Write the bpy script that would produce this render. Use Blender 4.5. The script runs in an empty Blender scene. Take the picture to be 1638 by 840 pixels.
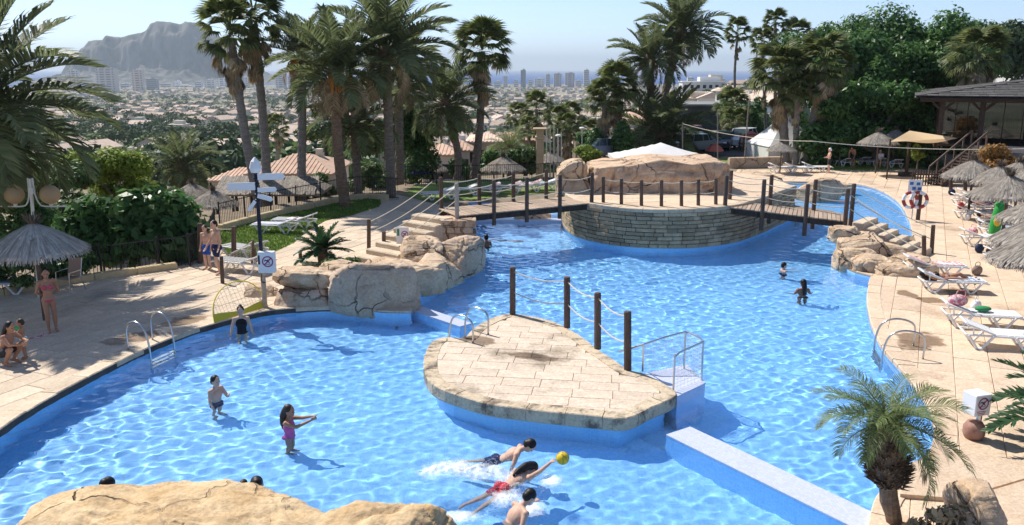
import bpy, bmesh, math, random
import numpy as np
from mathutils import Vector, Matrix, noise as mnoise
from mathutils.geometry import tessellate_polygon
R = math.radians
SC = bpy.context.scene
COL = SC.collection
random.seed(7)
# ---------------------------------------------------------------- camera
H = 6.6; FPX = 1350.0; HZ = 110.0
PITCH = math.atan((420 - HZ) / FPX)
cam = bpy.data.cameras.new('camera'); cam.sensor_width = 36; cam.lens = 36 * FPX / 1638
cam.clip_start = 0.1; cam.clip_end = 120000
camo = bpy.data.objects.new('camera', cam); COL.objects.link(camo)
camo.location = (0, 0, H); camo.rotation_euler = (math.pi / 2 - PITCH, 0, 0)
SC.camera = camo
# ---------------------------------------------------------------- sky and sun
SUN_EL = R(51); SUN_DIR = Vector((0.74, -0.67, 0)).normalized() * math.cos(SUN_EL) + Vector((0, 0, -math.sin(SUN_EL)))
w = bpy.data.worlds.new('World'); SC.world = w; w.use_nodes = True
nt = w.node_tree
sky = nt.nodes.new('ShaderNodeTexSky'); sky.sky_type = 'NISHITA'; sky.sun_disc = False
sky.sun_elevation = SUN_EL; sky.sun_rotation = math.atan2(-SUN_DIR.x, -SUN_DIR.y)
sky.air_density = 0.55; sky.dust_density = 0.25; sky.ozone_density = 1.5; sky.altitude = 80
nt.links.new(sky.outputs[0], nt.nodes['Background'].inputs[0])
nt.nodes['Background'].inputs[1].default_value = 0.102
sl = bpy.data.lights.new('sun', 'SUN'); sl.energy = 3.25; sl.angle = R(0.53); sl.color = (1, 0.95, 0.87)
sl.cycles.is_caustics_light = True
so = bpy.data.objects.new('sun', sl); COL.objects.link(so)
so.location = (-40, 40, 60); so.rotation_euler = SUN_DIR.to_track_quat('-Z', 'Y').to_euler()
SC.view_settings.view_transform = 'Standard'; SC.view_settings.look = 'None'
SC.view_settings.exposure = 0.92; SC.view_settings.gamma = 1
SC.render.engine = 'CYCLES'
SC.cycles.max_bounces = 8; SC.cycles.diffuse_bounces = 4; SC.cycles.glossy_bounces = 3
SC.cycles.transmission_bounces = 6; SC.cycles.transparent_max_bounces = 8; SC.cycles.volume_bounces = 0
SC.cycles.use_denoising = True
# ---------------------------------------------------------------- layout helpers: picture point -> place
_c, _s = math.cos(PITCH), math.sin(PITCH)
def ray(u, v):
    a = (u - 819) / FPX; b = (v - 420) / FPX
    return Vector((a, _c - _s * b, -_s - _c * b))
def G(u, v, z=0.0):                       # point of the horizontal plane z
    d = ray(u, v); t = (z - H) / d.z
    return Vector((d.x * t, d.y * t, z))
def D(u, v, y):                           # point at depth y
    d = ray(u, v); t = y / d.y
    return Vector((d.x * t, y, H + d.z * t))
def X(u, y, z=0.0):                       # x at depth y and height z
    dep = y * _c - (z - H) * _s
    return (u - 819) / FPX * dep
# ---------------------------------------------------------------- objects
def tag(o, label=None, cat=None, group=None, kind=None):
    if label: o['label'] = label
    if cat: o['category'] = cat
    if group: o['group'] = group
    if kind: o['kind'] = kind
    return o
def thing(name, label, cat, loc=(0, 0, 0), rz=0, group=None):
    o = bpy.data.objects.new(name, None); COL.objects.link(o)
    o.empty_display_size = 0.2
    o.location = loc; o.rotation_euler = (0, 0, rz)
    return tag(o, label, cat, group)
def wloc(o):
    p = Vector((0, 0, 0))
    while o: p = p + o.location; o = o.parent
    return p
class MB:
    def __init__(s): s.v = []; s.f = []; s.m = []; s.mi = 0
    def add(s, vs, fs):
        b = len(s.v); s.v += [tuple(p) for p in vs]; s.f += [tuple(b + i for i in f) for f in fs]; s.m += [s.mi] * len(fs)
        return s
    def box(s, c, d, rz=0, M=None, ch=0):
        x, y, z = d[0] / 2, d[1] / 2, d[2] / 2
        if ch:
            t = ch; vs = []
            for sx in (-1, 1):
                for sy in (-1, 1):
                    for sz in (-1, 1):
                        vs += [(sx * x, sy * (y - t), sz * (z - t)), (sx * (x - t), sy * y, sz * (z - t)), (sx * (x - t), sy * (y - t), sz * z)]
            bm = bmesh.new()
            for p in vs: bm.verts.new(p)
            bmesh.ops.convex_hull(bm, input=bm.verts[:]); bmesh.ops.dissolve_limit(bm, angle_limit=0.01, verts=bm.verts[:], edges=bm.edges[:])
            bm.verts.index_update(); vs = [p.co.copy() for p in bm.verts]; fs = [[q.index for q in f.verts] for f in bm.faces]; bm.free()
        else:
            vs = [Vector((a, b, e)) for a in (-x, x) for b in (-y, y) for e in (-z, z)]
            fs = [(0, 1, 3, 2), (4, 6, 7, 5), (0, 4, 5, 1), (2, 3, 7, 6), (0, 2, 6, 4), (1, 5, 7, 3)]
        T = Matrix.Translation(c) @ (M if M else Matrix.Rotation(rz, 4, 'Z'))
        return s.add([T @ Vector(p) for p in vs], fs)
    def bar(s, a, b, w, h, up=(0, 0, 1), ch=0):     # box beam from a to b
        a = Vector(a); b = Vector(b); d = b - a; L = d.length
        x = d.normalized(); y = Vector(up).cross(x)
        if y.length < 1e-4: y = Vector((0, 1, 0)).cross(x)
        y.normalize(); z = x.cross(y)
        M = Matrix((x, y, z)).transposed().to_4x4()
        return s.box((a + b) / 2, (L, w, h), M=M, ch=ch)
    def tube(s, pts, r, n=8, cap=True, twist=0):
        pts = [Vector(p) for p in pts]; N = len(pts)
        rs = r if isinstance(r, (list, tuple)) else [r] * N
        vs = []; prev = None
        for i, p in enumerate(pts):
            d = (pts[min(i + 1, N - 1)] - pts[max(i - 1, 0)]).normalized()
            if prev is None:
                a = Vector((0, 0, 1)).cross(d)
                if a.length < 0.1: a = Vector((1, 0, 0)).cross(d)
            else: a = prev - d * prev.dot(d)
            a.normalize(); prev = a; b = d.cross(a)
            for k in range(n):
                t = 2 * math.pi * k / n + twist * i
                vs.append(p + (a * math.cos(t) + b * math.sin(t)) * rs[i])
        fs = [(i * n + k, i * n + (k + 1) % n, (i + 1) * n + (k + 1) % n, (i + 1) * n + k) for i in range(N - 1) for k in range(n)]
        if cap: fs += [tuple(reversed(range(n))), tuple((N - 1) * n + k for k in range(n))]
        return s.add(vs, fs)
    def lathe(s, prof, n=16, c=(0, 0, 0)):
        vs = []; c = Vector(c)
        for r, z in prof:
            for k in range(n):
                t = 2 * math.pi * k / n; vs.append(c + Vector((r * math.cos(t), r * math.sin(t), z)))
        N = len(prof)
        fs = [(i * n + k, i * n + (k + 1) % n, (i + 1) * n + (k + 1) % n, (i + 1) * n + k) for i in range(N - 1) for k in range(n)]
        fs += [tuple(reversed(range(n))), tuple((N - 1) * n + k for k in range(n))]
        return s.add(vs, fs)
    def ball(s, c, r, n=12, m=8, M=None):
        c = Vector(c); r = Vector(r) if not isinstance(r, (int, float)) else Vector((r, r, r))
        vs = []; 
        for j in range(1, m):
            ph = math.pi * j / m
            for k in range(n):
                t = 2 * math.pi * k / n
                p = Vector((r.x * math.sin(ph) * math.cos(t), r.y * math.sin(ph) * math.sin(t), r.z * math.cos(ph)))
                vs.append(c + (M @ p if M else p))
        top = len(vs); p = Vector((0, 0, r.z)); vs.append(c + (M @ p if M else p)); vs.append(c - (M @ p if M else p))
        fs = [(j * n + (k + 1) % n, j * n + k, (j + 1) * n + k, (j + 1) * n + (k + 1) % n) for j in range(m - 2) for k in range(n)]
        fs += [(k, (k + 1) % n, top) for k in range(n)] + [((m - 2) * n + (k + 1) % n, (m - 2) * n + k, top + 1) for k in range(n)]
        return s.add(vs, fs)
    def prism(s, poly, z0, z1, inset=0):            # poly CCW list of (x, y)
        n = len(poly); area = sum(poly[i][0] * poly[(i + 1) % n][1] - poly[(i + 1) % n][0] * poly[i][1] for i in range(n))
        if area < 0: poly = poly[::-1]
        vs = [(p[0], p[1], z0) for p in poly] + [(p[0], p[1], z1) for p in poly]
        fs = [(i, (i + 1) % n, n + (i + 1) % n, n + i) for i in range(n)] + [tuple(reversed(range(n))), tuple(range(n, 2 * n))]
        return s.add(vs, fs)
    def build(s, name, mat, parent=None, smooth=False, world=False, kind=None, label=None):
        me = bpy.data.meshes.new(name)
        off = wloc(parent) if (world and parent) else Vector((0, 0, 0))
        vs = [(p[0] - off.x, p[1] - off.y, p[2] - off.z) for p in s.v] if world else s.v
        me.from_pydata(vs, [], s.f)
        mats = mat if isinstance(mat, (list, tuple)) else [mat]
        for m in mats: me.materials.append(m)
        if len(mats) > 1: me.polygons.foreach_set('material_index', s.m)
        if smooth: me.polygons.foreach_set('use_smooth', [True] * len(me.polygons))
        me.update()
        o = bpy.data.objects.new(name, me); COL.objects.link(o); o.parent = parent
        if kind: o['kind'] = kind
        if label: o['label'] = label
        return o
def npmesh(name, V, F, mat, parent=None, smooth=False, kind=None):
    me = bpy.data.meshes.new(name); V = np.asarray(V, np.float32); F = np.asarray(F, np.int32); k = F.shape[1]
    me.vertices.add(len(V)); me.vertices.foreach_set('co', V.ravel())
    me.loops.add(F.size); me.loops.foreach_set('vertex_index', F.ravel())
    me.polygons.add(len(F)); me.polygons.foreach_set('loop_start', np.arange(0, F.size, k, dtype=np.int32))
    me.polygons.foreach_set('loop_total', np.full(len(F), k, np.int32))
    if smooth: me.polygons.foreach_set('use_smooth', np.ones(len(F), bool))
    for m in (mat if isinstance(mat, (list, tuple)) else [mat]): me.materials.append(m)
    me.update(calc_edges=True)
    o = bpy.data.objects.new(name, me); COL.objects.link(o); o.parent = parent
    if kind: o['kind'] = kind
    return o
def children(o): return CH.get(o.name, None) or [c for c in o.children]
CH = {}
def copy_tree(o, loc=None, rz=None, label=None, parent=None, scale=None, group=None):
    c = o.copy(); COL.objects.link(c); c.parent = parent
    if loc is not None: c.location = loc
    if rz is not None: c.rotation_euler = (0, 0, rz)
    if scale is not None: c.scale = (scale,) * 3 if isinstance(scale, (int, float)) else scale
    if label: c['label'] = label
    if group: c['group'] = group
    kids = CH.setdefault(o.name, list(o.children))
    for ch in kids: copy_tree(ch, parent=c)
    return c
def dup(o, parent=None, **kw):
    c = o.copy(); COL.objects.link(c); c.parent = parent
    for k, v in kw.items(): setattr(c, k, v)
    return c
def receiver(o): o.cycles.is_caustics_receiver = True; return o
# ---------------------------------------------------------------- curves
def crom(pts, n=6, closed=False):
    pts = [Vector(p) for p in pts]; N = len(pts); out = []
    rng = range(N) if closed else range(N - 1)
    for i in rng:
        g = (lambda k: pts[k % N]) if closed else (lambda k: pts[max(0, min(N - 1, k))])
        p0, p1, p2, p3 = g(i - 1), g(i), g(i + 1), g(i + 2)
        for j in range(n):
            t = j / n
            out.append(0.5 * ((2 * p1) + (p2 - p0) * t + (2 * p0 - 5 * p1 + 4 * p2 - p3) * t * t + (3 * p1 - p0 - 3 * p2 + p3) * t ** 3))
    if not closed: out.append(pts[-1])
    return out
def resample(pts, step):
    out = [pts[0].copy()]; acc = 0
    for a, b in zip(pts[:-1], pts[1:]):
        d = (b - a).length; t = step - acc
        while t <= d:
            out.append(a + (b - a) * (t / d)); t += step
        acc = (acc + d) % step if d else acc
    return out
def sag(a, b, s=0.1, n=6):
    a = Vector(a); b = Vector(b)
    return [a + (b - a) * (i / n) - Vector((0, 0, s * 4 * (i / n) * (1 - i / n))) for i in range(n + 1)]
def clip(sub, win):                       # Sutherland-Hodgman, win convex CCW
    out = [tuple(p[:2]) for p in sub]
    for i in range(len(win)):
        a, b = win[i], win[(i + 1) % len(win)]
        ex, ey = b[0] - a[0], b[1] - a[1]; src = out; out = []
        if not src: return []
        side = lambda p: ex * (p[1] - a[1]) - ey * (p[0] - a[0])
        for k in range(len(src)):
            p, q = src[k - 1], src[k]; sp, sq = side(p), side(q)
            if sq >= 0:
                if sp < 0: t = sp / (sp - sq); out.append((p[0] + (q[0] - p[0]) * t, p[1] + (q[1] - p[1]) * t))
                out.append(q)
            elif sp >= 0:
                t = sp / (sp - sq); out.append((p[0] + (q[0] - p[0]) * t, p[1] + (q[1] - p[1]) * t))
    res = []
    for p in out:
        if not res or (p[0] - res[-1][0]) ** 2 + (p[1] - res[-1][1]) ** 2 > 1e-5: res.append(p)
    k = 0
    while len(res) > 2 and k < len(res):                     # drop zero-width spikes left by concave outlines
        a, p, q = res[k - 1], res[k], res[(k + 1) % len(res)]
        d1 = (p[0] - a[0], p[1] - a[1]); d2 = (q[0] - p[0], q[1] - p[1])
        if abs(d1[0] * d2[1] - d1[1] * d2[0]) < 1e-4 and d1[0] * d2[0] + d1[1] * d2[1] < 0 or (abs(d1[0]) + abs(d1[1]) < 1e-4): res.pop(k); k = max(0, k - 2)
        else: k += 1
    if len(res) > 1 and (res[0][0] - res[-1][0]) ** 2 + (res[0][1] - res[-1][1]) ** 2 < 1e-5: res.pop()
    return res
def parea(p): return 0.5 * sum(p[i - 1][0] * p[i][1] - p[i][0] * p[i - 1][1] for i in range(len(p)))
def inside(p, poly):
    c = False; n = len(poly); j = n - 1
    for i in range(n):
        if (poly[i][1] > p[1]) != (poly[j][1] > p[1]) and p[0] < (poly[j][0] - poly[i][0]) * (p[1] - poly[i][1]) / (poly[j][1] - poly[i][1]) + poly[i][0]: c = not c
        j = i
    return c
# ---------------------------------------------------------------- materials
def mat(name, col, rough=0.7, col2=None, scale=4.0, detail=5, bump=0.0, bscale=None, rand=0.0, spec=0.3, metal=0.0,
        stretch=(1, 1, 1), world=False, isl=0.0, contrast=(0.35, 0.65), trans=0.0, coat=0.0, stain=None, crack=None):
    m = bpy.data.materials.new(name); m.use_nodes = True; t = m.node_tree; N = t.nodes; L = t.links
    b = N['Principled BSDF']; b.inputs['Roughness'].default_value = rough; b.inputs['Specular IOR Level'].default_value = spec
    b.inputs['Metallic'].default_value = metal; b.inputs['Coat Weight'].default_value = coat
    b.inputs['Base Color'].default_value = (*col, 1); src = None
    if world: co = N.new('ShaderNodeNewGeometry').outputs['Position']
    else: co = N.new('ShaderNodeTexCoord').outputs['Object']
    mp = N.new('ShaderNodeMapping'); mp.inputs['Scale'].default_value = stretch; L.new(co, mp.inputs[0]); co = mp.outputs[0]
    if col2:
        nz = N.new('ShaderNodeTexNoise'); nz.inputs['Scale'].default_value = scale; nz.inputs['Detail'].default_value = detail; nz.inputs['Roughness'].default_value = 0.62
        L.new(co, nz.inputs['Vector'])
        rp = N.new('ShaderNodeValToRGB'); rp.color_ramp.elements[0].position = contrast[0]; rp.color_ramp.elements[1].position = contrast[1]
        rp.color_ramp.elements[0].color = (*col, 1); rp.color_ramp.elements[1].color = (*col2, 1)
        L.new(nz.outputs['Fac'], rp.inputs[0]); src = rp.outputs[0]
    if stain:
        scol, ssc, lo, hi = stain
        n2 = N.new('ShaderNodeTexNoise'); n2.inputs['Scale'].default_value = ssc; n2.inputs['Detail'].default_value = 6; n2.inputs['Roughness'].default_value = .7
        L.new(N.new('ShaderNodeNewGeometry').outputs['Position'], n2.inputs['Vector'])
        mr = N.new('ShaderNodeMapRange'); mr.inputs[1].default_value = lo; mr.inputs[2].default_value = hi; L.new(n2.outputs['Fac'], mr.inputs[0])
        mx = N.new('ShaderNodeMix'); mx.data_type = 'RGBA'; L.new(mr.outputs[0], mx.inputs[0])
        if src: L.new(src, mx.inputs[6])
        else: mx.inputs[6].default_value = (*col, 1)
        mx.inputs[7].default_value = (*scol, 1); src = mx.outputs[2]
    if bump >= .5 and src:                               # fine mineral grain
        g1 = N.new('ShaderNodeTexNoise'); g1.inputs['Scale'].default_value = 16; g1.inputs['Detail'].default_value = 9; g1.inputs['Roughness'].default_value = .75; L.new(N.new('ShaderNodeNewGeometry').outputs['Position'], g1.inputs['Vector'])
        gr = N.new('ShaderNodeMapRange'); gr.inputs[1].default_value = .3; gr.inputs[2].default_value = .7; gr.inputs[3].default_value = .72; gr.inputs[4].default_value = 1.22; L.new(g1.outputs['Fac'], gr.inputs[0])
        gm_ = N.new('ShaderNodeVectorMath'); gm_.operation = 'SCALE'; L.new(src, gm_.inputs[0]); L.new(gr.outputs[0], gm_.inputs['Scale']); src = gm_.outputs[0]
    if crack:
        csc, cw, cc_ = crack
        gp = N.new('ShaderNodeNewGeometry').outputs['Position']; dn = N.new('ShaderNodeTexNoise'); dn.inputs['Scale'].default_value = csc * 1.6; dn.inputs['Detail'].default_value = 4; L.new(gp, dn.inputs['Vector'])
        va = N.new('ShaderNodeMixRGB'); va.blend_type = 'LINEAR_LIGHT'; va.inputs[0].default_value = .35 / csc; L.new(gp, va.inputs[1]); L.new(dn.outputs['Color'], va.inputs[2])
        vo = N.new('ShaderNodeTexVoronoi'); vo.feature = 'DISTANCE_TO_EDGE'; vo.inputs['Scale'].default_value = csc; L.new(va.outputs[0], vo.inputs['Vector'])
        cm = N.new('ShaderNodeMapRange'); cm.inputs[1].default_value = cw * .05; cm.inputs[2].default_value = cw * .5; L.new(vo.outputs['Distance'], cm.inputs[0])
        fd = N.new('ShaderNodeTexNoise'); fd.inputs['Scale'].default_value = csc * 1.1; fd.inputs['Detail'].default_value = 3; L.new(gp, fd.inputs['Vector'])
        fm_ = N.new('ShaderNodeMapRange'); fm_.inputs[1].default_value = .46; fm_.inputs[2].default_value = .62; L.new(fd.outputs['Fac'], fm_.inputs[0])
        mxm = N.new('ShaderNodeMath'); mxm.operation = 'MAXIMUM'; L.new(cm.outputs[0], mxm.inputs[0]); L.new(fm_.outputs[0], mxm.inputs[1]); cm = mxm
        mx = N.new('ShaderNodeMix'); mx.data_type = 'RGBA'; L.new(cm.outputs[0], mx.inputs[0]); mx.inputs[6].default_value = (*cc_, 1)
        if src: L.new(src, mx.inputs[7])
        else: mx.inputs[7].default_value = (*col, 1)
        src = mx.outputs[2]; crk = cm.outputs[0]
    if rand or isl:
        hs = N.new('ShaderNodeHueSaturation'); ma = N.new('ShaderNodeMapRange')
        k = rand or isl
        L.new(N.new('ShaderNodeObjectInfo').outputs['Random'] if rand else N.new('ShaderNodeNewGeometry').outputs['Random Per Island'], ma.inputs[0])
        ma.inputs[3].default_value = 1 - k; ma.inputs[4].default_value = 1 + k
        L.new(ma.outputs[0], hs.inputs['Value'])
        if src: L.new(src, hs.inputs['Color'])
        else: hs.inputs['Color'].default_value = (*col, 1)
        src = hs.outputs[0]
    if src: L.new(src, b.inputs['Base Color'])
    if bump:
        bz = N.new('ShaderNodeTexNoise'); bz.inputs['Scale'].default_value = bscale or scale * 4; bz.inputs['Detail'].default_value = 6; L.new(co, bz.inputs['Vector'])
        bp = N.new('ShaderNodeBump'); bp.inputs['Strength'].default_value = bump; bp.inputs['Distance'].default_value = 0.03
        L.new(bz.outputs['Fac'], bp.inputs['Height']); nrm_ = bp.outputs[0]
        if crack:
            b2 = N.new('ShaderNodeBump'); b2.inputs['Strength'].default_value = 1; b2.inputs['Distance'].default_value = .08; L.new(crk, b2.inputs['Height']); L.new(nrm_, b2.inputs['Normal']); nrm_ = b2.outputs[0]
        L.new(nrm_, b.inputs['Normal'])
    if trans:
        tr = N.new('ShaderNodeBsdfTranslucent'); mx = N.new('ShaderNodeMixShader'); mx.inputs[0].default_value = trans
        if src: L.new(src, tr.inputs[0])
        else: tr.inputs[0].default_value = (*col, 1)
        L.new(b.outputs[0], mx.inputs[1]); L.new(tr.outputs[0], mx.inputs[2]); L.new(mx.outputs[0], N['Material Output'].inputs[0])
    return m
MT = {}
def defm(k, *a, **kw): MT[k] = mat(k, *a, **kw)
defm('slab_left', (.58, .455, .33), .85, (.68, .55, .41), 2.5, bump=.5, bscale=14, rand=.10, stretch=(1, 1, 1), stain=((.26, .21, .17), .35, .56, .80))
defm('slab_right', (.62, .46, .32), .85, (.70, .55, .40), 2.2, bump=.5, bscale=12, rand=.08, stain=((.40, .28, .19), .55, .53, .72))
defm('slab_island', (.60, .48, .365), .85, (.70, .58, .455), 2.5, bump=.5, bscale=12, rand=.06, stain=((.24, .19, .13), .42, .54, .68))
defm('coping', (.56, .44, .31), .85, (.66, .54, .40), 3, bump=.6, bscale=14, rand=.10)
defm('coping_worn', (.56, .45, .31), .9, (.62, .51, .37), 3.0, bump=.7, bscale=14, rand=.08, stain=((.17, .13, .10), 2.4, .49, .63))
defm('mortar_light', (.50, .38, .27), .95, (.56, .44, .32), 6)
defm('thatch_light', (.44, .385, .32), .95, (.56, .50, .42), 6, isl=.3)
defm('mortar', (.33, .25, .18), .95, (.40, .32, .24), 6)
defm('mosaic_light', (.55, .66, .90), .35, (.62, .72, .93), 30, rand=0, contrast=(.3, .7))
defm('rock', (.50, .35, .22), .9, (.66, .51, .36), 1.3, bump=1.0, bscale=9, contrast=(.35, .6), stain=((.30, .21, .14), 1.3, .52, .72), crack=(.85, .045, (.20, .13, .085)))
defm('rock_grey', (.44, .325, .24), .9, (.58, .46, .345), 1.4, bump=1.0, bscale=9, stain=((.54, .38, .24), .9, .5, .66), crack=(.7, .03, (.17, .125, .09)))
defm('rock_front', (.52, .35, .18), .9, (.66, .49, .29), 1.6, bump=1.0, bscale=10, contrast=(.35, .62), stain=((.33, .22, .12), 1.6, .52, .72), crack=(.55, .025, (.19, .12, .065)))
defm('rock_red', (.52, .35, .23), .9, (.66, .49, .34), 1.0, bump=1.0, bscale=7, stain=((.26, .15, .09), 1.1, .50, .70), crack=(.7, .035, (.25, .155, .10)))
defm('crack', (.16, .11, .08), .95)
defm('brick_grey', (.34, .25, .15), .9, (.48, .37, .24), 2.5, bump=.8, bscale=14, rand=.26, stain=((.24, .21, .15), 1.2, .5, .8))
defm('wood_post', (.085, .056, .042), .75, (.15, .105, .08), 3, bump=.5, bscale=10, stretch=(6, 6, .8), rand=.15)
defm('wood_dark', (.045, .032, .025), .8, (.085, .06, .046), 3, bump=.5, bscale=10, stretch=(6, 6, 1), rand=.15)
defm('wood_grey', (.34, .30, .26), .8, (.44, .40, .35), 3, bump=.4, bscale=10, stretch=(6, 6, .8), rand=.1)
defm('plank', (.36, .26, .18), .8, (.48, .37, .28), 3, bump=.5, bscale=10, stretch=(1, 6, 6), rand=.18)
defm('rope', (.55, .49, .38), .9, (.68, .62, .5), 20)
defm('steel', (.55, .56, .56), .28, metal=1.0)
defm('white_plastic', (.80, .80, .79), .4, (.74, .74, .73), 3, rand=.04)
defm('white_fabric', (.82, .81, .79), .9, (.88, .87, .85), 3, trans=.25)
defm('grey_mesh', (.36, .36, .36), .8, (.42, .42, .42), 8)
defm('blue_plastic', (.05, .17, .36), .5)
defm('thatch', (.25, .215, .18), .95, (.36, .32, .27), 6, isl=.35, stretch=(1, 1, 1))
defm('thatch_dark', (.13, .105, .08), .95, (.22, .18, .14), 6, isl=.35)
defm('black_iron', (.03, .03, .032), .5)
defm('curb', (.50, .38, .21), .9, (.60, .48, .29), 4, bump=.4, rand=.06)
defm('grass', (.14, .23, .04), .9, (.22, .31, .07), 3, isl=.35, trans=.25)
defm('lawn_base', (.13, .20, .04), .95, (.21, .27, .07), 1.2, world=True)
defm('soil', (.20, .15, .10), .95, (.28, .22, .15), 2, world=True)
defm('asphalt', (.10, .095, .09), .95, (.14, .13, .125), 3, world=True)
defm('leaf_palm', (.13, .165, .075), .5, isl=.45, trans=.45, col2=(.20, .225, .10), scale=.8)
defm('leaf_palm_light', (.14, .20, .065), .5, isl=.40, trans=.38, col2=(.26, .30, .11), scale=.8)
defm('leaf_dry', (.36, .27, .16), .85, isl=.35, trans=.25, col2=(.50, .41, .28), scale=.8)
defm('leaf_cycad', (.05, .11, .045), .4, isl=.35, trans=.3)
defm('leaf_fan', (.12, .16, .05), .5, isl=.4, trans=.48, col2=(.20, .22, .08), scale=.8)
defm('bark', (.15, .12, .09), .95, (.27, .22, .17), 4, bump=1.0, bscale=7, stretch=(1, 1, 3))
defm('bark_brown', (.15, .095, .06), .95, (.26, .18, .12), 4, bump=1.0, bscale=7, stretch=(1, 1, 3))
defm('bark_grey', (.21, .19, .17), .95, (.32, .29, .26), 3, bump=.8, bscale=6, stretch=(1, 1, 4))
defm('leaf_ficus', (.062, .14, .038), .4, isl=.5, trans=.38, col2=(.13, .24, .065), scale=.35)
defm('leaf_bright', (.22, .30, .04), .55, isl=.35, trans=.35, col2=(.26, .32, .05), scale=.7)
defm('leaf_mid', (.075, .13, .04), .5, isl=.45, trans=.3, col2=(.14, .20, .065), scale=.6)
defm('leaf_big', (.065, .15, .045), .4, isl=.4, trans=.4, col2=(.12, .23, .075), scale=1)
defm('leaf_pine', (.045, .080, .035), .7, isl=.4, trans=.2, col2=(.08, .12, .05), scale=.05)
defm('leaf_olive', (.12, .14, .09), .7, isl=.35, trans=.2, col2=(.19, .20, .13), scale=.5)
defm('leaf_red', (.26, .12, .03), .6, isl=.35, trans=.25, col2=(.34, .20, .05), scale=1)
defm('fruit', (.48, .22, .05), .6, isl=.3)
defm('wall_cream', (.62, .55, .43), .9, (.68, .61, .50), 1, rand=.12)
defm('wall_white', (.78, .76, .72), .9, (.72, .70, .66), 1, rand=.08)
defm('roof_tile', (.50, .32, .22), .9, (.62, .44, .33), 2, bump=.5, rand=.15)
defm('roof_tile_pale', (.56, .41, .31), .9, (.64, .49, .38), .8, rand=.14)
defm('window_dark', (.03, .035, .04), .15, spec=.6)
defm('glass_dark', (.04, .06, .06), .08, spec=.6)
defm('sail', (.70, .53, .33), .85, trans=.3)
defm('red_fabric', (.75, .22, .16), .8, trans=.25)
defm('yellow', (.75, .60, .04), .6)
defm('sign_white', (.82, .82, .82), .5)
defm('sign_red', (.30, .03, .14), .5)
defm('sign_black', (.03, .03, .05), .5)
defm('shingle', (.075, .07, .066), .9, (.13, .12, .115), 5, rand=.22, bump=.5)
defm('globe', (.62, .44, .24), .35, trans=.4)
defm('cream_paint', (.70, .67, .58), .5)
gm = bpy.data.materials.new('glass_clear'); gm.use_nodes = True; _t = gm.node_tree; _t.nodes.remove(_t.nodes['Principled BSDF'])
_a, _b, _m = _t.nodes.new('ShaderNodeBsdfTransparent'), _t.nodes.new('ShaderNodeBsdfGlossy'), _t.nodes.new('ShaderNodeMixShader'); _a.inputs[0].default_value = (.72, .80, .78, 1); _b.inputs['Roughness'].default_value = .02; _m.inputs[0].default_value = .10
_t.links.new(_a.outputs[0], _m.inputs[1]); _t.links.new(_b.outputs[0], _m.inputs[2]); _t.links.new(_m.outputs[0], _t.nodes['Material Output'].inputs[0]); MT['glass_clear'] = gm
# ================================================================ SETTING
WZ = -0.13                                            # water level; deck top is z = 0
def P2(px, z=0.0): return [G(u, v, z) for u, v in px]
W = lambda x, y: Vector((x, y, 0))
edge_left = crom([W(-8.6, 9.0), W(-9.5, 12.2)] + P2([(0, 685), (60, 646), (120, 613), (180, 582), (235, 556), (300, 530), (340, 518), (400, 502), (450, 494), (520, 490), (560, 491), (610, 497), (657, 498)]), 4)
edge_rock = P2([(663, 484), (674, 466), (705, 446), (742, 428), (762, 411), (748, 385)])
edge_back = [W(-2.1, 36.0), W(-2.2, 42.6), W(4.2, 42.6), W(6.5, 39.5), W(12.2, 39.8), W(14.6, 38.6), W(14.3, 36.0), W(13.3, 33.0)]
edge_right0 = P2([(1346, 424), (1368, 434), (1395, 441)])
edge_right = crom(P2([(1395, 441), (1389, 465), (1390, 492), (1398, 522), (1415, 556), (1438, 583), (1466, 616), (1488, 650), (1499, 685), (1492, 719), (1476, 737), (1454, 742), (1425, 771), (1400, 807)]) + [W(5.0, 10.6), W(4.4, 9.0)], 4)
POOL = edge_left + edge_rock + edge_back + edge_right0[:-1] + edge_right
edge_bp = crom(P2([(1462, 376), (1456, 352), (1438, 322), (1405, 302), (1370, 294), (1320, 291), (1253, 290)]), 4)
BPOOL = edge_bp + [W(14.2, 47.5), W(13.2, 43.0), W(15.4, 40.0), W(15.3, 36.2), W(15.6, 34.2)]
GROUND_OUT = [W(-24, 7), W(-20, 19), W(-16.5, 24.5), W(-11.9, 28.4), W(-14.5, 38), W(-10, 44.5), W(-6.4, 49.5), W(1, 50.8), W(4.5, 53), W(5.5, 60), W(6, 75), W(7, 98), W(60, 98), W(60, 7)]
def sheet(name, outer, holes, z, material, skirt=0):
    loops = [[Vector((p.x, p.y, 0)) for p in lp] for lp in [outer] + holes]
    tris = tessellate_polygon(loops); flat = [p for lp in loops for p in lp]
    b = MB(); vs = [(p.x, p.y, z) for p in flat]; fs = []
    for t in tris:
        a, c, d = (flat[i] for i in t)
        fs.append(t if (c - a).cross(d - a).z > 0 else t[::-1])
    b.add(vs, fs)
    if skirt:
        n = len(outer); vs = [(p.x, p.y, z) for p in outer] + [(p.x, p.y, z - skirt) for p in outer]
        b.add(vs, [(i, (i + 1) % n, n + (i + 1) % n, n + i) for i in range(n)])
    return tag(b.build(name, material), kind='structure')
sheet('garden_ground', GROUND_OUT, [POOL, BPOOL], -0.05, MT['soil'], 8)
sheet('lower_terrace', [W(-40, 26), W(-14, 26), W(-11, 42), W(-5, 48), W(8, 50), W(8, 74), W(-14, 66), W(-40, 60)], [], -2.1, MT['soil'], 5)
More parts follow.
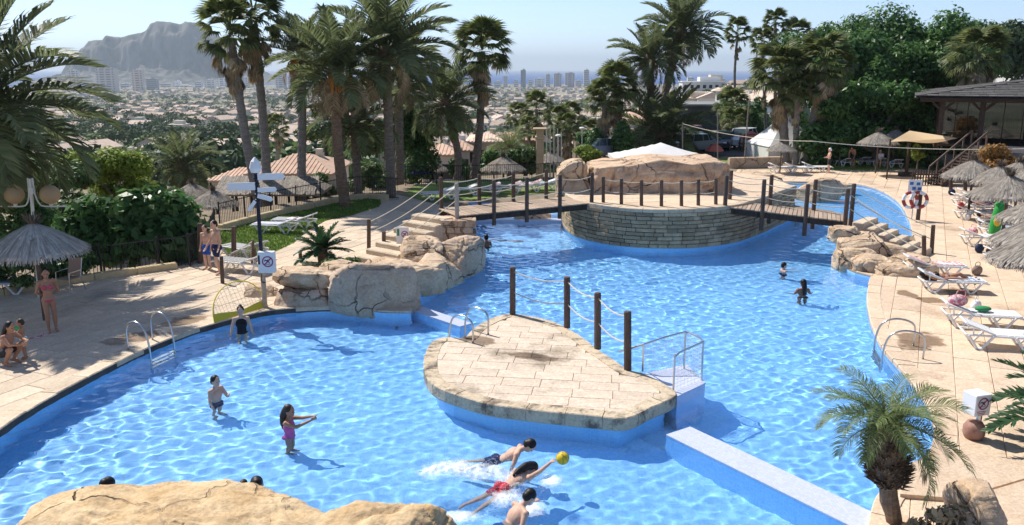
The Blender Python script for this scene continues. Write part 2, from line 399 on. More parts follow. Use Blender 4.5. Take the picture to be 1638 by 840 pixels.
# ---- far terrain, one sheet to the coast
_kr = [0, 40, 62, 100, 200, 450, 1000, 2000, 3200, 4000, 4400, 6500]
_kz = [-4.5, -4.5, -6, -10, -17, -28, -42, -56, -63.5, -65.6, -67.6, -67.6]
def terr(x, y):
    r = math.hypot(x, y); th = math.atan2(x, y)
    z = float(np.interp(r, _kr, _kz))
    z += min(1, max(0, (r - 75) / 120)) * 22 * math.exp(-((th - .30) / .13) ** 2) * math.exp(-((r - 480) / 330) ** 2)
    if r < 3600: z += min(1, r / 500) * 2.2 * mnoise.noise((x / 160, y / 160, 3))
    return z
rr = np.concatenate([[3], np.geomspace(30, 6500, 90)]); th = np.concatenate([np.linspace(-55, 55, 150), np.linspace(58, 302, 60)]) * math.pi / 180
V = [(r * math.sin(t), r * math.cos(t), terr(r * math.sin(t), r * math.cos(t))) for r in rr for t in th]
nT = len(th); F = [(i * nT + (k + 1) % nT, i * nT + k, (i + 1) * nT + k, (i + 1) * nT + (k + 1) % nT) for i in range(len(rr) - 1) for k in range(nT)]
defm('terrain', (.10, .11, .055), .95, (.30, .26, .18), .012, detail=8, world=True, contrast=(.4, .6))
tag(npmesh('terrain', V, [f[::-1] for f in F], MT['terrain'], smooth=True), kind='structure')
# ---- sea
b = MB(); n = 96; b.add([(0, 0, -66.5)] + [(30000 * math.cos(2 * math.pi * k / n), 30000 * math.sin(2 * math.pi * k / n), -66.5) for k in range(n)], [(0, 1 + k, 1 + (k + 1) % n) for k in range(n)])
defm('sea_water', (.008, .065, .24), .6, world=True, spec=.05)
tag(b.build('sea', MT['sea_water']), kind='structure')
# ---- the rock headland
MY = 4700
ol = [(60, 146), (100, 143), (120, 140), (127, 112), (134, 92), (150, 66), (163, 63), (178, 64), (184, 58), (200, 61), (222, 57), (233, 53), (246, 50), (253, 38), (268, 35), (285, 37), (297, 39), (305, 35), (316, 37), (330, 47), (345, 62), (365, 84), (385, 102), (410, 118), (440, 130), (480, 140), (560, 147)]
ox = [D(u, v, MY).x for u, v in ol]; oz = [max(-66, D(u, v, MY).z) for u, v in ol]
nx, ny = 300, 130
V = []
for j in range(ny):
    t = j / (ny - 1); y0 = MY - 700 + 1500 * t
    for i in range(nx):
        x = ox[0] + (ox[-1] - ox[0]) * i / (nx - 1)
        q = (y0 - (MY - 700)) / 700
        n1 = mnoise.ridged_multi_fractal((x / 170, y0 / 240, 1.5), .9, 2.1, 5, 1, 2, noise_basis='PERLIN_ORIGINAL') - 1.1
        n2 = mnoise.turbulence((x / 60, y0 / 90, 4), 5, False)
        q2 = q + .07 * n1
        pr = np.interp(q2, [0, .18, .50, .66, .74, .86, 1.12, 1.3, 2.1], [0, .07, .22, .30, .80, 1, 1, .92, 0]) if q2 > 0 else 0
        hgt = (float(np.interp(x, ox, oz)) + 66)
        z = -67 + (hgt + 1) * float(pr)
        if pr > .05: z += (5 * n1 + 40 * (n2 - .5)) * min(1, hgt / 150) * min(1, pr * 3) * (1 - .85 * pr ** 5)
        V.append((x, y0, min(z, -66 + hgt * 1.01 + 1)))
F = [(j * nx + i, j * nx + i + 1, (j + 1) * nx + i + 1, (j + 1) * nx + i) for j in range(ny - 1) for i in range(nx - 1)]
defm('cliff', (.035, .045, .035), .95, (.17, .155, .13), .016, detail=9, world=True, stretch=(1, .7, .5), contrast=(.40, .60))
tag(npmesh('mountain', V, F, MT['cliff'], smooth=False), kind='structure')
# ---- the summer haze over the plain
b = MB(); b.box((0, 0, (420 - 69) / 2), (64000, 64000, 420 + 69))
m = bpy.data.materials.new('haze'); m.use_nodes = True; t_ = m.node_tree; t_.nodes.remove(t_.nodes['Principled BSDF'])
vp = t_.nodes.new('ShaderNodeVolumePrincipled'); vp.inputs['Density'].default_value = 0.000090; vp.inputs['Color'].default_value = (.78, .89, 1, 1); vp.inputs['Anisotropy'].default_value = .2
t_.links.new(vp.outputs[0], t_.nodes['Material Output'].inputs['Volume'])
hz = b.build('haze', m, kind='stuff'); hz['label'] = 'thin pale summer haze over the town and the sea'
# ---- paved decks of the pool
def slabs(root, poly, org, ang, wd, ln, z, material, name='paving_slab', limit=300, joint=.012, th=.05, stag=.5):
    ca, sa = math.cos(ang), math.sin(ang); loc = lambda x, y: ((x - org[0]) * ca + (y - org[1]) * sa, -(x - org[0]) * sa + (y - org[1]) * ca)
    pl = [loc(p[0], p[1]) for p in poly]
    x0, x1 = min(p[0] for p in pl), max(p[0] for p in pl); y0, y1 = min(p[1] for p in pl), max(p[1] for p in pl)
    cells = []; rnd = random.Random(5)
    for j in range(int(math.floor(y0 / wd)), int(math.ceil(y1 / wd))):
        sh = rnd.random() * ln * stag * 2
        for i in range(int(math.floor((x0 - sh) / ln)), int(math.ceil((x1 - sh) / ln)) + 1):
            a, c = i * ln + sh + joint / 2, j * wd + joint / 2
            win = [(a, c), (a + ln - joint, c), (a + ln - joint, c + wd - joint), (a, c + wd - joint)]
            p = clip(pl, win)
            if len(p) > 2 and abs(parea(p)) > .02: cells.append((p, abs(abs(parea(p)) - (ln - joint) * (wd - joint)) < 1e-3, win))
    def dist(c):
        x = sum(p[0] for p in c[0]) / len(c[0]); y = sum(p[1] for p in c[0]) / len(c[0])
        X_, Y_ = org[0] + x * ca - y * sa, org[1] + x * sa + y * ca
        vis = abs(X_ / max(Y_, .1)) < .66 and Y_ > 9.5
        return math.hypot(X_, Y_) + (0 if vis else 500)
    cells.sort(key=dist)
    far = MB(); shared = None; base = wloc(root)
    for k, (p, full, win) in enumerate(cells):
        if parea(p) < 0: p = p[::-1]
        dz = rnd.uniform(-.005, .004)
        if k < limit:
            q = win if full else p
            cx, cy = (q[0][0] + q[2][0]) / 2, (q[0][1] + q[2][1]) / 2
            if full and shared: o = dup(shared, root)
            else:
                b = MB(); qq = [(a - cx, c - cy) for a, c in q]; n = len(qq); ch = .010
                if full:
                    hx, hy = (ln - joint) / 2, (wd - joint) / 2
                    rings = [(hx, hy, -th), (hx, hy, -ch), (hx - ch, hy - ch, 0)]
                    vs = [(sx * a, sy * c, zz) for a, c, zz in rings for sx, sy in ((-1, -1), (1, -1), (1, 1), (-1, 1))]
                    b.add(vs, [(r * 4 + e, r * 4 + (e + 1) % 4, r * 4 + 4 + (e + 1) % 4, r * 4 + 4 + e) for r in range(2) for e in range(4)] + [(8, 9, 10, 11)])
                else: b.prism(qq, -th, 0)
                o = b.build(name, material, root)
                if full: shared = o
            o.location = Vector((org[0] + cx * ca - cy * sa, org[1] + cx * sa + cy * ca, z + dz)) - base
            o.rotation_euler = (rnd.uniform(-.0025, .0025), rnd.uniform(-.0025, .0025), ang)
        else:
            far.prism([(org[0] + a * ca - c * sa, org[1] + a * sa + c * ca) for a, c in p], z - th, z + dz)
    if far.v: far.build(name, material, root, world=True, kind='stuff')
    return len(cells)
lawn_px = [(352, 372), (420, 352), (500, 333), (560, 322), (603, 318), (606, 330), (565, 343), (522, 352), (492, 368), (470, 388), (440, 402), (405, 416), (378, 416), (360, 400)]
LAWN = crom(P2(lawn_px), 4, True)
deckL = edge_left + edge_rock[:-1] + [W(-2.2, 34.5), W(-3.2, 41), W(-7.2, 46.5)] + P2([(607, 330), (565, 344), (522, 353), (492, 369), (470, 389), (440, 403), (405, 417), (372, 416), (350, 396), (338, 400), (300, 423), (200, 437), (110, 449), (0, 470)]) + [W(-17.5, 23), W(-20, 18), W(-21, 9)]
dl = sheet('pool_deck', deckL, [], -0.035, MT['mortar'])
print('slabs L', slabs(dl, [(p.x, p.y) for p in deckL], (-9.5, 16), R(66), .62, 1.25, 0, MT['slab_left']))
deckR = edge_right0[1:-1] + edge_right + [W(14, 9.0), W(15, 13), W(17.2, 20), W(20, 27.5), W(27, 43), W(30, 52), W(27, 57.5)] + P2([(1330, 271), (1180, 271)]) + [W(13.6, 48.0)] + [edge_bp[-1 - i] for i in range(len(edge_bp))] + [W(15.3, 31.0), W(13.0, 28.3)]
dr = sheet('pool_terrace', deckR, [], -0.033, MT['mortar_light'])
print('slabs R', slabs(dr, [(p.x, p.y) for p in deckR], (9.1, 19.6), R(64), .74, 1.5, 0, MT['slab_right']))
# coping stones along the pool rim
def coping(root, line, wd, ln, z0, z1, material, over=.04, side=1, name='coping_stone'):
    pts = resample([Vector((p.x, p.y, 0)) for p in line], .12); k = max(2, int(round(ln / .12))); i = 0
    nrm = []
    for a in range(len(pts)):
        d = (pts[min(a + 1, len(pts) - 1)] - pts[max(a - 1, 0)]).normalized(); nrm.append(Vector((-d.y, d.x, 0)) * side)
    while i < len(pts) - 2:
        j = min(i + k, len(pts) - 1); seg = list(range(i, j + 1)); dz = random.uniform(-.006, .006)
        A = [pts[s] - nrm[s] * over for s in seg]; B = [pts[s] + nrm[s] * wd for s in seg]
        g = .009; da = (A[1] - A[0]).normalized() * g; de = (A[-1] - A[-2]).normalized() * g
        A[0] += da; B[0] += da; A[-1] -= de; B[-1] -= de
        jt = random.uniform(-.012, .012)
        A = [p + nrm[i] * jt for p in A]
        b = MB(); n = len(seg); ch = .02; vs = []
        for Ls, ins in ((A, 1), (B, 0)):
            pass
        sec = lambda s: [A[s] + Vector((0, 0, z0)), A[s] + Vector((0, 0, z1 - ch + dz)), A[s] + nrm[seg[s]] * ch + Vector((0, 0, z1 + dz)), B[s] + Vector((0, 0, z1 + dz)), B[s] + Vector((0, 0, z0))]
        for s in range(n): vs += sec(s)
        fs = [(s * 5 + e, s * 5 + (e + 1) % 5, s * 5 + 5 + (e + 1) % 5, s * 5 + 5 + e) for s in range(n - 1) for e in range(5)] + [tuple(range(5))[::-1], tuple((n - 1) * 5 + e for e in range(5))]
        if side > 0: fs = [f[::-1] for f in fs]
        b.add(vs, fs); b.build(name, material, root, world=True)
        i = j
coping(dl, edge_left[:-8], .36, 1.0, -.10, .014, MT['coping'], side=1)
coping(dr, edge_right[::-1], .34, 1.0, -.10, .012, MT['slab_right'], side=-1)
coping(dr, edge_bp, .34, 1.3, -.10, .012, MT['slab_right'], side=1 if False else -1)
# ---- lawn with grass blades
tag(sheet('lawn', LAWN, [], -0.015, MT['lawn_base']))
def blades(name, poly, n, h, material, seed=1, z=0):
    rg = random.Random(seed); xs = [p[0] for p in poly]; ys = [p[1] for p in poly]; V = []; F = []
    while len(F) < n:
        x, y = rg.uniform(min(xs), max(xs)), rg.uniform(min(ys), max(ys))
        if not inside((x, y), poly): continue
        a = rg.uniform(0, 6.28); hh = h * rg.uniform(.5, 1.3); wv = .03; dx, dy = math.cos(a), math.sin(a); i = len(V)
        V += [(x - dx * wv, y - dy * wv, z), (x + dx * wv, y + dy * wv, z), (x + dy * hh * .6, y - dx * hh * .6, z + hh)]; F.append((i, i + 1, i + 2))
    return npmesh(name, V, F, material, kind='stuff')
blades('grass', [(p.x, p.y) for p in LAWN], 14000, .07, MT['grass'])['label'] = 'short green lawn grass round the white loungers'
LAWN2 = P2([(1290, 262), (1330, 258), (1400, 256), (1475, 258), (1475, 268), (1420, 273), (1340, 273)])
sheet('lawn', LAWN2, [], -0.02, MT['lawn_base'])
blades('grass', [(p.x, p.y) for p in LAWN2], 5000, .09, MT['grass'], 2)['label'] = 'strip of lawn grass under the dark ficus trees'
LAWN3 = P2([(1140, 262), (1168, 262), (1225, 262), (1235, 255), (1165, 252), (1140, 254)])
sheet('lawn', LAWN3, [], -0.02, MT['lawn_base'])
LAWN4 = P2([(648, 318), (690, 322), (760, 318), (900, 305), (905, 285), (800, 285), (700, 290), (655, 300)])
sheet('lawn', LAWN4, [], -0.021, MT['lawn_base'])
sheet('car_park', [W(14, 66), W(30, 66), W(31, 92), W(12, 92)], [], -0.02, MT['asphalt'])
# ================================================================ POOL
def wall_strip(line, z0, z1, closed=False):
    n = len(line); vs = [(p.x, p.y, z1) for p in line] + [(p.x, p.y, z0) for p in line]
    return vs, [(i, (i + 1) % n, n + (i + 1) % n, n + i) for i in range(n if closed else n - 1)]
def mosaic(name, c1, c2, joint, size, rough=.3):
    m = bpy.data.materials.new(name); m.use_nodes = True; t = m.node_tree; N = t.nodes; L = t.links; b = N['Principled BSDF']
    co = N.new('ShaderNodeNewGeometry').outputs['Position']
    nz = N.new('ShaderNodeTexVoronoi'); nz.distance = 'CHEBYCHEV'; nz.inputs['Scale'].default_value = 1 / size; nz.inputs['Randomness'].default_value = 0
    L.new(co, nz.inputs['Vector'])
    rp = N.new('ShaderNodeValToRGB'); e = rp.color_ramp.elements; e[0].position = 0; e[0].color = (*c1, 1); e[1].position = 1; e[1].color = (*c2, 1)
    sp = N.new('ShaderNodeSeparateColor'); L.new(nz.outputs['Color'], sp.inputs[0]); L.new(sp.outputs[0], rp.inputs[0])
    mr = N.new('ShaderNodeMapRange'); mr.inputs[1].default_value = .44; mr.inputs[2].default_value = .47; L.new(nz.outputs['Distance'], mr.inputs[0])
    mx = N.new('ShaderNodeMix'); mx.data_type = 'RGBA'; L.new(mr.outputs[0], mx.inputs[0]); L.new(rp.outputs[0], mx.inputs[6]); mx.inputs[7].default_value = (*joint, 1)
    L.new(mx.outputs[2], b.inputs['Base Color']); b.inputs['Roughness'].default_value = rough
    MT[name] = m
mosaic('mosaic_pool', (.25, .56, .93), (.38, .67, .96), (.38, .65, .94), .05)
mosaic('mosaic_lavender', (.50, .56, .80), (.60, .66, .88), (.55, .60, .80), .05)
mosaic('mosaic_pale', (.50, .54, .70), (.60, .63, .77), (.46, .49, .60), .05)
# floor (deep and shallow basins) and walls
ZF_D, ZF_S = -1.30, -1.08
DIV = [G(650, 488, 0), G(740, 517, 0), W(0.4, 18.6), G(1085, 690, 0), G(1405, 842, 0), W(6.2, 9.5)]
deep = [W(-3.2, 22.3)] + DIV[:5] + [W(6.8, 10)] + [W(16, 9), W(16, 44), W(-4, 44), W(-4, 23)]
shallow = [W(-13, 8)] + [W(6.6, 8), W(6.6, 10)] + DIV[:5][::-1] + [W(-3.2, 22.3), W(-4, 24.5), W(-13, 24.5)]
def floor_mb(poly, z):
    loops = [[Vector((p.x, p.y, 0)) for p in poly]]; b = MB(); fs = []
    for t in tessellate_polygon(loops):
        a, c, d = (loops[0][i] for i in t); fs.append(t if (c - a).cross(d - a).z > 0 else t[::-1])
    return b.add([(p.x, p.y, z) for p in poly], fs)
for nm, pl, z in (('pool_floor', deep, ZF_D), ('pool_floor', shallow, ZF_S)):
    receiver(tag(floor_mb(pl, z).build(nm, MT['mosaic_pool']), kind='structure'))
b = MB(); b.add(*wall_strip(POOL, -1.6, -.06, True)); b.add(*wall_strip(BPOOL, -1.0, -.06, True))
receiver(tag(b.build('pool_wall', MT['mosaic_pool']), kind='structure'))
receiver(tag(floor_mb(BPOOL, -.45).build('pool_floor', MT['mosaic_pool']), kind='structure'))
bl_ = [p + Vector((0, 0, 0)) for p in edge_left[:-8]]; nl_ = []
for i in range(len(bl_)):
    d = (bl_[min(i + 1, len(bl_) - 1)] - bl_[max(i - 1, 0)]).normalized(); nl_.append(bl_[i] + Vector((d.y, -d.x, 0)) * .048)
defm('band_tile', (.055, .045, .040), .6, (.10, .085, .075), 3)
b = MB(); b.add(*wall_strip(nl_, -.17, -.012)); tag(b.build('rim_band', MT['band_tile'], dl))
# the water: a real wavy surface, its light net on the floor is refracted sunlight
rgw = np.random.default_rng(3)
WAV = []
for k in range(64):
    lam = math.exp(rgw.uniform(math.log(.17), math.log(.68))); WAV.append((2 * math.pi / lam, rgw.uniform(0, 2 * math.pi), rgw.uniform(0, 6.28), (.00165 * lam ** 1.1)))
def waves(x, y):
    z = np.zeros_like(x)
    for kk, a, ph, am in WAV: z = z + am * np.sin(kk * (x * math.cos(a) + y * math.sin(a)) + ph)
    amp = 1 + .45 * np.sin(x * .31 + 1.3) * np.sin(y * .27 + .4)
    return z * amp * 1.0
wm = bpy.data.materials.new('pool_water'); wm.use_nodes = True; p_ = wm.node_tree.nodes['Principled BSDF']
p_.inputs['Transmission Weight'].default_value = 1; p_.inputs['Roughness'].default_value = 0; p_.inputs['IOR'].default_value = 1.33; p_.inputs['Base Color'].default_value = (.80, .94, 1, 1)
def water(poly, step, z):
    xs = [p.x for p in poly]; ys = [p.y for p in poly]
    X_ = np.arange(min(xs) - .2, max(xs) + .4, step); Y_ = np.arange(max(9.2, min(ys) - .2), max(ys) + .4, step)
    gx, gy = np.meshgrid(X_, Y_); gz = waves(gx, gy) + z
    ny, nx = gx.shape; idx = np.arange(nx * ny).reshape(ny, nx)
    q = np.stack([idx[:-1, :-1], idx[:-1, 1:], idx[1:, 1:], idx[1:, :-1]], -1).reshape(-1, 4)
    cx = (gx[:-1, :-1] + step / 2).ravel(); cy = (gy[:-1, :-1] + step / 2).ravel()
    ins = np.zeros(len(cx), bool); n = len(poly); px = np.array(xs); py = np.array(ys); j = n - 1
    for i in range(n):
        c = ((py[i] > cy) != (py[j] > cy)); xi = (px[j] - px[i]) * (cy - py[i]) / (py[j] - py[i] + 1e-12) + px[i]
        ins ^= c & (cx < xi); j = i
    k = np.ones(len(cx), bool) & ins          # keep one cell beyond the rim so that the wall hides the border
    m2 = ins.reshape(ny - 1, nx - 1); e = m2.copy()
    e[1:] |= m2[:-1]; e[:-1] |= m2[1:]; e[:, 1:] |= m2[:, :-1]; e[:, :-1] |= m2[:, 1:]
    q = q[e.ravel()]; used, inv = np.unique(q, return_inverse=True)
    V = np.stack([gx.ravel(), gy.ravel(), gz.ravel()], -1)[used]
    o = npmesh('pool_water', V, inv.reshape(-1, 4), wm, smooth=True, kind='structure'); o.cycles.is_caustics_caster = True
    return o
water(POOL, .037, WZ); water(BPOOL, .12, WZ)
def inset(poly, d):
    n = len(poly); out = []
    A = sum(poly[i - 1].x * poly[i].y - poly[i].x * poly[i - 1].y for i in range(n)); s = 1 if A > 0 else -1
    for i in range(n):
        t = (poly[(i + 1) % n] - poly[i - 1]).normalized(); out.append(poly[i] + Vector((-t.y, t.x, 0)) * d * s)
    return out
# ---- island
ISL = [(743, 541), (733, 541), (708, 540), (686, 551), (678, 579), (682, 604), (701, 621), (737, 634), (783, 647), (838, 654), (891, 660), (945, 665), (1003, 669), (1042, 651), (1083, 632), (1060, 612), (1028, 597), (1005, 591), (956, 558), (907, 524), (868, 510), (823, 502), (800, 505), (777, 514), (757, 526)]
IZ = .15
isl = [G(u, v, IZ) for u, v in ISL]
front_i = [isl[i] for i in range(1, 13)]
ic = G(880, 590, 0)
island = thing('sunbathing_island', 'kidney shaped stone sunbathing island in the middle of the pool', 'pool island', (ic.x, ic.y, 0))
iso = crom(isl, 3, True)
b = MB(); b.prism([(p.x, p.y) for p in inset(iso, .24)], -1.5, IZ - .26); receiver(b.build('island_base', MT['mosaic_pool'], island, world=True))
b = MB(); b.prism([(p.x, p.y) for p in inset(iso, .02)], IZ - .262, IZ - .03); b.build('mortar_bed', MT['mortar_light'], island, world=True)
slabs(island, [(p.x, p.y) for p in inset(iso, .30)], (0, 18), R(-8), .46, .82, IZ, MT['slab_island'], joint=.007)
# rim stones all the way round
def ring_stones(root, line, wd, ln, z0, z1, material, name='rim_stone'):
    L = resample([Vector((p.x, p.y, 0)) for p in line + [line[0]]], .06); n = len(L); k = int(ln / .06)
    A = sum(L[i - 1].x * L[i].y - L[i].x * L[i - 1].y for i in range(n)); s = 1 if A > 0 else -1
    N = [(L[min(i + 2, n - 1)] - L[max(i - 2, 0)]).normalized() for i in range(n)]; N = [Vector((-t.y, t.x, 0)) * s for t in N]
    i = 0
    while i < n - 3:
        j = min(n - 1, i + int(k * random.uniform(.85, 1.2))); 
        if n - 1 - j < k * .5: j = n - 1
        st = max(1, (j - i) // 6); seg = list(range(i, j, st)) + [j]; b = MB(); vs = []; ch = .018; dz = random.uniform(-.006, .006); jt = random.uniform(-.01, .012)
        for q, sI in enumerate(seg):
            e = .007 if q == 0 else (-.007 if q == len(seg) - 1 else 0); t = Vector((N[sI].y, -N[sI].x, 0)) * s * e
            o_, n_ = L[sI] + t - N[sI] * jt, N[sI]
            w_ = wd
            vs += [o_ + n_ * .03 + Vector((0, 0, z0)), o_ + Vector((0, 0, z0 + .04)), o_ + Vector((0, 0, z1 - ch + dz)), o_ + n_ * ch + Vector((0, 0, z1 + dz)), o_ + n_ * w_ + Vector((0, 0, z1 + dz)), o_ + n_ * w_ + Vector((0, 0, z0))]
        m6 = len(seg)
        fs = [(a * 6 + e, a * 6 + (e + 1) % 6, a * 6 + 6 + (e + 1) % 6, a * 6 + 6 + e) for a in range(m6 - 1) for e in range(6)] + [tuple(range(6))[::-1], tuple((m6 - 1) * 6 + e for e in range(6))]
        if s > 0: fs = [f[::-1] for f in fs]
        b.add(vs, fs); b.build(name, material, root, world=True); i = j
ring_stones(island, iso, .31, .95, IZ - .272, IZ + .008, MT['coping_worn'])
# rope rails
def rail(name, label, posts, rad=.085, hang=(.92, .48), group=None, ropes=True, material='wood_post', sg=.10, rope_to=None, collar=False):
    """posts: list of (foot, top) points"""
    c = posts[0][0]; t = thing(name, label, 'rope railing', (c.x, c.y, c.z), group=group)
    for a, bb in posts:
        b = MB(); d = (bb - a); b.tube([a, a + d * .5, a + d * .985, bb], [rad, rad * .98, rad * .96, rad * .8], 10); p = b.build('post', MT[material], t, smooth=False, world=True)
        if collar:
            cb = MB()
            for q in range(9): cb.tube([a + d * (.12 + .08 * q), a + d * (.16 + .08 * q)], rad * 1.07, 10)
            cb.build('rope_wrap', MT['rope'], p).location = -wloc(p)
    if ropes:
        pts = list(posts) + ([rope_to] if rope_to else [])
        for h in hang:
            for (a, bb), (a2, b2) in zip(pts[:-1], pts[1:]):
                b = MB(); b.tube(sag(a + (bb - a) * h, a2 + (b2 - a2) * h, sg), .016, 5); b.build('rope', MT['rope'], t, world=True)
    return t
def post_at(u, v0, v1, z, lean=0):
    f_ = G(u, v0, z); tp = D(u + lean, v1, f_.y); return (f_, tp)
ip = [post_at(820, 503, 427, IZ), post_at(907, 524, 443, IZ), post_at(956, 558, 468, IZ), post_at(1004, 592, 498, IZ)]
rail('rope_railing', 'four dark posts joined by a white rope along the far side of the sunbathing island', ip, rad=.085, sg=.12)
# steel ladders and handrails
def ladder(name, label, a, bq, out, hgt=.62, reach=.55, z=0.0, steps=3):
    c = (a + bq) / 2; t = thing(name, label, 'pool ladder', (c.x, c.y, z)); out = out.normalized()
    for p in (a, bq):
        q = Vector((p.x, p.y, z)); pts = [q - out * reach, q - out * reach + Vector((0, 0, hgt * .7)), q - out * reach * .75 + Vector((0, 0, hgt * .95)), q - out * reach * .3 + Vector((0, 0, hgt)), q + out * .05 + Vector((0, 0, hgt * .8)), q + out * .16 + Vector((0, 0, hgt * .3)), q + out * .18 + Vector((0, 0, -.3)), q + out * .18 + Vector((0, 0, -.85))]
        b = MB(); b.tube(crom(pts, 4), .024, 8); receiver(b.build('handrail', MT['steel'], t, smooth=True, world=True))
    for k in range(steps):
        zz = z - .22 - .24 * k; b = MB(); b.bar(Vector((a.x, a.y, zz)) + out * .18, Vector((bq.x, bq.y, zz)) + out * .18, .09, .035); receiver(b.build('tread', MT['steel'], t, world=True))
    return t
ladder('pool_ladder', 'steel pool ladder on the shaded left edge near the child', G(232, 566, 0), G(270, 549, 0), Vector((.9, -.43, 0)), .75)
ladder('pool_ladder', 'steel grab rails on the far left corner of the sunbathing island', G(727, 541, IZ), G(752, 528, IZ), Vector((-.75, .6, 0)), .62, .60, IZ)
ladder('pool_ladder', 'steel pool ladder on the right edge beside the sun loungers', G(1411, 551, 0), G(1424, 572, 0), Vector((-1, .15, 0)), .66, .72)
# mosaic steps block with steel handrail to the right of the island
blk = thing('mosaic_platform', 'pale blue mosaic step platform at the right end of the island', 'pool steps', tuple(G(1085, 610, .1)))
pq = [G(u, v, .10) for u, v in ((1030, 598), (1098, 583), (1128, 612), (1083, 634))]
b = MB(); b.prism([(p.x, p.y) for p in pq], -1.3, .06); receiver(b.build('platform', MT['mosaic_lavender'], blk, world=True)); b = MB(); b.prism([(p.x, p.y) for p in inset(pq, -.012)], .06, .10); b.build('platform_top', MT['mosaic_pale'], blk, world=True)
b = MB(); lo = [pq[1], pq[2], pq[2] + Vector((.45, .1, 0)), pq[1] + Vector((.45, .3, 0))]; b.prism([(p.x, p.y) for p in lo], -1.3, -.45); pass
hr = thing('steel_handrail', 'steel handrail with mesh panels on the mosaic step platform', 'handrail', tuple(pq[2]))
hp = [(G(1028, 594, .1), .62), (G(1094, 590, .1), .86), (G(1122, 608, .1), .86), (G(1077, 626, .1), .80)]
tops = [p + Vector((0, 0, h_)) for p, h_ in hp]
for (p, h_), tp in zip(hp, tops): b = MB(); b.tube([p, tp], .022, 8); b.build('upright', MT['steel'], hr, world=True)
b = MB(); b.tube(crom([tops[0] + Vector((-.5, .25, -.25)), tops[0], tops[1], tops[2]], 2), .022, 8); b.build('top_rail', MT['steel'], hr, world=True)
b = MB(); b.tube([tops[2], tops[3] + (tops[2] - tops[3]) * .15, tops[3] - Vector((0, 0, .06))], .022, 8); b.build('top_rail', MT['steel'], hr, world=True)
mm = bpy.data.materials.new('net_mesh'); mm.use_nodes = True
nb = mm.node_tree.nodes['Principled BSDF']; nb.inputs['Base Color'].default_value = (.75, .77, .8, 1); MT['net_mesh'] = mm
def net(a, b_, c, d, n, m, r, name, parent, material='net_mesh'):
    b = MB()
    for i in range(n + 1):
        t = i / n; b.tube([a + (b_ - a) * t, d + (c - d) * t], r, 3, cap=False)
    for i in range(m + 1):
        t = i / m; b.tube([a + (d - a) * t, b_ + (c - b_) * t], r, 3, cap=False)
    return b.build(name, MT[material], parent, world=True, kind='stuff')
net(hp[1][0], hp[2][0], tops[2], tops[1], 9, 10, .004, 'net', hr); net(hp[3][0], hp[2][0], tops[2], tops[3], 8, 10, .004, 'net', hr)
net(hp[0][0], hp[1][0], tops[1], tops[0], 14, 9, .004, 'net', hr)
# divider walls with pale tops
for lab, pts, ww in (('short pale mosaic divider wall between the boulder and the island', [G(640, 484, -.1), G(745, 519, -.1)], .42), ('long pale mosaic divider wall running from the island to the near right corner', [G(1085, 688, -.1), G(1405, 842, -.1), W(6.05, 10.2)], .62)):
    t = thing('divider_wall', lab, 'pool divider', tuple(pts[0])); b = MB(); tb = MB()
    for a, c in zip(pts[:-1], pts[1:]):
        a = Vector((a.x, a.y, 0)); c = Vector((c.x, c.y, 0)); n_ = (c - a).normalized().cross(Vector((0, 0, 1))) * ww / 2; e = (c - a).normalized() * .01
        b.prism([(p.x, p.y) for p in (a - n_, c - n_ + e, c + n_ + e, a + n_)], -1.4, WZ - .012)
        n_ *= 1.03; tb.prism([(p.x, p.y) for p in (a - n_, c - n_ + e, c + n_ + e, a + n_)], WZ - .012, WZ + .022)
    receiver(b.build('wall_body', MT['mosaic_pool'], t, world=True)); tb.build('wall_top', MT['mosaic_pale'], t, world=True)
# ---- rocks
def rock(name, label, c, size, mt, seed=0, sub=5, rz=0, pw=.45, amp=.16, cut=6, cat='boulder', parent=None, flat=.0, zmin=None, smooth=False, fine=1.0):
    bm = bmesh.new(); bmesh.ops.create_icosphere(bm, subdivisions=sub, radius=1); rg = random.Random(seed)
    planes = [(Vector((rg.gauss(0, 1), rg.gauss(0, 1), rg.gauss(.2, .7))).normalized(), rg.uniform(.72, .95)) for _ in range(cut)]
    sd = Vector((seed * 7.3, seed * 3.1, seed * 1.7)); M = Matrix.Rotation(rz, 4, 'Z'); S = Vector(size); mx_ = max(size)
    for v in bm.verts:
        p = v.co.copy(); p = Vector([math.copysign(abs(a) ** pw, a) for a in p]); p *= 1 / max(1, max(abs(a) for a in p) * 1.0)
        for n_, d_ in planes:
            k = p.dot(n_) - d_
            if k > 0: p -= n_ * k * .85
        q = Vector((p.x * S.x, p.y * S.y, p.z * S.z)) 
        f1 = mnoise.fractal(q * (1.1 / mx_ ** .3) + sd, .9, 2.1, 5) * amp * mx_ * .5
        vd = mnoise.voronoi(q * (1.15) + sd + Vector((mnoise.noise(q * 2.2 + sd), mnoise.noise(q * 2.2 - sd), 0)) * .22)[0]; crk = max(0, .07 - (vd[1] - vd[0])) / .07
        f2 = -crk ** 2 * .10 * fine + mnoise.fractal(q * 4 + sd, .9, 2.1, 4) * .040 * fine + mnoise.fractal(q * 14 + sd, 1, 2, 3) * .008 * fine
        dr_ = p.normalized(); q = q + dr_ * (f1 + f2)
        v.co = M @ q
        if zmin is not None and v.co.z + c[2] < zmin: v.co.z = zmin - c[2]
    me = bpy.data.meshes.new(name); bm.to_mesh(me); bm.free(); me.materials.append(MT[mt]); me.polygons.foreach_set('use_smooth', [True] * len(me.polygons))
    o = bpy.data.objects.new(name, me); COL.objects.link(o); o.location = Vector(c) - (wloc(parent) if parent else Vector()); o.parent = parent
    if label: tag(o, label, cat)
    return receiver(o)
_g = lambda u, v, z=0: tuple(G(u, v, z))
rock('boulder', 'large grey faced boulder at the corner where the divider meets the left deck', (-3.95, 23.52, .25), (1.30, .85, .98), 'rock_grey', 3, rz=R(12), cut=8)
